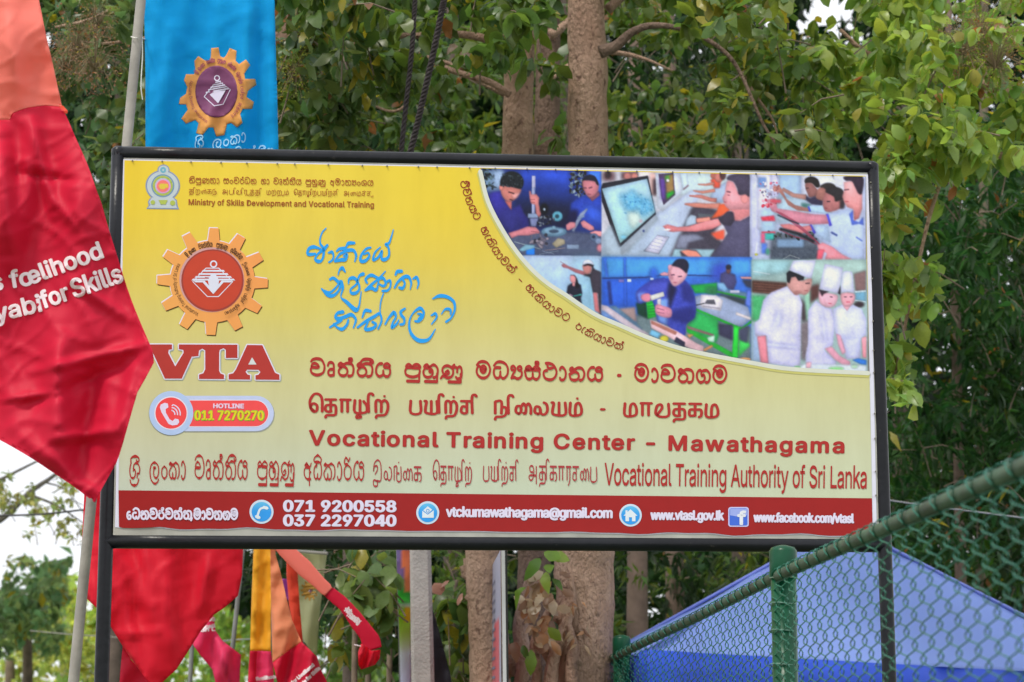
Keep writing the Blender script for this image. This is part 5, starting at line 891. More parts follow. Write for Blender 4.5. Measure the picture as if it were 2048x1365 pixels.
dl.append(poly_geo(z7([(530, 650), (610, 600), (720, 600), (630, 755)])))
build_layers('gear_logo', dl, BF, .008, WT2, bf)
pm = ink_mat((150, 70, 90), 'ring_print')
ac = lambda a0, a1, r0=290, r1=350, n=12: z7([(612 + r0 * math.cos(math.radians(a0 + (a1 - a0) * k / n)), 615 + r1 * math.sin(math.radians(a0 + (a1 - a0) * k / n))) for k in range(n + 1)])
L = glyph_arc('shri sp la am ka aa', ac(-143, -118), 6, .5, .6) + glyph_arc('va ru tha hal tha i_long ya', ac(-112, -94), 6, .5, .6) + glyph_arc('pa u_sign ha u_sign nna', ac(-88, -70), 6, .5, .6) + glyph_arc('a dhi ka aa ri ya', ac(-64, -45), 6, .5, .6) + glyph_arc('t_e t_ta t_aa t_zh t_i t_rr', ac(-38, -15), 5, .4, .5) + glyph_arc('t_pa t_ya t_i t_rr t_ca', ac(-10, 15), 5, .4, .5) + glyph_arc('t_a t_ta t_ka t_aa t_ra', ac(22, 55), 5, .4, .5)
build_layers('ring_lettering', L, BF, .007, pm, bf); build_layers('ring_lettering', latin_arc('Vocational Training Authority', ac(110, 200, 300, 365, 24), 6), BF, .007, pm, bf)
for L in (glyph_line('shri', 390, 408, 300, 298, 20, 1.0, 1.4), glyph_line('la am ka aa', 425, 492, 298, 283, 17, 1.0, 1.3)): build_layers('word', L, BF, .006, ink_mat((150, 200, 235), 'flag_pale_blue'), bf)
L = glyph_line('va ru tha hal tha i_long ya', 470, 548, 318, 316, 17, 1.0, 1.3); build_layers('lettering', L, BF, .006, ink_mat((150, 200, 235), 'flag_pale_blue'), bf)
# poles
polem = mat('weathered_pole', (.33, .31, .28), .6, .25, 9, .2, 50); polem2 = mat('grey_conduit', (.22, .225, .22), .5, .2, 9)
def pole(a, b, Y, r, label, m=polem, name='flag_pole', extra=1.25, r2=None):
    p, q = P(a[0], a[1], Y), P(b[0], b[1], Y); d = (q - p).normalized(); g = p + d * ((0 - p.z) / d.z); top = p - d * extra
    t = thing(name, g, label, 'flag pole', 'flag poles'); v, f = tube_geo([g + (top - g) * (k / 16) for k in range(17)], [r * (1 - .12 * k / 16) for k in range(17)] if r2 is None else [r + (r2 - r) * k / 16 for k in range(17)], 12, wob=.05, seed=a[0]); o = mesh_obj('shaft', v, f, m, t, smooth=True)
    return t
pl = pole((282, 0), (147, 1365), 8.7, .021, 'thick leaning grey-white pole left of the blue flag and the left sign post', r2=.017)
v, f = tube_geo([P(262, 74, 8.68), P(272, 76, 8.66), P(284, 77, 8.78), P(291, 79, 8.88)], .002, 5); mesh_obj('tie_string', v, f, ink_mat((225, 222, 215), 'string'), pl)
v, f = tube_geo(smooth_path([P(286, 10, 8.75), P(284, 60, 8.8), P(285, 110, 8.82), P(282, 170, 8.8), P(285, 200, 8.8)]), .0022, 5); mesh_obj('loose_string', v, f, ink_mat((205, 205, 200), 'string2'), pl)
pole((487, 1090), (461, 1335), 12, .012, 'thin grey pole behind the hanging red flag under the signboard', polem2)
pole((390, 1180), (380, 1365), 12.6, .012, 'thin grey pole between the red flag and the small pink flag', polem2)
pole((545, 1095), (540, 1365), 11.2, .006, 'very thin grey rod between the yellow and the peach flag', polem2)
# 3 hanging red flag under the sign
rf = thing('flag', P(330, 1365, 9.2), 'plain red flag hanging below the signboard just right of its left post', 'flag', 'festival flags on poles')
RF = Plane(P(330, 1200, 9.2), .04); _e = folds([(.035, 130, 4, .8, 1.4), (.02, 60, -14, .3, 2), (.01, 300, 88, 0, 1)], .009, .01, 11); _e2 = creases([(300, 1230, 240, 1100, .02, 14), (330, 1140, 350, 1330, .02, 12), (220, 1270, 330, 1262, .01, 6), (420, 1110, 400, 1220, .02, 12)]); RF.fold = lambda x, y: _e(x, y) + _e2(x, y)
cloth_piece('cloth', [(170, 960), (490, 960), (486, 1100), (484, 1150), (476, 1192), (450, 1215), (428, 1230), (400, 1265), (375, 1305), (352, 1340), (326, 1364), (318, 1392), (296, 1364), (262, 1318), (245, 1292), (222, 1255), (195, 1218), (176, 1200), (160, 1176), (163, 1100)], RF, CRIM_B, rf)
RF2 = Plane(P(270, 1330, 9.32), .04); RF2.fold = folds([(.03, 50, 40, .2, 1.5)], .01, .02, 3)
cloth_piece('back_fold', [(246, 1285), (262, 1320), (300, 1362), (318, 1390), (330, 1420), (235, 1420), (241, 1340)], RF2, CRIM, rf)
# 4 pink flag
pf = thing('flag', P(430, 1365, 11.5), 'small bright pink flag with white writing, curling beside the hanging red flag', 'flag', 'festival flags on poles')
PF = Plane(P(430, 1300, 11.5), .3); _g = folds([(.05, 60, 25, .2, 1.4)], .01, .015, 21); _g2 = creases([(432, 1265, 470, 1400, .05, 10)]); PF.fold = lambda x, y: _g(x, y) + _g2(x, y)
cloth_piece('cloth', [(420, 1225), (428, 1236), (431, 1262), (445, 1282), (482, 1310), (480, 1345), (477, 1430), (446, 1430), (425, 1340), (400, 1310), (386, 1290), (392, 1265)], PF, PINK, pf, 7)
for k, (a, b, c, d) in enumerate(((418, 1243, 430, 1240), (404, 1258, 430, 1255), (402, 1264, 430, 1262))): ftext(('og', 'ocati', 'Sri L')[k], a, b, c, d, 7, PF, pf, .8)
# 5 yellow over crimson flag
yf = thing('flag', P(520, 1365, 10.8), 'yellow flag with a crimson lower end, left of the thin rod', 'flag', 'festival flags on poles')
YF = Plane(P(520, 1250, 10.8), .06); _h = folds([(.03, 34, 2, .2, 1.4), (.01, 90, 80, 0, 1)], .008, .03, 31); YF.fold = _h
cloth_piece('upper_cloth', [(508, 1000), (545, 1000), (541, 1100), (542, 1200), (542, 1303), (500, 1302), (503, 1200), (507, 1100)], YF, YELL, yf, 6); cloth_piece('lower_cloth', [(500, 1302), (514, 1302), (512, 1345), (513, 1450), (492, 1450), (497, 1340)], YF, CRIM, yf, 6); cloth_piece('lower_cloth', [(514, 1302), (542, 1303), (546, 1330), (552, 1450), (513, 1450), (512, 1345)], YF, PINK, yf, 6)
ftext('livelihood', 513, 1362, 556, 1356, 7, YF, yf, .9)
# 6 peach and crimson flag
hf = thing('flag', P(590, 1365, 10.5), 'peach flag with a wide crimson lower end carrying two rows of white writing', 'flag', 'festival flags on poles')
HF = Plane(P(590, 1300, 10.5), .1); HF.fold = folds([(.05, 70, 10, 1.2, 1.3), (.02, 30, 16, .4, 1.5)], .012, .02, 41)
cloth_piece('upper_cloth', [(541, 1020), (552, 1020), (551, 1110), (560, 1140), (574, 1200), (584, 1240), (603, 1284), (575, 1303), (545, 1326), (543, 1240), (541, 1130)], HF, PEACH, hf, 6)
cloth_piece('lower_cloth', [(545, 1326), (575, 1303), (603, 1284), (618, 1298), (634, 1314), (642, 1340), (655, 1366), (660, 1450), (575, 1450), (550, 1345)], HF, CRIM, hf, 6)
ftext('for Livelihood', 586, 1369, 629, 1332, 6.5, HF, hf, 1.0); ftext('yable for Skills', 598, 1378, 641, 1338, 6.5, HF, hf, 1.0)
# 7 orange red streamer
of = thing('flag', P(590, 1290, 11.4), 'narrow orange red flag hanging behind the peach flag', 'flag', 'festival flags on poles')
OF = Plane(P(590, 1200, 11.4), .1); OF.fold = folds([(.04, 24, -6, 1.2, 1.5)], .008, .03, 51)
cloth_piece('cloth', [(574, 1060), (592, 1060), (596, 1160), (600, 1220), (606, 1285), (600, 1300), (588, 1262), (578, 1210), (573, 1150)], OF, ORNG, of, 6)
mf = thing('flag', P(567, 1190, 11.6), 'sliver of a magenta flag seen between the peach and orange red flags', 'flag', 'festival flags on poles')
MF = Plane(P(567, 1170, 11.7), .1); MF.fold = folds([(.02, 20, 0, 0, 1)], .006, .03, 2); cloth_piece('cloth', [(560, 1158), (576, 1158), (580, 1205), (570, 1195), (564, 1175)], MF, MAG, mf, 6)
# 8 cream flag with emblem
cf = thing('flag', P(620, 1320, 12.4), 'cream flag with a small gear emblem behind the streamer', 'flag', 'festival flags on poles')
CF = Plane(P(620, 1200, 12.4), .15); _k = folds([(.04, 46, 8, .9, 1.5)], .01, .02, 61); CF.fold = _k
cloth_piece('cloth', [(578, 1101), (654, 1107), (646, 1170), (638, 1240), (634, 1310), (620, 1300), (606, 1280), (596, 1200), (586, 1150)], CF, CREAM, cf, 6)
build_layers('gear_emblem', [poly_geo(gear_pts(619, 1181, 13, 18, 12, 0, ell=1.15))], CF, .006, cloth_mat('pale_orange_print', (.6, .33, .07), .2), cf); build_layers('gear_disc', [poly_geo(circ(617.5, 1178, 6.5, 11))], CF, .009, ink_mat((120, 80, 95), 'dull_purple'), cf); build_layers('gear_logo', [poly_geo([(617.5, 1171), (622, 1178), (617.5, 1186), (613, 1178)])], CF, .012, WT2, cf)
v, f = tube_geo([P(576, 1101, 12.38), P(655, 1107.5, 12.3)], .008, 8); mesh_obj('top_bar', v, f, polem, cf)
pole((640, 1180), (618, 1365), 12.6, .006, 'thin dark rod behind the cream flag', polem2)
# 9 twisted streamer flag: a loose tube of cloth
sf = thing('flag', P(735, 1338, 10.2), 'salmon flag twisted into a streamer whose crimson end curls up to the right', 'flag', 'festival flags on poles')
def streamer(name, pts, wid, Y, m, seedv, puff=.16):
    path = smooth_path([P(x, y, Y) for x, y in pts], 6); n = len(path); wl_ = np.interp(np.linspace(0, 1, n), np.linspace(0, 1, len(wid)), wid); V = []; F = []; K = 22
    for i, p in enumerate(path):
        t = (path[min(i + 1, n - 1)] - path[max(i - 1, 0)]).normalized(); s = t.cross(Vector((0, 1, 0))).normalized(); r = wl_[i] / 2 * Y / FPX
        for k in range(K):
            a = 6.283 * k / K; rr = 1 + .16 * math.sin(3 * a + i * .12 + seedv) + .1 * fbm(k * 3, i, .3, seedv)
            V.append(p + s * (math.cos(a) * r * (1 + .05 * math.sin(i * .7))) + Vector((0, 1, 0)) * (math.sin(a) * r * puff * rr) + s * (.06 * r * fbm(i * 2, k, .4, seedv)))
    for i in range(n - 1):
        for k in range(K): F.append((i * K + k, i * K + (k + 1) % K, (i + 1) * K + (k + 1) % K, (i + 1) * K + k))
    F.append(tuple(range(K))); F.append(tuple((n - 1) * K + k for k in range(K)))
    return mesh_obj(name, V, F, m, sf, smooth=True)
streamer('upper_cloth', [(545, 1060), (572, 1100), (610, 1138), (645, 1172), (657, 1184)], [30, 34, 32, 26, 23], 10.2, SALM, .3)
streamer('lower_cloth', [(657, 1184), (690, 1212), (718, 1248), (738, 1275), (747, 1300)], [23, 27, 31, 36, 36], 10.2, CRIM, 1.3)
SF = Plane(P(735, 1310, 10.16), 0); SF.fold = folds([(.05, 22, 20, .4, 1.2)], .02, .03, 71)
cloth_piece('curled_end', [(722, 1288), (733, 1293), (742, 1302), (761, 1300), (759, 1318), (750, 1330), (736, 1335), (722, 1340), (717, 1330), (716, 1305)], SF, CRIM_B, sf, 5)
SF2 = Plane(P(700, 1230, 10.05), 0); ftext('Job', 690, 1218, 700, 1228, 8, SF2, sf, 1.0); ftext('Training', 692, 1231, 716, 1250, 7, SF2, sf, .9); ftext('Authority', 688, 1222, 720, 1246, 6, SF2, sf, .8)
for a, b in (((722, 1293), (708, 1290)), ): 
    v, f = tube_geo([P(*a, 10.1), P(*b, 10.1)], .003, 6); mesh_obj('cord', v, f, WTX, sf)
# ------------------------------------------------------------------ concrete post, banners, side sign, ropes, wires
conc = mat('cast_concrete', (.36, .34, .33), .85, .14, 14, .5, 90)
cpst = thing('concrete_post', P(843, 1365, 11), 'square pale concrete post standing below the middle of the signboard', 'post')
a, b = P(840, 1060, 11), P(846, 1365, 11); d = (b - a).normalized(); g = a + d * (-a.z / d.z)
hw = .058
V = []; F = []; prof = [(-1, -.7), (-.7, -1), (.7, -1), (1, -.7), (1, .7), (.7, 1), (-.7, 1), (-1, .7)]
for k in range(13):
    c = a + (g - a) * (k / 12); w = hw * (.78 + .30 * k / 12)
    for x, y in prof: V.append(c + Vector((x * w, y * w, 0)))
for k in range(12):
    for j in range(8): F.append((k * 8 + j, k * 8 + (j + 1) % 8, (k + 1) * 8 + (j + 1) % 8, (k + 1) * 8 + j))
F.append(tuple(range(8))); mesh_obj('shaft', V, F, conc, cpst)
# narrow printed feather banner
bn = thing('feather_banner', P(806, 1365, 11.2), 'narrow purple green and white printed banner just left of the concrete post', 'banner')
def bcol(x, y):
    t = (y - 1095) / 270; st = [(0, (120, 110, 160)), (.2, (115, 85, 140)), (.34, (60, 175, 60)), (.40, (60, 190, 50)), (.43, (205, 225, 205)), (.47, (150, 205, 30)), (.62, (180, 215, 80)), (.78, (215, 220, 225)), (1, (205, 205, 240))]
    t = min(max(t, 0), 1); c = [np.interp(t, [s[0] for s in st], [s[1][k] for s in st]) for k in range(3)]
    if .02 < t < .33 and x > 803 + (t - .05) * 28: c = (240, 120 + 60 * t, 80)
    if .45 < t < .55 and x > 810: c = (240, 190, 30)
    return ink(*c)
BN = Plane(P(806, 1250, 11.2), .5); BN.fold = folds([(.02, 40, 0, 0, 1)], .006, .02, 5)
cloth_piece('cloth', [(791, 1040), (820, 1040), (822, 1420), (802, 1420), (799, 1290), (796, 1190)], BN, cloth_mat('banner_print', (0, 0, 0), .25, attr=True), bn, 6, cols=bcol)
v, f = tube_geo([P(792, 1040, 11.2), P(797, 1200, 11.2), P(801, 1420, 11.2)], .004, 6); mesh_obj('banner_rod', v, f, polem2, bn)
# dark drooping cloth
dk = thing('dark_sail_banner', P(890, 1365, 11.6), 'dark curved banner edge leaning out behind the concrete post', 'banner')
DK = Plane(P(880, 1300, 11.6), .4); DK.fold = folds([(.03, 60, 0, 0, 1)], .006, .02, 8)
cloth_piece('cloth', [(850, 1180), (864, 1215), (876, 1255), (888, 1300), (900, 1345), (912, 1420), (850, 1420)], DK, cloth_mat('dark_cloth', (.025, .025, .035), .1), dk, 8)
# side sign seen almost edge on
ss = thing('side_signboard', P(992, 1365, 10.4), 'white framed notice board seen almost edge on in front of the tree trunk', 'sign')
e0, e1 = P(1006, 1085, 9.6), P(1010, 1420, 9.6); f0, f1_ = P(975, 1150, 13.2), P(972, 1420, 13.2)
al = mat('aluminium_edge', (.62, .63, .66), .4, .08, 10, metal=.2); blk = mat('black_edge', (.02, .02, .022), .5)
def sidecol(u, v): return (166, 168, 190)
N = 26; V = []; C = []; F = []
topn, topf = P(1001, 1100, 9.62), P(975, 1150, 13.2); botn, botf = P(1003, 1430, 9.62), P(972, 1430, 13.2)
for j in range(N + 1):
    for i in range(N + 1):
        u, w = i / N, j / N; p = (topn * (1 - u) + topf * u) * (1 - w) + (botn * (1 - u) + botf * u) * w; V.append(p)
        s = u; c = (164, 165, 192)
        if s < .55 - .45 * (1 - w) ** 1.2 + .1 and w > .42 and w < .95 and s > .08: c = (205, 95, 110)
        if .72 < s and w > .7: c = (196, 110, 130)
        C.append(ink(*c))
for j in range(N):
    for i in range(N): q = j * (N + 1) + i; F.append((q, q + N + 1, q + N + 2, q + 1))
mesh_obj('board_face', V, F, PRINT, ss, cols=C)
L = MB(); nrm = (topf - topn).cross(botn - topn).normalized(); nrm = nrm if nrm.x < 0 else -nrm
for k in range(11):
    w = .13 + k * .062; p0 = (topn * .68 + topf * .32) * (1 - w) + (botn * .68 + botf * .32) * w; p1 = (topn * .1 + topf * .9) * (1 - w) + (botn * .1 + botf * .9) * w; q = (p1 - p0) * (.6 + .4 * ((k * 7) % 5) / 5); h = Vector((0, 0, -.012)); L.add([p0 + nrm * .002, p0 + q + nrm * .002, p0 + q + h + nrm * .002, p0 + h + nrm * .002], [(0, 1, 2, 3)])
L.obj('print_lines', ink_mat((120, 120, 150), 'grey_lines'), ss, kind='stuff')
v, f = box_geo((e0 + e1) / 2, Vector((.007, 0, 0)), Vector((0, .012, 0)), (e1 - e0) / 2); mesh_obj('frame_edge', v, f, al, ss)
v, f = box_geo((e0 + e1) / 2 + Vector((.011, .02, 0)), Vector((.0045, 0, 0)), Vector((0, .03, 0)), (e1 - e0) / 2 * .97); mesh_obj('frame_back', v, f, blk, ss)
# ropes: two twisted cables
rope_m = mat('dark_rope', (.035, .026, .028), .8, .4, 30)
def rope(pts, Y0, Y1, r, label):
    n = len(pts); base = smooth_path([P(x, y, Y0 + (Y1 - Y0) * i / (n - 1)) for i, (x, y) in enumerate(pts)], 44); t = thing('twisted_rope', base[-1], label, 'rope', 'ropes hanging from the trees')
    for s in range(3):
        q = []
        for i, p in enumerate(base):
            tt = (base[min(i + 1, len(base) - 1)] - base[max(i - 1, 0)]).normalized(); a = Vector((0, 1, 0)); b = tt.cross(a).normalized(); ang = i * .42 + s * 2.094
            q.append(p + a * (math.cos(ang) * r * .55) + b * (math.sin(ang) * r * .55))
        v, f = tube_geo(q, r * .6, 6); mesh_obj('strand', v, f, rope_m, t, smooth=True)
rope([(842, -420), (832, -60), (828, 40), (822, 120), (812, 210), (802, 310), (796, 380)], 9.4, 9.6, .0095, 'dark twisted rope coming down on the left, thinner and blurrier one of the pair')
rope([(925, -420), (895, -60), (882, 30), (866, 110), (848, 190), (832, 260), (812, 340)], 8.9, 9.2, .0115, 'dark twisted rope coming down behind the signboard, right one of the pair')
def wire(pts, Y, r, label, col=(.05, .05, .055)):
    v, f = tube_geo(smooth_path([P(x, y, Y) for x, y in pts], 8), r, 6); o = mesh_obj('wire', v, f, mat('wire_sheath', col, .6), None, smooth=True); tag(o, label, 'wire')
wire([(-120, 1033), (60, 1030), (175, 1019), (300, 1003)], 16, .007, 'dark overhead wire crossing the pale sky at the left')
wire([(1690, 985), (1780, 1001), (1850, 1011), (1960, 1025), (2150, 1049)], 14, .004, 'thin pale wire crossing behind the top of the green fence', (.4, .4, .42))
wire([(430, 1284), (500, 1279), (590, 1285), (680, 1262), (720, 1243), (810, 1210)], 16, .004, 'thin pale wire behind the streamer flag', (.35, .36, .38))
wire([(60, 1262), (150, 1270), (240, 1276), (330, 1292)], 18, .004, 'thin pale wire low behind the sign post', (.35, .33, .3))
# ------------------------------------------------------------------ blue canopy tent
tent = thing('canopy_tent', (1.8, 13.4, 0), 'blue pyramid canopy tent behind the green mesh fence', 'tent')
tcl = cloth_mat('tent_blue', (.37, .52, .98), .46, rough=.7); tcl2 = cloth_mat('tent_valance_blue', (.05, .14, .85), .3, rough=.5)
EH = 2.16
def TP(px, py): d = ray(px, py); t = (EH - EYE) / d.z; return Vector((0, 0, EYE)) + d * t
A_, B_, D_ = TP(1293, 1300), TP(1150, 1347), TP(2290, 1357); C_ = B_ + D_ - A_
ctr = (A_ + B_ + C_ + D_) / 4; apx = P(1685, 1049, ctr.y); 
def cloth_tri(name, a, b, c, m, sag=.07, n=26):
    V = []; F = []; idx = {}
    nn = (b - a).cross(c - a).normalized()
    if nn.z < 0: nn = -nn
    for i in range(n + 1):
        for j in range(n + 1 - i):
            u, w = i / n, j / n; p = a + (b - a) * u + (c - a) * w; e = min(u, w, 1 - u - w) * 3
            idx[i, j] = len(V); V.append(p - nn * (sag * e) + nn * (.022 * mnoise.noise(p * 1.6) + .008 * mnoise.noise(Vector((p.x * 9, p.y * 9, p.z * 2)))))
    for i in range(n):
        for j in range(n - i):
            F.append((idx[i, j], idx[i + 1, j], idx[i, j + 1]))
            if j < n - i - 1: F.append((idx[i + 1, j], idx[i + 1, j + 1], idx[i, j + 1]))
    o = mesh_obj(name, V, F, m, tent, smooth=True); s = o.modifiers.new('thickness', 'SOLIDIFY'); s.thickness = .003
for a, b in ((A_, D_), (B_, A_), (C_, B_), (D_, C_)):
    cloth_tri('canopy_panel', apx, a, b, tcl); n = 22; V = []; F = []
    for i in range(n + 1):
        p = a + (b - a) * (i / n); w = .012 * math.sin(i * 1.9); nn = Vector((b.y - a.y, a.x - b.x, 0)).normalized()
        for q, dz in enumerate((0, -.09, -.19, -.30)): V.append(p + nn * (w * (q + 1) * .7 + .015 * mnoise.noise(p * 4 + Vector((0, 0, dz * 6)))) + Vector((0, 0, dz + (.02 * math.sin(i * .9) if q == 3 else 0))))
    for i in range(n):
        for q in range(3): k = i * 4 + q; F.append((k, k + 4, k + 5, k + 1))
    o = mesh_obj('valance', V, F, tcl2, tent, smooth=True); s = o.modifiers.new('thickness', 'SOLIDIFY'); s.thickness = .003
seam_m = cloth_mat('tent_seam', (.26, .33, .85), .2)
for c_ in (A_, B_, C_, D_):
    v, f = tube_geo([apx + (c_ - apx) * (k / 10) + Vector((0, 0, .004)) for k in range(11)], .010, 6); mesh_obj('hip_seam', v, f, seam_m, tent, smooth=True)
tleg = mat('white_tent_leg', (.62, .6, .6), .5)
for p in (A_, B_, C_, D_):
    q = p + (ctr - p) * .03; q.z = EH - .02; v, f = box_geo((q.x, q.y, q.z / 2), (.018, 0, 0), (0, .018, 0), (0, 0, q.z / 2)); mesh_obj('leg', v, f, tleg, tent)
# ------------------------------------------------------------------ green chain link fence
fen = thing('chain_link_fence', (.72, 6.6, 0), 'green plastic coated chain link fence with a rounded top rail, rising to the right', 'fence')
gpost = mat('green_enamel', (.004, .07, .032), .3, .25, 8, .1, 40, spec=.25); grail = mat('faded_green_rail', (.035, .080, .048), .5, .6, 7, .2, 30, wear=(.22, .17, .12), wscale=9); gwire = mat('green_pvc_wire', (.005, .13, .085), .35, .3, 12)
def q_at(px, py, Y): return P(px, py, Y)
rail_pts = [P(2330, 806, 2.95), P(2048, 934, 3.9), P(1760, 1062, 5.15), P(1562, 1150, 6.6), P(1400, 1232, 8.35), P(1240, 1311, 10.5), P(1150, 1368, 12.6), P(1090, 1405, 15)]
rp2 = smooth_path(rail_pts, 14)
v, f = tube_geo(rp2, .0158, 14); mesh_obj('top_rail', v, f, grail, fen, smooth=True)
def gp_(px, top, bot_y, Y, r):
    t = P(px, top, Y); b = Vector((t.x, t.y, 0)); v, f = tube_geo([b, t], r, 20); mesh_obj('fence_post', v, f, gpost, fen, smooth=True)
    c = t; v, f = tube_geo([c - Vector((0, 0, .075)), c - Vector((0, 0, .073)), c - Vector((0, 0, .004)), c + Vector((0, 0, .006)), c + Vector((0, 0, .012))], [r * 1.06, r * 1.1, r * 1.1, r * .9, r * .3], 20); mesh_obj('post_cap', v, f, gpost, fen, smooth=True)
    v, f = tube_geo([c - Vector((0, 0, .076)), c - Vector((0, 0, .074))], r * 1.12, 20); mesh_obj('cap_bead', v, f, mat('bead', (.2, .3, .22), .5), fen)
gp_(1566, 1100, 1365, 6.66, .034); gp_(1243, 1276, 1365, 10.6, .035); gp_(2300, 800, 1365, 3.1, .034)
# wires: arc-length stations along the rail
ar = [0]
for i in range(1, len(rp2)): ar.append(ar[-1] + (rp2[i] - rp2[i - 1]).length)
def rail_at(s):
    i = min(max(int(np.searchsorted(ar, s)) - 1, 0), len(rp2) - 2); t = (s - ar[i]) / (ar[i + 1] - ar[i]); return rp2[i] + (rp2[i + 1] - rp2[i]) * t, (rp2[i + 1] - rp2[i]).normalized()
PW, PHT = .076, .0270      # half mesh width along the fence, half mesh height
nw = int((ar[-1] - .05) / PW)
def wire_mesh(flip):
    q = []; r = .0195
    # over the rail: starts behind it, comes over the top and down the near side
    for k in range(7):
        a = math.radians(-40 + 200 * k / 6); q.append(Vector((math.sin(a + .25) * -r * 1.0, -.3 * PW + PW * .9 * k / 6 * (1 if not flip else -1) + (0 if not flip else .6 * PW), math.cos(a) * r)))
    z = -.02; i = 0; side = 1 if not flip else -1
    while z > -1.0:
        for (dy, dx, dz) in ((0, .004, 0), (.25, .006, -.28), (.75, -.002, -.66), (1.0, -.004, -1.0)):
            yy = (-.5 + dy) if side > 0 else (.5 - dy)
            q.append(Vector((-.012 + dx * side, yy * PW * 1.12, z + dz * PHT)))
        z -= PHT * 1.06; side = -side; i += 1
    vv, ff = tube_geo(q, .00155, 5, cap=False); me = bpy.data.meshes.new('wire'); me.from_pydata([tuple(p) for p in vv], [], ff); me.materials.append(gwire)
    me.polygons.foreach_set('use_smooth', [True] * len(me.polygons)); return me
WM = [wire_mesh(False), wire_mesh(True)]
fl0 = world_loc(fen)
for i in range(nw):
    p, t = rail_at(.03 + i * PW); o = bpy.data.objects.new('wire', WM[i % 2]); link(o); o.parent = fen
    o.location = p - fl0 - Vector((0, 0, 0)); o.rotation_euler = (0, 0, math.atan2(t.y, t.x) - math.pi / 2)
# tie wires
for s in (6.66, 6.68):
    pass
tm = mat('tie_wire', (.12, .25, .2), .5)
for yv in (1208, 1262, 1330):
    c = P(1566, yv, 6.66); q = [c + Vector((math.cos(a) * .036, math.sin(a) * .036, .002 * math.sin(2 * a))) for a in np.linspace(0, 6.2, 16)]; v, f = tube_geo(q, .00155, 5); mesh_obj('tie_wire', v, f, tm, fen)
# ------------------------------------------------------------------ vegetation
def bark_mat(name, a, b, c):
    m, n, l, bs = new_mat(name); tc = n.new('ShaderNodeTexCoord')
    def nz(sc, det, st=(1, 1, 1), ro=.6):
        mp = n.new('ShaderNodeMapping'); mp.inputs['Scale'].default_value = st; l.new(tc.outputs['Object'], mp.inputs[0]); t = n.new('ShaderNodeTexNoise'); t.inputs['Scale'].default_value = sc; t.inputs['Detail'].default_value = det; t.inputs['Roughness'].default_value = ro; l.new(mp.outputs[0], t.inputs[0]); return t
    def ramp(src, p0, p1, c0, c1):
        r = n.new('ShaderNodeValToRGB'); r.color_ramp.elements[0].position = p0; r.color_ramp.elements[1].position = p1; r.color_ramp.elements[0].color = (*c0, 1); r.color_ramp.elements[1].color = (*c1, 1); l.new(src, r.inputs[0]); return r
    r1 = ramp(nz(5, 8, (1, 1, .45)).outputs[0], .35, .65, a, b); st = ramp(nz(16, 6, (1, 1, .12), .7).outputs[0], .42, .62, (0, 0, 0), (1, 1, 1)); sp = ramp(nz(34, 3, (1, 1, .7), .5).outputs[0], .60, .68, (0, 0, 0), (1, 1, 1))
    m1 = n.new('ShaderNodeMixRGB'); l.new(st.outputs[0], m1.inputs[0]); l.new(r1.outputs[0], m1.inputs[1]); m1.inputs[2].default_value = (*[x * .62 for x in a], 1); 
    k = n.new('ShaderNodeMath'); k.operation = 'MULTIPLY'; k.inputs[1].default_value = .32; l.new(st.outputs[0], k.inputs[0]); l.new(k.outputs[0], m1.inputs[0])
    m2 = n.new('ShaderNodeMixRGB'); l.new(m1.outputs[0], m2.inputs[1]); m2.inputs[2].default_value = (*c, 1); k2 = n.new('ShaderNodeMath'); k2.operation = 'MULTIPLY'; k2.inputs[1].default_value = .75; l.new(sp.outputs[0], k2.inputs[0]); l.new(k2.outputs[0], m2.inputs[0])
    l.new(m2.outputs[0], bs.inputs['Base Color']); bs.inputs['Roughness'].default_value = .88; bs.inputs['Specular IOR Level'].default_value = .2
    h = nz(13, 8, (1, 1, .25), .7); h2 = nz(60, 4, (1, 1, .6)); ad = n.new('ShaderNodeMath'); ad.operation = 'ADD'; l.new(h.outputs[0], ad.inputs[0]); l.new(h2.outputs[0], ad.inputs[1])
    bp = n.new('ShaderNodeBump'); bp.inputs['Strength'].default_value = 1; bp.inputs['Distance'].default_value = .035; l.new(ad.outputs[0], bp.inputs['Height']); l.new(bp.outputs[0], bs.inputs['Normal']); return m
bark = bark_mat('teak_bark', (.43, .265, .19), (.64, .44, .33), (.18, .10, .075))
bark_d = mat('dark_bark', (.10, .075, .06), .9, .4, 6, .6, 30); twig_m = mat('twig_bark', (.20, .15, .11), .85, .3, 12, .4, 40)
LEAF = leaf_mat('broad_leaf', .42, .36, .5); LEAF_S = leaf_mat('small_leaf', .42, .45, .3)
# leaf shapes: x across, y along, z up
def leaf_template(kind):
    if kind == 'teak':     # broad obovate blade with a drooping tip and wavy rim
        V = [(0, 0, 0), (0, .33, .045), (0, .66, .04), (0, 1.0, -.10), (-.17, .18, .03), (-.30, .50, .00), (-.19, .80, -.06), (.17, .18, .03), (.30, .50, .01), (.19, .80, -.05)]
        F = [(0, 1, 4), (4, 1, 5), (1, 2, 5), (5, 2, 6), (2, 3, 6), (0, 7, 1), (7, 8, 1), (1, 8, 2), (8, 9, 2), (2, 9, 3)]
    elif kind == 'long':
        V = [(0, 0, 0), (0, .5, .03), (0, 1.0, -.12), (-.14, .42, -.01), (.14, .42, -.01)]; F = [(0, 1, 3), (1, 2, 3), (0, 4, 1), (1, 4, 2)]
    else:
        V = [(0, 0, 0), (-.26, .5, .03), (0, 1, -.05), (.26, .5, .03)]; F = [(0, 3, 2), (0, 2, 1)]
    return np.array(V, float), np.array(F)
TPL = {k: leaf_template(k) for k in ('teak', 'long', 'small')}
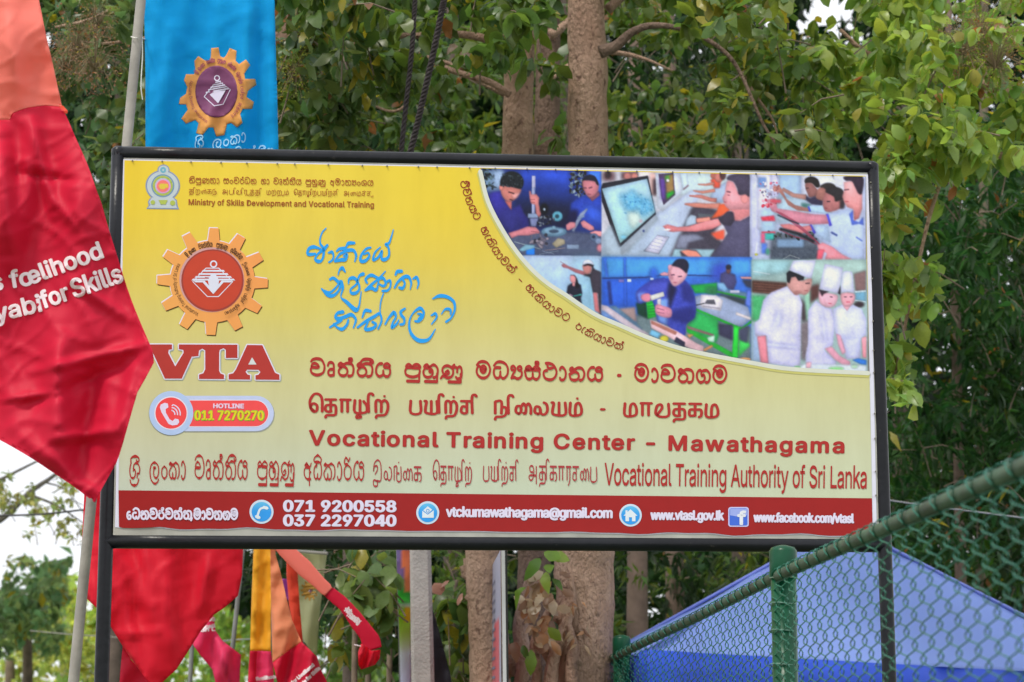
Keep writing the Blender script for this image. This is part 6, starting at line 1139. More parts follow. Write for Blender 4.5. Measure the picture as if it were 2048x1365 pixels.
def leaf_batch(pos, dirs, ups, size, cols, kind, rng, curl=.25):
    """one mesh of many leaves: returns verts, faces, colours"""
    T, Fc = TPL[kind]; n = len(pos)
    d = dirs / np.linalg.norm(dirs, axis=1, keepdims=True); s = np.cross(d, ups); s /= np.linalg.norm(s, axis=1, keepdims=True) + 1e-9; u = np.cross(s, d)
    wv = rng.uniform(.8, 1.2, (n, 1)); cz = rng.uniform(-curl, curl * 1.6, (n, 1))
    X = T[None, :, 0] * wv; Y = np.repeat(T[None, :, 1], n, 0); Z = T[None, :, 2] + cz * (X ** 2) * 3.0 - np.abs(cz) * Y ** 2 * .7 + rng.uniform(-.05, .05, (n, len(T)))
    W = pos[:, None] + size[:, None, None] * (X[..., None] * s[:, None] + Y[..., None] * d[:, None] + Z[..., None] * u[:, None])
    F = (Fc[None] + (np.arange(n) * len(T))[:, None, None]).reshape(-1, 3); C = np.repeat(cols[:, None], len(T), 1)
    return W.reshape(-1, 3), F, C.reshape(-1, 3)
def fast_mesh(name, V, F, C, m, parent=None, kind='stuff', smooth=False):
    org = np.array(world_loc(parent)) if parent is not None else np.array([V[:, 0].mean(), V[:, 1].mean(), V[:, 2].min()])
    me = bpy.data.meshes.new(name); V = V - org
    me.vertices.add(len(V)); me.vertices.foreach_set('co', V.astype(np.float32).ravel()); me.loops.add(F.size); me.loops.foreach_set('vertex_index', F.astype(np.int32).ravel())
    me.polygons.add(len(F)); me.polygons.foreach_set('loop_start', np.arange(0, F.size, 3, dtype=np.int32)); me.polygons.foreach_set('loop_total', np.full(len(F), 3, dtype=np.int32))
    me.update(calc_edges=True); a = me.color_attributes.new('Col', 'FLOAT_COLOR', 'POINT'); c = np.ones((len(V), 4), np.float32); c[:, :3] = C; a.data.foreach_set('color', c.ravel())
    if smooth: me.polygons.foreach_set('use_smooth', [True] * len(me.polygons))
    me.materials.append(m); me.validate(); o = bpy.data.objects.new(name, me); link(o)
    if parent is not None: o.parent = parent
    else: o.location = org
    if kind: o['kind'] = kind
    return o
def palette(rng, n, base, var=.25, yellow=.06, brown=.02, hv=.25):
    c = np.array(base)[None] * rng.uniform(1 - var, 1 + var, (n, 1)); c = c * (1 + rng.uniform(-hv, hv, (n, 1)) * np.array([[1, .15, -.4]]))
    r = rng.random(n); c[r < yellow] = np.array((.30, .27, .04)) * rng.uniform(.7, 1.2, (int((r < yellow).sum()), 1)); m = r > 1 - brown; c[m] = np.array((.30, .14, .05)) * rng.uniform(.6, 1.2, (int(m.sum()), 1))
    return np.clip(c, .002, .6)
def unit(v): return v / (np.linalg.norm(v, axis=-1, keepdims=True) + 1e-9)
def whorl(tips, axes, rng, per, size, droop=.5):
    """leaves in loose whorls round twig tips"""
    n = len(tips); k = rng.integers(per[0], per[1] + 1, n); idx = np.repeat(np.arange(n), k); m = len(idx)
    ang = rng.uniform(0, 6.283, m); ax = unit(axes[idx]); ref = unit(np.cross(ax, np.array([.3, .2, .9]) + rng.normal(0, .1, (m, 3)))); b = np.cross(ax, ref)
    out = ref * np.cos(ang)[:, None] + b * np.sin(ang)[:, None]; d = unit(out + ax * rng.uniform(.1, .9, (m, 1)) + np.array([0, 0, -1]) * rng.uniform(0, droop * 2, (m, 1)))
    pos = tips[idx] - ax * rng.uniform(0, size[1] * .9, (m, 1)); up = unit(np.array([0, 0, 1.0]) + rng.normal(0, .45, (m, 3)))
    return pos, d, up, size[0] * .75 + (size[1] * 1.08 - size[0] * .75) * rng.beta(1.7, 1.8, m)
def screen_of(V):
    o = V - np.array([0, 0, EYE]); d = o @ np.array(FWD); return CX + FPX * o[:, 0] / d, CY - FPX * (o @ np.array(UPV)) / d, d
def trunk_geo(pts, rad, Y, seed, n=22, wob=.07, sub=8):
    path = smooth_path([P(x, y, Y if not isinstance(Y, (list, tuple)) else Y[i]) for i, (x, y) in enumerate(pts)], sub); r = list(np.interp(np.linspace(0, 1, len(path)), np.linspace(0, 1, len(rad)), [a / 2 * (Y if not isinstance(Y, (list, tuple)) else Y[0]) / FPX for a in rad]))
    return tube_geo(path, r, n, wob=wob, seed=seed)
def to_ground(pts, Y, wid):
    """extend a traced trunk down to the ground"""
    a, b = pts[-2], pts[-1]; out = list(pts); w = list(wid); x, y = b
    while P(x, y, Y).z > 0: x += (b[0] - a[0]) * 0 ; y += 160; out.append((x, y)); w.append(w[-1] * 1.03)
    return out, w
GAPS = [(1660, 8, 46, 30), (1630, 40, 30, 20), (1700, 60, 22, 14), (1585, 60, 16, 12), (1745, 275, 20, 10), (1782, 180, 14, 10), (1880, 200, 16, 10), (95, 78, 16, 30), (1360, 12, 26, 10), (1530, 36, 20, 10), (1240, 60, 10, 14), (568, 30, 10, 12), (1900, 20, 14, 8), (1800, 262, 16, 12), (1270, 1215, 10, 40), (1262, 1255, 14, 26), (1322, 1190, 12, 20), (1440, 1135, 10, 8), (1745, 110, 12, 10)]
def gap_hit(a, b, Y, k=1.0):
    if Y < 10.9 and 1120 < a < 1228 and -80 < b < 330: return True
    if Y < 11.7 and 985 < a < 1085 and 110 < b < 330: return True
    return any(((a - x) / (rx * k + 9)) ** 2 + ((b - y) / (ry * k + 9)) ** 2 < 1 for x, y, rx, ry in GAPS)
class Tree:
    def __init__(s, name, base, label, cat='tree', group=None, seed=0):
        s.root = thing(name, base, label, cat, group); s.rng = np.random.default_rng(seed); s.P = []; s.seed = seed
    def limb(s, name, pts, wid, Y, m=bark, n=14, wob=.06, sub=8):
        v, f = trunk_geo(pts, wid, Y, s.seed, n, wob, sub); return mesh_obj(name, v, f, m, s.root, smooth=True)
    def crown(s, boxes, kind, per, size, base, leafmat, droop=.5, var=.3, yellow=.05, brown=.02, parts=0, twigs=True, shade_top=False, hv=.25):
        if parts > 100: boxes = [b[:6] + (int(b[6] * 1.55),) for b in boxes]
        """boxes: (x0, x1, y0, y1, Y0, Y1, n tips) pixel windows with a depth range"""
        r = s.rng; tips = []; axes = []
        for x0, x1, y0, y1, Ya, Yb, n in boxes:
            cl = max(3, n // 10); cx_ = r.uniform(x0, x1, cl); cy_ = r.uniform(y0, y1, cl); cY = r.uniform(Ya, Yb, cl); sx, sy = (x1 - x0) * .10 + 14, (y1 - y0) * .08 + 12
            k = r.integers(0, cl, n); px = cx_[k] + r.normal(0, 1, n) * np.minimum(sx, 60); py = cy_[k] + r.normal(0, 1, n) * np.minimum(sy, 45); Yv = cY[k] + r.normal(0, .12, n) * (Yb - Ya)
            for a, b, Y in zip(px, py, Yv):
                a = min(max(a, x0), x1); b = min(max(b, y0), y1)
                if gap_hit(a, b, Y): continue
                tips.append(P(a, b, Y)); axes.append(Vector((r.normal(0, 1), r.normal(-.3, .7), r.normal(.35, .6))))
        tips = np.array([tuple(t) for t in tips]); axes = np.array([tuple(t) for t in axes])
        pos, d, up, sz = whorl(tips, axes, r, per, size, droop); cols = palette(r, len(pos), base, var, yellow, brown, hv); tipcol = r.uniform(.8, 1.2, len(tips))
        if twigs:
            mb = MB(); sel = r.permutation(len(tips))[:70]
            for i in sel:
                t = Vector(tips[i]); a = Vector(unit(axes[i])); L = size[1] * r.uniform(1.0, 2.0); q = [t - a * L + Vector((0, 0, -.2 * L)), t - a * L * .5, t]; v, f = tube_geo(q, [.004, .003, .0018], 4, cap=False); mb.add(v, f)
            mesh_obj('twigs', mb.v, mb.f, twig_m, s.root, kind='stuff')
        if parts:
            X, Y, D = screen_of(pos); vis = (X > -20) & (X < 2068) & (Y > -20) & (Y < 1385); inb = (X > 232) & (X < 1765) & (Y > 305) & (Y < 1090)
            score = sz / D * (vis & ~inb) * (1 / (D ** 1.2)); order = np.argsort(-score)[:parts]; mask = np.zeros(len(pos), bool); mask[order] = True
            # shared leaf shapes
            sh = []
            for q in range(10):
                V, F, C = leaf_batch(np.zeros((1, 3)), np.array([[0, 1.0, 0]]), np.array([[0, 0, 1.0]]), np.array([1.0]), palette(r, 1, base, var, yellow if q != 9 else 1, 0, hv), kind, r, .35)
                me = bpy.data.meshes.new('leaf'); me.from_pydata(V.tolist(), [], F.tolist()); a = me.color_attributes.new('Col', 'FLOAT_COLOR', 'POINT'); c = np.ones((len(V), 4)); c[:, :3] = C; a.data.foreach_set('color', c.ravel()); me.polygons.foreach_set('use_smooth', [True] * len(me.polygons)); me.materials.append(leafmat); sh.append(me)
            org = world_loc(s.root); from mathutils import Matrix
            for i in order:
                o = bpy.data.objects.new('leaf', sh[int(r.integers(0, 9)) if r.random() > yellow else 9]); link(o); o.parent = s.root
                dd = Vector(d[i]); ss = dd.cross(Vector(up[i])).normalized(); uu = ss.cross(dd); M = Matrix((ss, dd, uu)).transposed().to_4x4() * 1.0; S = Matrix.Scale(float(sz[i]), 4); o.matrix_local = Matrix.Translation(Vector(pos[i]) - org) @ M @ S
            keep = ~mask; pos, d, up, sz, cols = pos[keep], d[keep], up[keep], sz[keep], cols[keep]
        V, F, C = leaf_batch(pos, d, up, sz, cols, kind, r); fast_mesh('foliage', V, F, C, leafmat, s.root, smooth=True)
        return tips
G_MID, G_LITE, G_DARK, G_BLUE = (.075, .128, .026), (.22, .325, .068), (.018, .044, .011), (.036, .078, .028)  # the dark green carries the shade inside the forest in its colour
NP = 170
# --- teak with the pale forked trunks behind the sign
def ground_at(x, Y): p = P(x, 1365, Y); return Vector((p.x, p.y, 0))
t1 = Tree('teak_tree', ground_at(980, 11.6), 'teak with the left one of two pale trunks, leaves dangling above the sign centre', group='teak trees behind the sign', seed=11)
p_, w_ = to_ground([(1062, -620), (1050, -160), (1042, 60), (1037, 200), (1034, 310), (1015, 620), (985, 1000), (972, 1100), (975, 1230), (980, 1365)], 11.6, [14, 50, 58, 62, 66, 78, 82, 84, 76, 82]); t1.limb('trunk', p_, w_, 11.6, n=26, wob=.09)
t1.limb('branch', [(1030, 60), (1000, 88), (960, 75), (900, 68), (830, 72), (740, 72), (700, 92), (660, 110)], [30, 20, 17, 15, 13, 11, 9, 6], 11.3)
t1.limb('branch', [(1020, 190), (980, 165), (930, 150), (880, 132), (820, 98), (780, 120), (735, 140), (700, 170)], [16, 14, 13, 12, 12, 10, 9, 6], 11.2); t1.limb('branch', [(1010, 190), (950, 160), (870, 125), (800, 220), (720, 200)], [12, 9, 8, 6, 4], 12.2)
t1.crown([(700, 1150, -640, -130, 10, 13, 70), (560, 1120, -120, 20, 9.6, 12.5, 110), (600, 860, 0, 150, 9.8, 12.2, 55), (880, 1080, -30, 105, 9.3, 10.3, 34), (740, 1010, 90, 330, 12, 14, 80), (1090, 1140, 120, 290, 10.0, 10.8, 7), (560, 800, 120, 320, 11, 13, 60)], 'teak', (5, 9), (.055, .115), G_MID, LEAF, droop=.9, parts=NP, yellow=.05)
t2 = Tree('teak_tree', ground_at(1172, 10.8), 'teak with the thickest straight pale trunk and burls low on its bark', group='teak trees behind the sign', seed=12)
p_, w_ = to_ground([(1180, -700), (1172, -200), (1173, 0), (1175, 160), (1177, 310), (1175, 700), (1170, 1000), (1168, 1100), (1172, 1230), (1172, 1365)], 10.8, [14, 74, 80, 82, 84, 110, 122, 126, 112, 108]); t2.limb('trunk', p_, w_, 10.8, n=30, wob=.10)
t2.limb('branch', [(1200, 105), (1232, 92), (1262, 66), (1300, 52), (1350, 55), (1400, 72), (1450, 105), (1480, 145), (1505, 200), (1530, 255), (1575, 320)], [28, 22, 17, 14, 11, 10, 9, 8, 7, 6, 5], 10.15, m=bark_mat('limb_bark', (.17, .115, .085), (.30, .21, .16), (.08, .05, .04)))
t2.limb('branch', [(1208, 103), (1260, 110), (1300, 122), (1345, 142)], [12, 9, 6, 4], 10.7); t2.limb('branch', [(1480, 140), (1510, 190), (1545, 240), (1560, 290)], [9, 7, 5, 3], 10.9); t2.limb('branch', [(1215, 20), (1260, -20), (1330, -70)], [22, 18, 14], 10.9)
t2.crown([(1080, 1640, -720, -130, 10, 13, 80), (1190, 1640, -120, 30, 9.8, 12.5, 100), (1230, 1440, 20, 120, 11, 13, 30), (1400, 1660, 60, 320, 10.4, 12.5, 62), (1215, 1440, 180, 320, 12.5, 14.5, 60), (1560, 1660, 220, 315, 9.8, 10.6, 12)], 'teak', (5, 9), (.055, .11), (.105, .168, .034), LEAF, droop=.8, parts=NP, yellow=.07)
t3 = Tree('teak_tree', ground_at(1090, 13.2), 'darker thinner teak trunk standing in the gap between the two pale trunks', group='teak trees behind the sign', seed=13)
p_, w_ = to_ground([(1120, -600), (1110, -200), (1100, 0), (1096, 130), (1093, 310), (1085, 700), (1070, 1100), (1066, 1230), (1075, 1365)], 13.2, [8, 38, 46, 50, 56, 62, 66, 62, 70]); t3.limb('trunk', p_, w_, 13.2, bark_mat('teak_bark_brown', (.17, .11, .082), (.28, .19, .145), (.08, .05, .04)), n=20, wob=.09)
t3.limb('branch', [(1100, 70), (1118, 60), (1140, 40)], [22, 18, 14], 13.1); t3.limb('branch', [(1098, 165), (1120, 145), (1145, 130)], [18, 16, 14], 13.1)
t3.crown([(1060, 1140, -140, 60, 12.5, 13.5, 16)], 'teak', (4, 6), (.07, .14), G_MID, LEAF, parts=20)
# lower trunk growth: burls, dead leaves, sprigs
rg = np.random.default_rng(77)
def burl(x, y, Y, r, parent, m=bark):
    c = P(x, y, Y); V = []; F = []; n, k = 14, 9; ph = rg.uniform(0, 9)
    for i in range(k + 1):
        th = math.pi * i / k
        for j in range(n):
            a = 6.283 * j / n; d = Vector((math.sin(th) * math.cos(a), math.sin(th) * math.sin(a) * .8, math.cos(th) * 1.3)); V.append(c + d * r * (1 + .55 * mnoise.noise(d * 2.2 + Vector((ph, 0, 0)))))
    for i in range(k):
        for j in range(n): F.append((i * n + j, i * n + (j + 1) % n, (i + 1) * n + (j + 1) % n, (i + 1) * n + j))
    return mesh_obj('burl', V, F, m, parent, smooth=True)
for x, y, Y, r in ((1140, 1170, 10.72, .03), (1128, 1235, 10.72, .045), (1165, 1262, 10.7, .03), (1100, 1290, 10.75, .05), (1190, 1225, 10.7, .025), (1150, 1325, 10.7, .035), (1175, 1145, 10.7, .02)): burl(x, y, Y, r, t2.root)
for x, y, Y, r in ((940, 1140, 11.62, .04), (950, 1190, 11.64, .05), (1020, 1330, 11.4, .05)): burl(x, y, Y, r, t1.root)
t2.limb('root_shoot', [(1100, 1400), (1105, 1330), (1120, 1280), (1135, 1240), (1145, 1200), (1140, 1150)], [34, 26, 22, 20, 16, 10], 10.66, n=12); t2.limb('root_shoot', [(1150, 1400), (1142, 1340), (1146, 1290), (1138, 1250)], [30, 24, 18, 12], 10.64, n=12)
t2.limb('root_shoot', [(1062, 1420), (1075, 1350), (1070, 1290), (1090, 1240), (1110, 1200)], [30, 20, 22, 18, 12], 10.9, n=12); t1.limb('root_shoot', [(1035, 1420), (1050, 1330), (1040, 1260), (1055, 1200), (1065, 1150)], [40, 34, 30, 34, 26], 11.3, n=12)
def leaf_part_set(parent, spots, size, cols, kind='teak', m=LEAF, droop=1.0, name='leaf', seed=3):
    r = np.random.default_rng(seed)
    for i, (x, y, Y) in enumerate(spots):
        c = np.array([cols[i % len(cols)]]) * r.uniform(.8, 1.2); V, F, C = leaf_batch(np.array([tuple(P(x, y, Y))]), np.array([[r.normal(0, .7), r.normal(-.4, .3), -droop * r.uniform(.2, 1)]]), np.array([[r.normal(0, .5), -1, .5]]), np.array([size * r.uniform(.7, 1.3)]), c, kind, r, .5)
        fast_mesh(name, V, F, C, m, parent, kind=None)
DRY = [(.38, .28, .17), (.50, .42, .30), (.26, .16, .10), (.42, .24, .12)]
sp = [(1080 + rg.normal(0, 24), 1140 + rg.uniform(0, 150), 10.6) for _ in range(46)]; leaf_part_set(t2.root, sp, .07, DRY, name='dead_leaf', seed=5)
sp = [(1088, 1105, 10.5), (1100, 1110, 10.5), (1080, 1118, 10.5), (1098, 1130, 10.5), (1092, 1145, 10.5), (1104, 1158, 10.5), (1052, 1175, 10.5), (1096, 1255, 10.5), (1046, 1290, 10.5), (1062, 1300, 10.5)]; leaf_part_set(t2.root, sp, .085, [(.14, .26, .03), (.20, .30, .05), (.08, .17, .03)], seed=6)
sp = [(1150 + rg.normal(0, 16), 1200 + rg.uniform(0, 90), 10.62) for _ in range(20)]; leaf_part_set(t2.root, sp, .05, DRY, 'long', name='bark_flake', seed=7)
# --- right hand teak with light leaves
t4 = Tree('teak_tree', ground_at(2230, 11.5), 'teak with light yellow-green leaves filling the upper right corner down beside the right sign post', group='teak trees behind the sign', seed=14)
p_, w_ = to_ground([(2160, -800), (2180, -300), (2200, 300), (2230, 1365)], 11.5, [14, 84, 110, 130]); t4.limb('trunk', p_, w_, 11.5)
t4.limb('branch', [(2190, 200), (2050, 190), (1940, 160), (1840, 130), (1740, 110), (1680, 60)], [36, 26, 20, 16, 12, 8], 11.3); t4.limb('branch', [(2190, 330), (2060, 330), (1960, 300), (1880, 320), (1800, 350)], [26, 18, 14, 10, 6], 11); t4.limb('branch', [(1900, 310), (1860, 430), (1830, 560), (1800, 700), (1785, 780)], [9, 8, 7, 6, 4], 10.6)
t4.crown([(1700, 2500, -800, -130, 10, 13, 100), (2120, 2500, -130, 450, 10, 13, 70), (1640, 1860, -60, 130, 10.2, 12, 48), (1640, 1800, 60, 320, 10.4, 12.2, 60), (1780, 2120, -120, 60, 10.5, 12.5, 60), (1790, 2100, 60, 240, 9.8, 11.8, 80), (1860, 2100, 220, 340, 9.8, 11.2, 48), (1765, 1900, 250, 460, 9.9, 11, 46), (1770, 1850, 440, 600, 10, 10.8, 24), (1765, 1815, 640, 780, 10, 10.6, 10), (1765, 1790, 380, 440, 10, 10.6, 6)], 'teak', (5, 9), (.048, .118), G_LITE, LEAF, droop=.9, parts=300, yellow=.035, brown=.015, var=.35)
# dry fruiting panicles
def panicle(parent, cx_, cy_, Y, r, n, col, seed):
    rr = np.random.default_rng(seed); c = P(cx_, cy_, Y); mb = MB(); pr_ = []
    for i in range(n):
        d = Vector(unit(rr.normal(0, 1, 3))); q = c + d * r * rr.uniform(.4, 1) * Vector((1.5, 1, 1)).x; m_ = c + (q - c) * .5 + Vector((0, 0, .02)); v, f = tube_geo([c + Vector((0, 0, -.3 * r)), m_, q], [.0018, .0012, .001], 3, cap=False); mb.add(v, f); pr_.append(q)
    mesh_obj('flower_stalks', mb.v, mb.f, mat('stalk', (.20, .15, .08), .9), parent, kind='stuff')
    pr_ = np.array([tuple(p) for p in pr_]); k = 5; pos = np.repeat(pr_, k, 0) + rr.normal(0, r * .12, (n * k, 3)); cols = palette(rr, n * k, col, .4, .05, .1)
    V, F, C = leaf_batch(pos, rr.normal(0, 1, (n * k, 3)), unit(rr.normal(0, 1, (n * k, 3))), rr.uniform(.008, .016, n * k), cols, 'small', rr); fast_mesh('seed_heads', V, F, C, LEAF_S, parent)
for i, (x, y, Y, r) in enumerate(((1925, 90, 10.3, .14), (1990, 120, 10.3, .12), (1960, 60, 10.5, .12), (1900, 130, 10.6, .08))): panicle(t4.root, x, y, Y, r, 90, (.24, .17, .09), 30 + i)
# --- left teak, behind the blue flag
t5 = Tree('teak_tree', ground_at(330, 12.5), 'teak with grey-green leaves and brown dry flower heads between the red and the blue flag', group='teak trees behind the sign', seed=15)
p_, w_ = to_ground([(420, -300), (400, 300), (395, 700), (400, 1080), (410, 1365)], 13, [70, 74, 78, 80, 90])
t5.limb('branch', [(420, -60), (330, 20), (250, 10), (180, 40), (110, 55)], [22, 14, 10, 8, 5], 11.5); t5.limb('branch', [(400, 120), (300, 80), (262, 82), (200, 88), (160, 82)], [14, 9, 7, 6, 4], 11.6); t5.limb('trunk', [(560, -640), (560, -300), (560, 0), (540, 400), (520, 800), (500, 1040)], [10, 54, 64, 68, 72, 60], 13.5)
t5.crown([(-100, 640, -620, -130, 11, 13.5, 80), (-250, 30, -130, 250, 11, 13, 40), (40, 300, -120, 20, 10.6, 12.5, 42), (70, 290, 20, 120, 10.8, 12.6, 40), (130, 300, 150, 310, 10.4, 12, 50), (545, 740, -60, 150, 10, 12, 60), (550, 700, 140, 310, 10.4, 12.5, 55), (180, 260, 290, 480, 12, 13, 24), (60, 200, 100, 220, 12, 13, 24)], 'teak', (5, 9), (.055, .115), (.095, .155, .050), LEAF, droop=.8, parts=220, yellow=.05, brown=.03)
for i, (x, y, Y, r, c) in enumerate(((150, 90, 10.6, .13, (.24, .15, .09)), (190, 120, 10.5, .14, (.26, .16, .10)), (130, 130, 10.8, .11, (.22, .14, .08)), (190, 45, 11, .10, (.15, .16, .07)), (590, 150, 10, .08, (.22, .25, .05)), (608, 95, 10.2, .07, (.2, .22, .05)))): panicle(t5.root, x, y, Y, r, 80, c, 50 + i)
# --- low shoots and saplings under the sign
def sapling(x0, x1, y0, y1, Y0, Y1, n, label, base, seed, size=(.08, .15), parts=60, name='teak_sapling'):
    t = Tree(name, ground_at((x0 + x1) / 2, (Y0 + Y1) / 2), label, cat='sapling', group='saplings under the sign', seed=seed)
    t.limb('stem', *to_ground([((x0 + x1) / 2 + 6, y0 + 10), ((x0 + x1) / 2, (y0 + y1) / 2), ((x0 + x1) / 2 - 4, 1365)], (Y0 + Y1) / 2, [6, 9, 12]), (Y0 + Y1) / 2, m=twig_m, n=8)
    t.crown([(x0, x1, y0, y1, Y0, Y1, n)], 'teak', (4, 6), size, base, LEAF, droop=1.1, parts=parts, twigs=True); return t
sapling(655, 770, 1095, 1200, 10.9, 11.6, 26, 'leafy sapling with hanging pale green leaves right of the cream flag', (.10, .16, .045), 21); sapling(690, 790, 1190, 1290, 11.6, 12.6, 16, 'darker sapling leaves behind the curled streamer', G_MID, 22)
sapling(765, 800, 1100, 1240, 11.7, 12.3, 10, 'narrow clump of leaves touching the printed feather banner', (.08, .14, .035), 23); sapling(875, 940, 1150, 1290, 11.8, 12.4, 22, 'leafy sapling with reddish young leaves right of the concrete post', (.10, .17, .04), 24)
sapling(885, 950, 1290, 1400, 11.9, 12.6, 16, 'short yellow green bush at the foot of the left pale trunk', (.12, .17, .03), 25)
leaf_part_set(t1.root, [(898, 1160, 11.6), (925, 1186, 11.6), (890, 1172, 11.6)], .08, [(.42, .22, .16)], seed=8); leaf_part_set(t1.root, [(972, 100, 10.2), (980, 108, 10.2)], .06, [(.75, .42, .02)], 'long', seed=9); leaf_part_set(t1.root, [(915, 92, 10.4), (925, 100, 10.4)], .08, [(.36, .26, .2)], seed=10)
# --- middle forest trees: slender trunks, dark small-leaved crowns
def forest_tree(xt, Y, wid, boxes, base, size, label, seed, lean=0, kind='long', per=(7, 11), parts=0, m=bark_d, droop=.6):
    t = Tree('forest_tree', ground_at(xt, Y), label, group='forest trees behind the sign', seed=seed)
    t.limb('trunk', *to_ground([(xt + lean * 4, -620), (xt + lean * 3, -260), (xt + lean * 2, 200), (xt + lean, 700), (xt, 1365)], Y, [wid * .1, wid * .5, wid * .7, wid * .85, wid]), Y, m=m, n=12, wob=.08)
    t.crown(boxes, kind, per, size, base, LEAF_S, droop=droop, parts=parts, yellow=.015, brown=.005, var=.4); return t
mossy = mat('mossy_bark', (.16, .13, .09), .9, .4, 8, .5, 30); pinkb = mat('pinkish_bark', (.20, .14, .11), .9, .3, 8, .5, 30)
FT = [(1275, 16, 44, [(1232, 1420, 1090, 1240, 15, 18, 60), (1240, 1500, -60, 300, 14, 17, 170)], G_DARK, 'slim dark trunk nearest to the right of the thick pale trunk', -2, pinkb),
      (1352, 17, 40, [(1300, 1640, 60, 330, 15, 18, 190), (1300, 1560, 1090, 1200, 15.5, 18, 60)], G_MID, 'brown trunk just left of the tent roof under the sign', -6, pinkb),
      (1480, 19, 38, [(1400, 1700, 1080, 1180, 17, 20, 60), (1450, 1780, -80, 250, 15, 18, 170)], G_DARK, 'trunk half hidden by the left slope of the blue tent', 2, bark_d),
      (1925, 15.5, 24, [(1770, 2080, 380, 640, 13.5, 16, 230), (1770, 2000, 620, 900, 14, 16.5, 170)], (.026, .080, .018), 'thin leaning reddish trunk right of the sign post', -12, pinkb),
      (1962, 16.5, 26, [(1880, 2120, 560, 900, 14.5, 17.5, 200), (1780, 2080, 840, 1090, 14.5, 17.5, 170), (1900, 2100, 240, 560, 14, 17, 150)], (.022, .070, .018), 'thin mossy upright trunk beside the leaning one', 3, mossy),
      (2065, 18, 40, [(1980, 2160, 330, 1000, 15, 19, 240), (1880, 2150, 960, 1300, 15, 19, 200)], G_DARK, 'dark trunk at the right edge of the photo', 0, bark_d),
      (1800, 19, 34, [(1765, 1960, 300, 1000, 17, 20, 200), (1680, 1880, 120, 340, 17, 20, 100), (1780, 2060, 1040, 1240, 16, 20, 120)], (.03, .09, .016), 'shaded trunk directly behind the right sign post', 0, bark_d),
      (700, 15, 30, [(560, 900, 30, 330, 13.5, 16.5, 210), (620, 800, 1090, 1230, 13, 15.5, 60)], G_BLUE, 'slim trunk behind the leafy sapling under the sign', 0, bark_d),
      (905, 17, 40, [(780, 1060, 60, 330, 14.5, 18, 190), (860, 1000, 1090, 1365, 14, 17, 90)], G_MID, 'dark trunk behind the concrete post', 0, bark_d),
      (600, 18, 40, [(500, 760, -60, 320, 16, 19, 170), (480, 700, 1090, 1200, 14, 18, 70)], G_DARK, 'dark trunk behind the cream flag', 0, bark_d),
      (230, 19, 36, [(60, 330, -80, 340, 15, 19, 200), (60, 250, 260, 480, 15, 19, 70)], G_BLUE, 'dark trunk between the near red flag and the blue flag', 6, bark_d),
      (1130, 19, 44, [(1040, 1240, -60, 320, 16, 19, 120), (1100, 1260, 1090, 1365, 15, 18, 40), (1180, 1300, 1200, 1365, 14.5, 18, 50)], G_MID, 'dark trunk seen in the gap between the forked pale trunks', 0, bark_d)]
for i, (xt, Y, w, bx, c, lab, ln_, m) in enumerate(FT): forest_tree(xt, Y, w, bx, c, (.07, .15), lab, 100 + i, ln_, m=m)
# thin vine-like limbs hanging right
ft = [o for o in COL.objects if o.name.startswith('forest_tree')]
# --- far wood behind everything and pale garden at the left
def mass(name, boxes, size, base, label, seed, kind='small', var=.45, m=LEAF_S, col2=None):
    r = np.random.default_rng(seed); pos = []; cols = []
    for x0, x1, y0, y1, Ya, Yb, n in boxes:
        cl = max(4, n // 60); cxs = r.uniform(x0, x1, cl); cys = r.uniform(y0, y1, cl); cY = r.uniform(Ya, Yb, cl); cc = r.uniform(.55, 1.45, cl); k = r.integers(0, cl, n)
        px = np.clip(cxs[k] + r.normal(0, 1, n) * ((x1 - x0) * .05 + 16), x0, x1); py = np.clip(cys[k] + r.normal(0, 1, n) * ((y1 - y0) * .05 + 12), y0, y1); Yv = cY[k] + r.normal(0, .1, n) * (Yb - Ya)
        ok = np.array([not gap_hit(a, b, 30, 1.0) for a, b in zip(px, py)]); pos += [tuple(P(a, b, Y)) for a, b, Y, q in zip(px, py, Yv, ok) if q]; cols.append((palette(r, n, base, var, .02, .0, .2) * cc[k][:, None])[ok])
    pos = np.array(pos); n = len(pos); d = unit(r.normal(0, 1, (n, 3)) + np.array([0, 0, -.5])); up = unit(r.normal(0, .6, (n, 3)) + np.array([0, -.3, 1])); V, F, C = leaf_batch(pos, d, up, r.uniform(size[0], size[1], n), np.concatenate(cols), kind, r)
    o = fast_mesh(name, V, F, C, m, None); tag(o, label, 'wood'); return o
mass('far_wood', [(480, 2150, -150, 340, 24, 30, 15000), (-500, 2900, -900, -140, 20, 30, 8500), (2150, 2900, -140, 1500, 22, 30, 5500), (1220, 2150, 300, 1500, 23, 30, 12000), (800, 1260, 1060, 1500, 23, 30, 5000), (480, 800, 1060, 1195, 23, 30, 1800)], (.15, .32), (.009, .026, .008), 'deep shaded wood closing the view behind the forest trees', 301)  # forest shade is put into the dark leaf colours of these masses
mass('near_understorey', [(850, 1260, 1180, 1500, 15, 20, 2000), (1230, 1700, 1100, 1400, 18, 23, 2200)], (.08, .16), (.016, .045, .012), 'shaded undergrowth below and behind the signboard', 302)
mass('left_wood', [(-600, 520, -200, 300, 20, 27, 8500), (-700, -120, 300, 1500, 22, 30, 2500), (-100, 250, 250, 520, 22, 27, 1200)], (.15, .3), (.012, .035, .012), 'shaded wood behind the red and blue flags', 303)
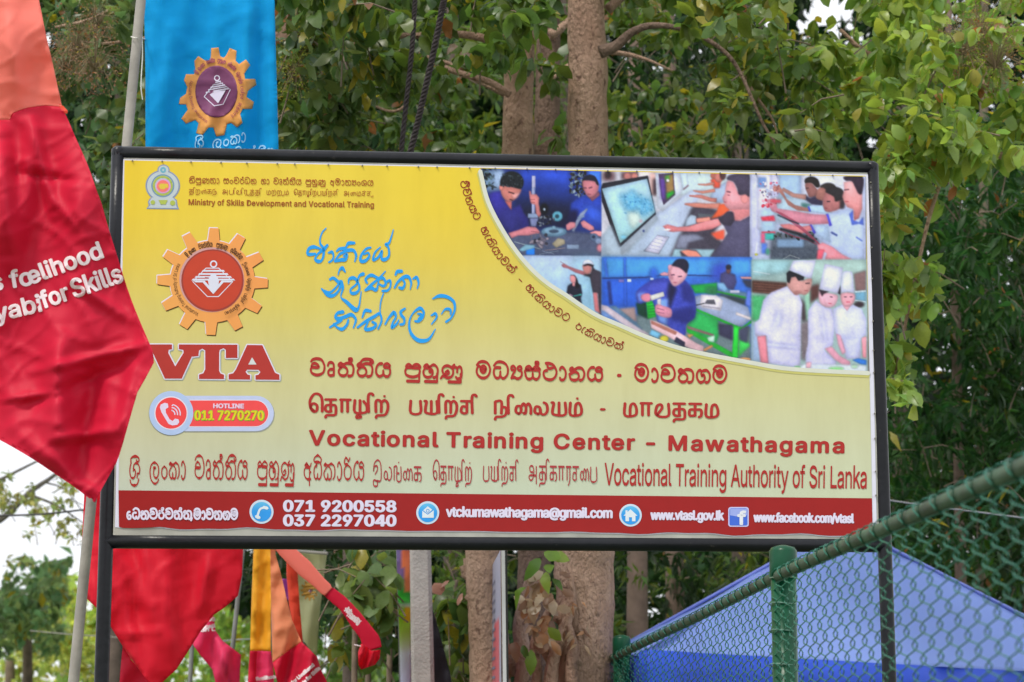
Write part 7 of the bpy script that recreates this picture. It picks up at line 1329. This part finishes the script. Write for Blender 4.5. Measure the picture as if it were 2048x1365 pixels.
# left garden trees
def far_tree(xt, Y, wid, boxes, base, label, seed, size, group='pale trees at the left', per=(7, 11), kind='small', m=twig_m, twigs=True, limbs=()):
    t = Tree('garden_tree', ground_at(xt, Y), label, group=group, seed=seed); t.limb('trunk', *to_ground([(xt, min(b[2] for b in boxes) + 60), (xt, 1365)], Y, [wid * .7, wid]), Y, m=m, n=10)
    for pts, w in limbs: t.limb('branch', pts, w, Y, m=m, n=8)
    t.crown(boxes, kind, per, size, base, LEAF_S, droop=.4, twigs=twigs, yellow=.05, brown=.0, var=.45); return t
far_tree(55, 30, 22, [(-60, 120, 1130, 1260, 28, 32, 190), (-60, 95, 1200, 1290, 28, 32, 90)], (.17, .27, .11), 'rounded grey-green tree at the lower left edge', 401, (.11, .2)); far_tree(130, 36, 26, [(100, 215, 1160, 1290, 34, 38, 190)], (.36, .46, .10), 'bright green tree left of the leaning flag pole', 402, (.11, .2), m=conc)
far_tree(20, 34, 22, [(-60, 260, 1255, 1500, 32, 38, 520)], (.38, .46, .13), 'yellow green low trees under the hanging red flag', 403, (.11, .2)); far_tree(330, 34, 22, [(220, 520, 1240, 1500, 31, 37, 480), (420, 620, 1190, 1400, 30, 36, 260)], (.28, .42, .10), 'bright green trees behind the small pink flag', 404, (.11, .2))
far_tree(730, 33, 24, [(600, 860, 1210, 1500, 30, 36, 330)], (.18, .30, .08), 'bright green tree seen below the curled streamer', 405, (.11, .2))
tb = twig_m
far_tree(-90, 22, 60, [(-60, 60, 880, 1000, 20, 23, 46), (-40, 30, 990, 1060, 20, 23, 12), (60, 175, 1000, 1090, 20, 23, 20), (90, 185, 940, 1010, 20, 23, 12), (20, 180, 1040, 1130, 20, 24, 7)], (.34, .38, .13), 'sparse fine-leaved tree whose branches cross the white sky at the left', 406, (.05, .09), limbs=[([(-90, 1080), (0, 1040), (60, 985), (110, 950), (160, 905), (200, 880)], [18, 14, 11, 8, 6, 4]), ([(60, 990), (110, 1010), (150, 1035), (185, 1060)], [6, 5, 3, 2]), ([(0, 960), (60, 930), (120, 900)], [7, 5, 3]), ([(90, 965), (130, 980), (170, 1030)], [4, 3, 2])], m=mat('lichen_bark', (.22, .2, .17), .9))
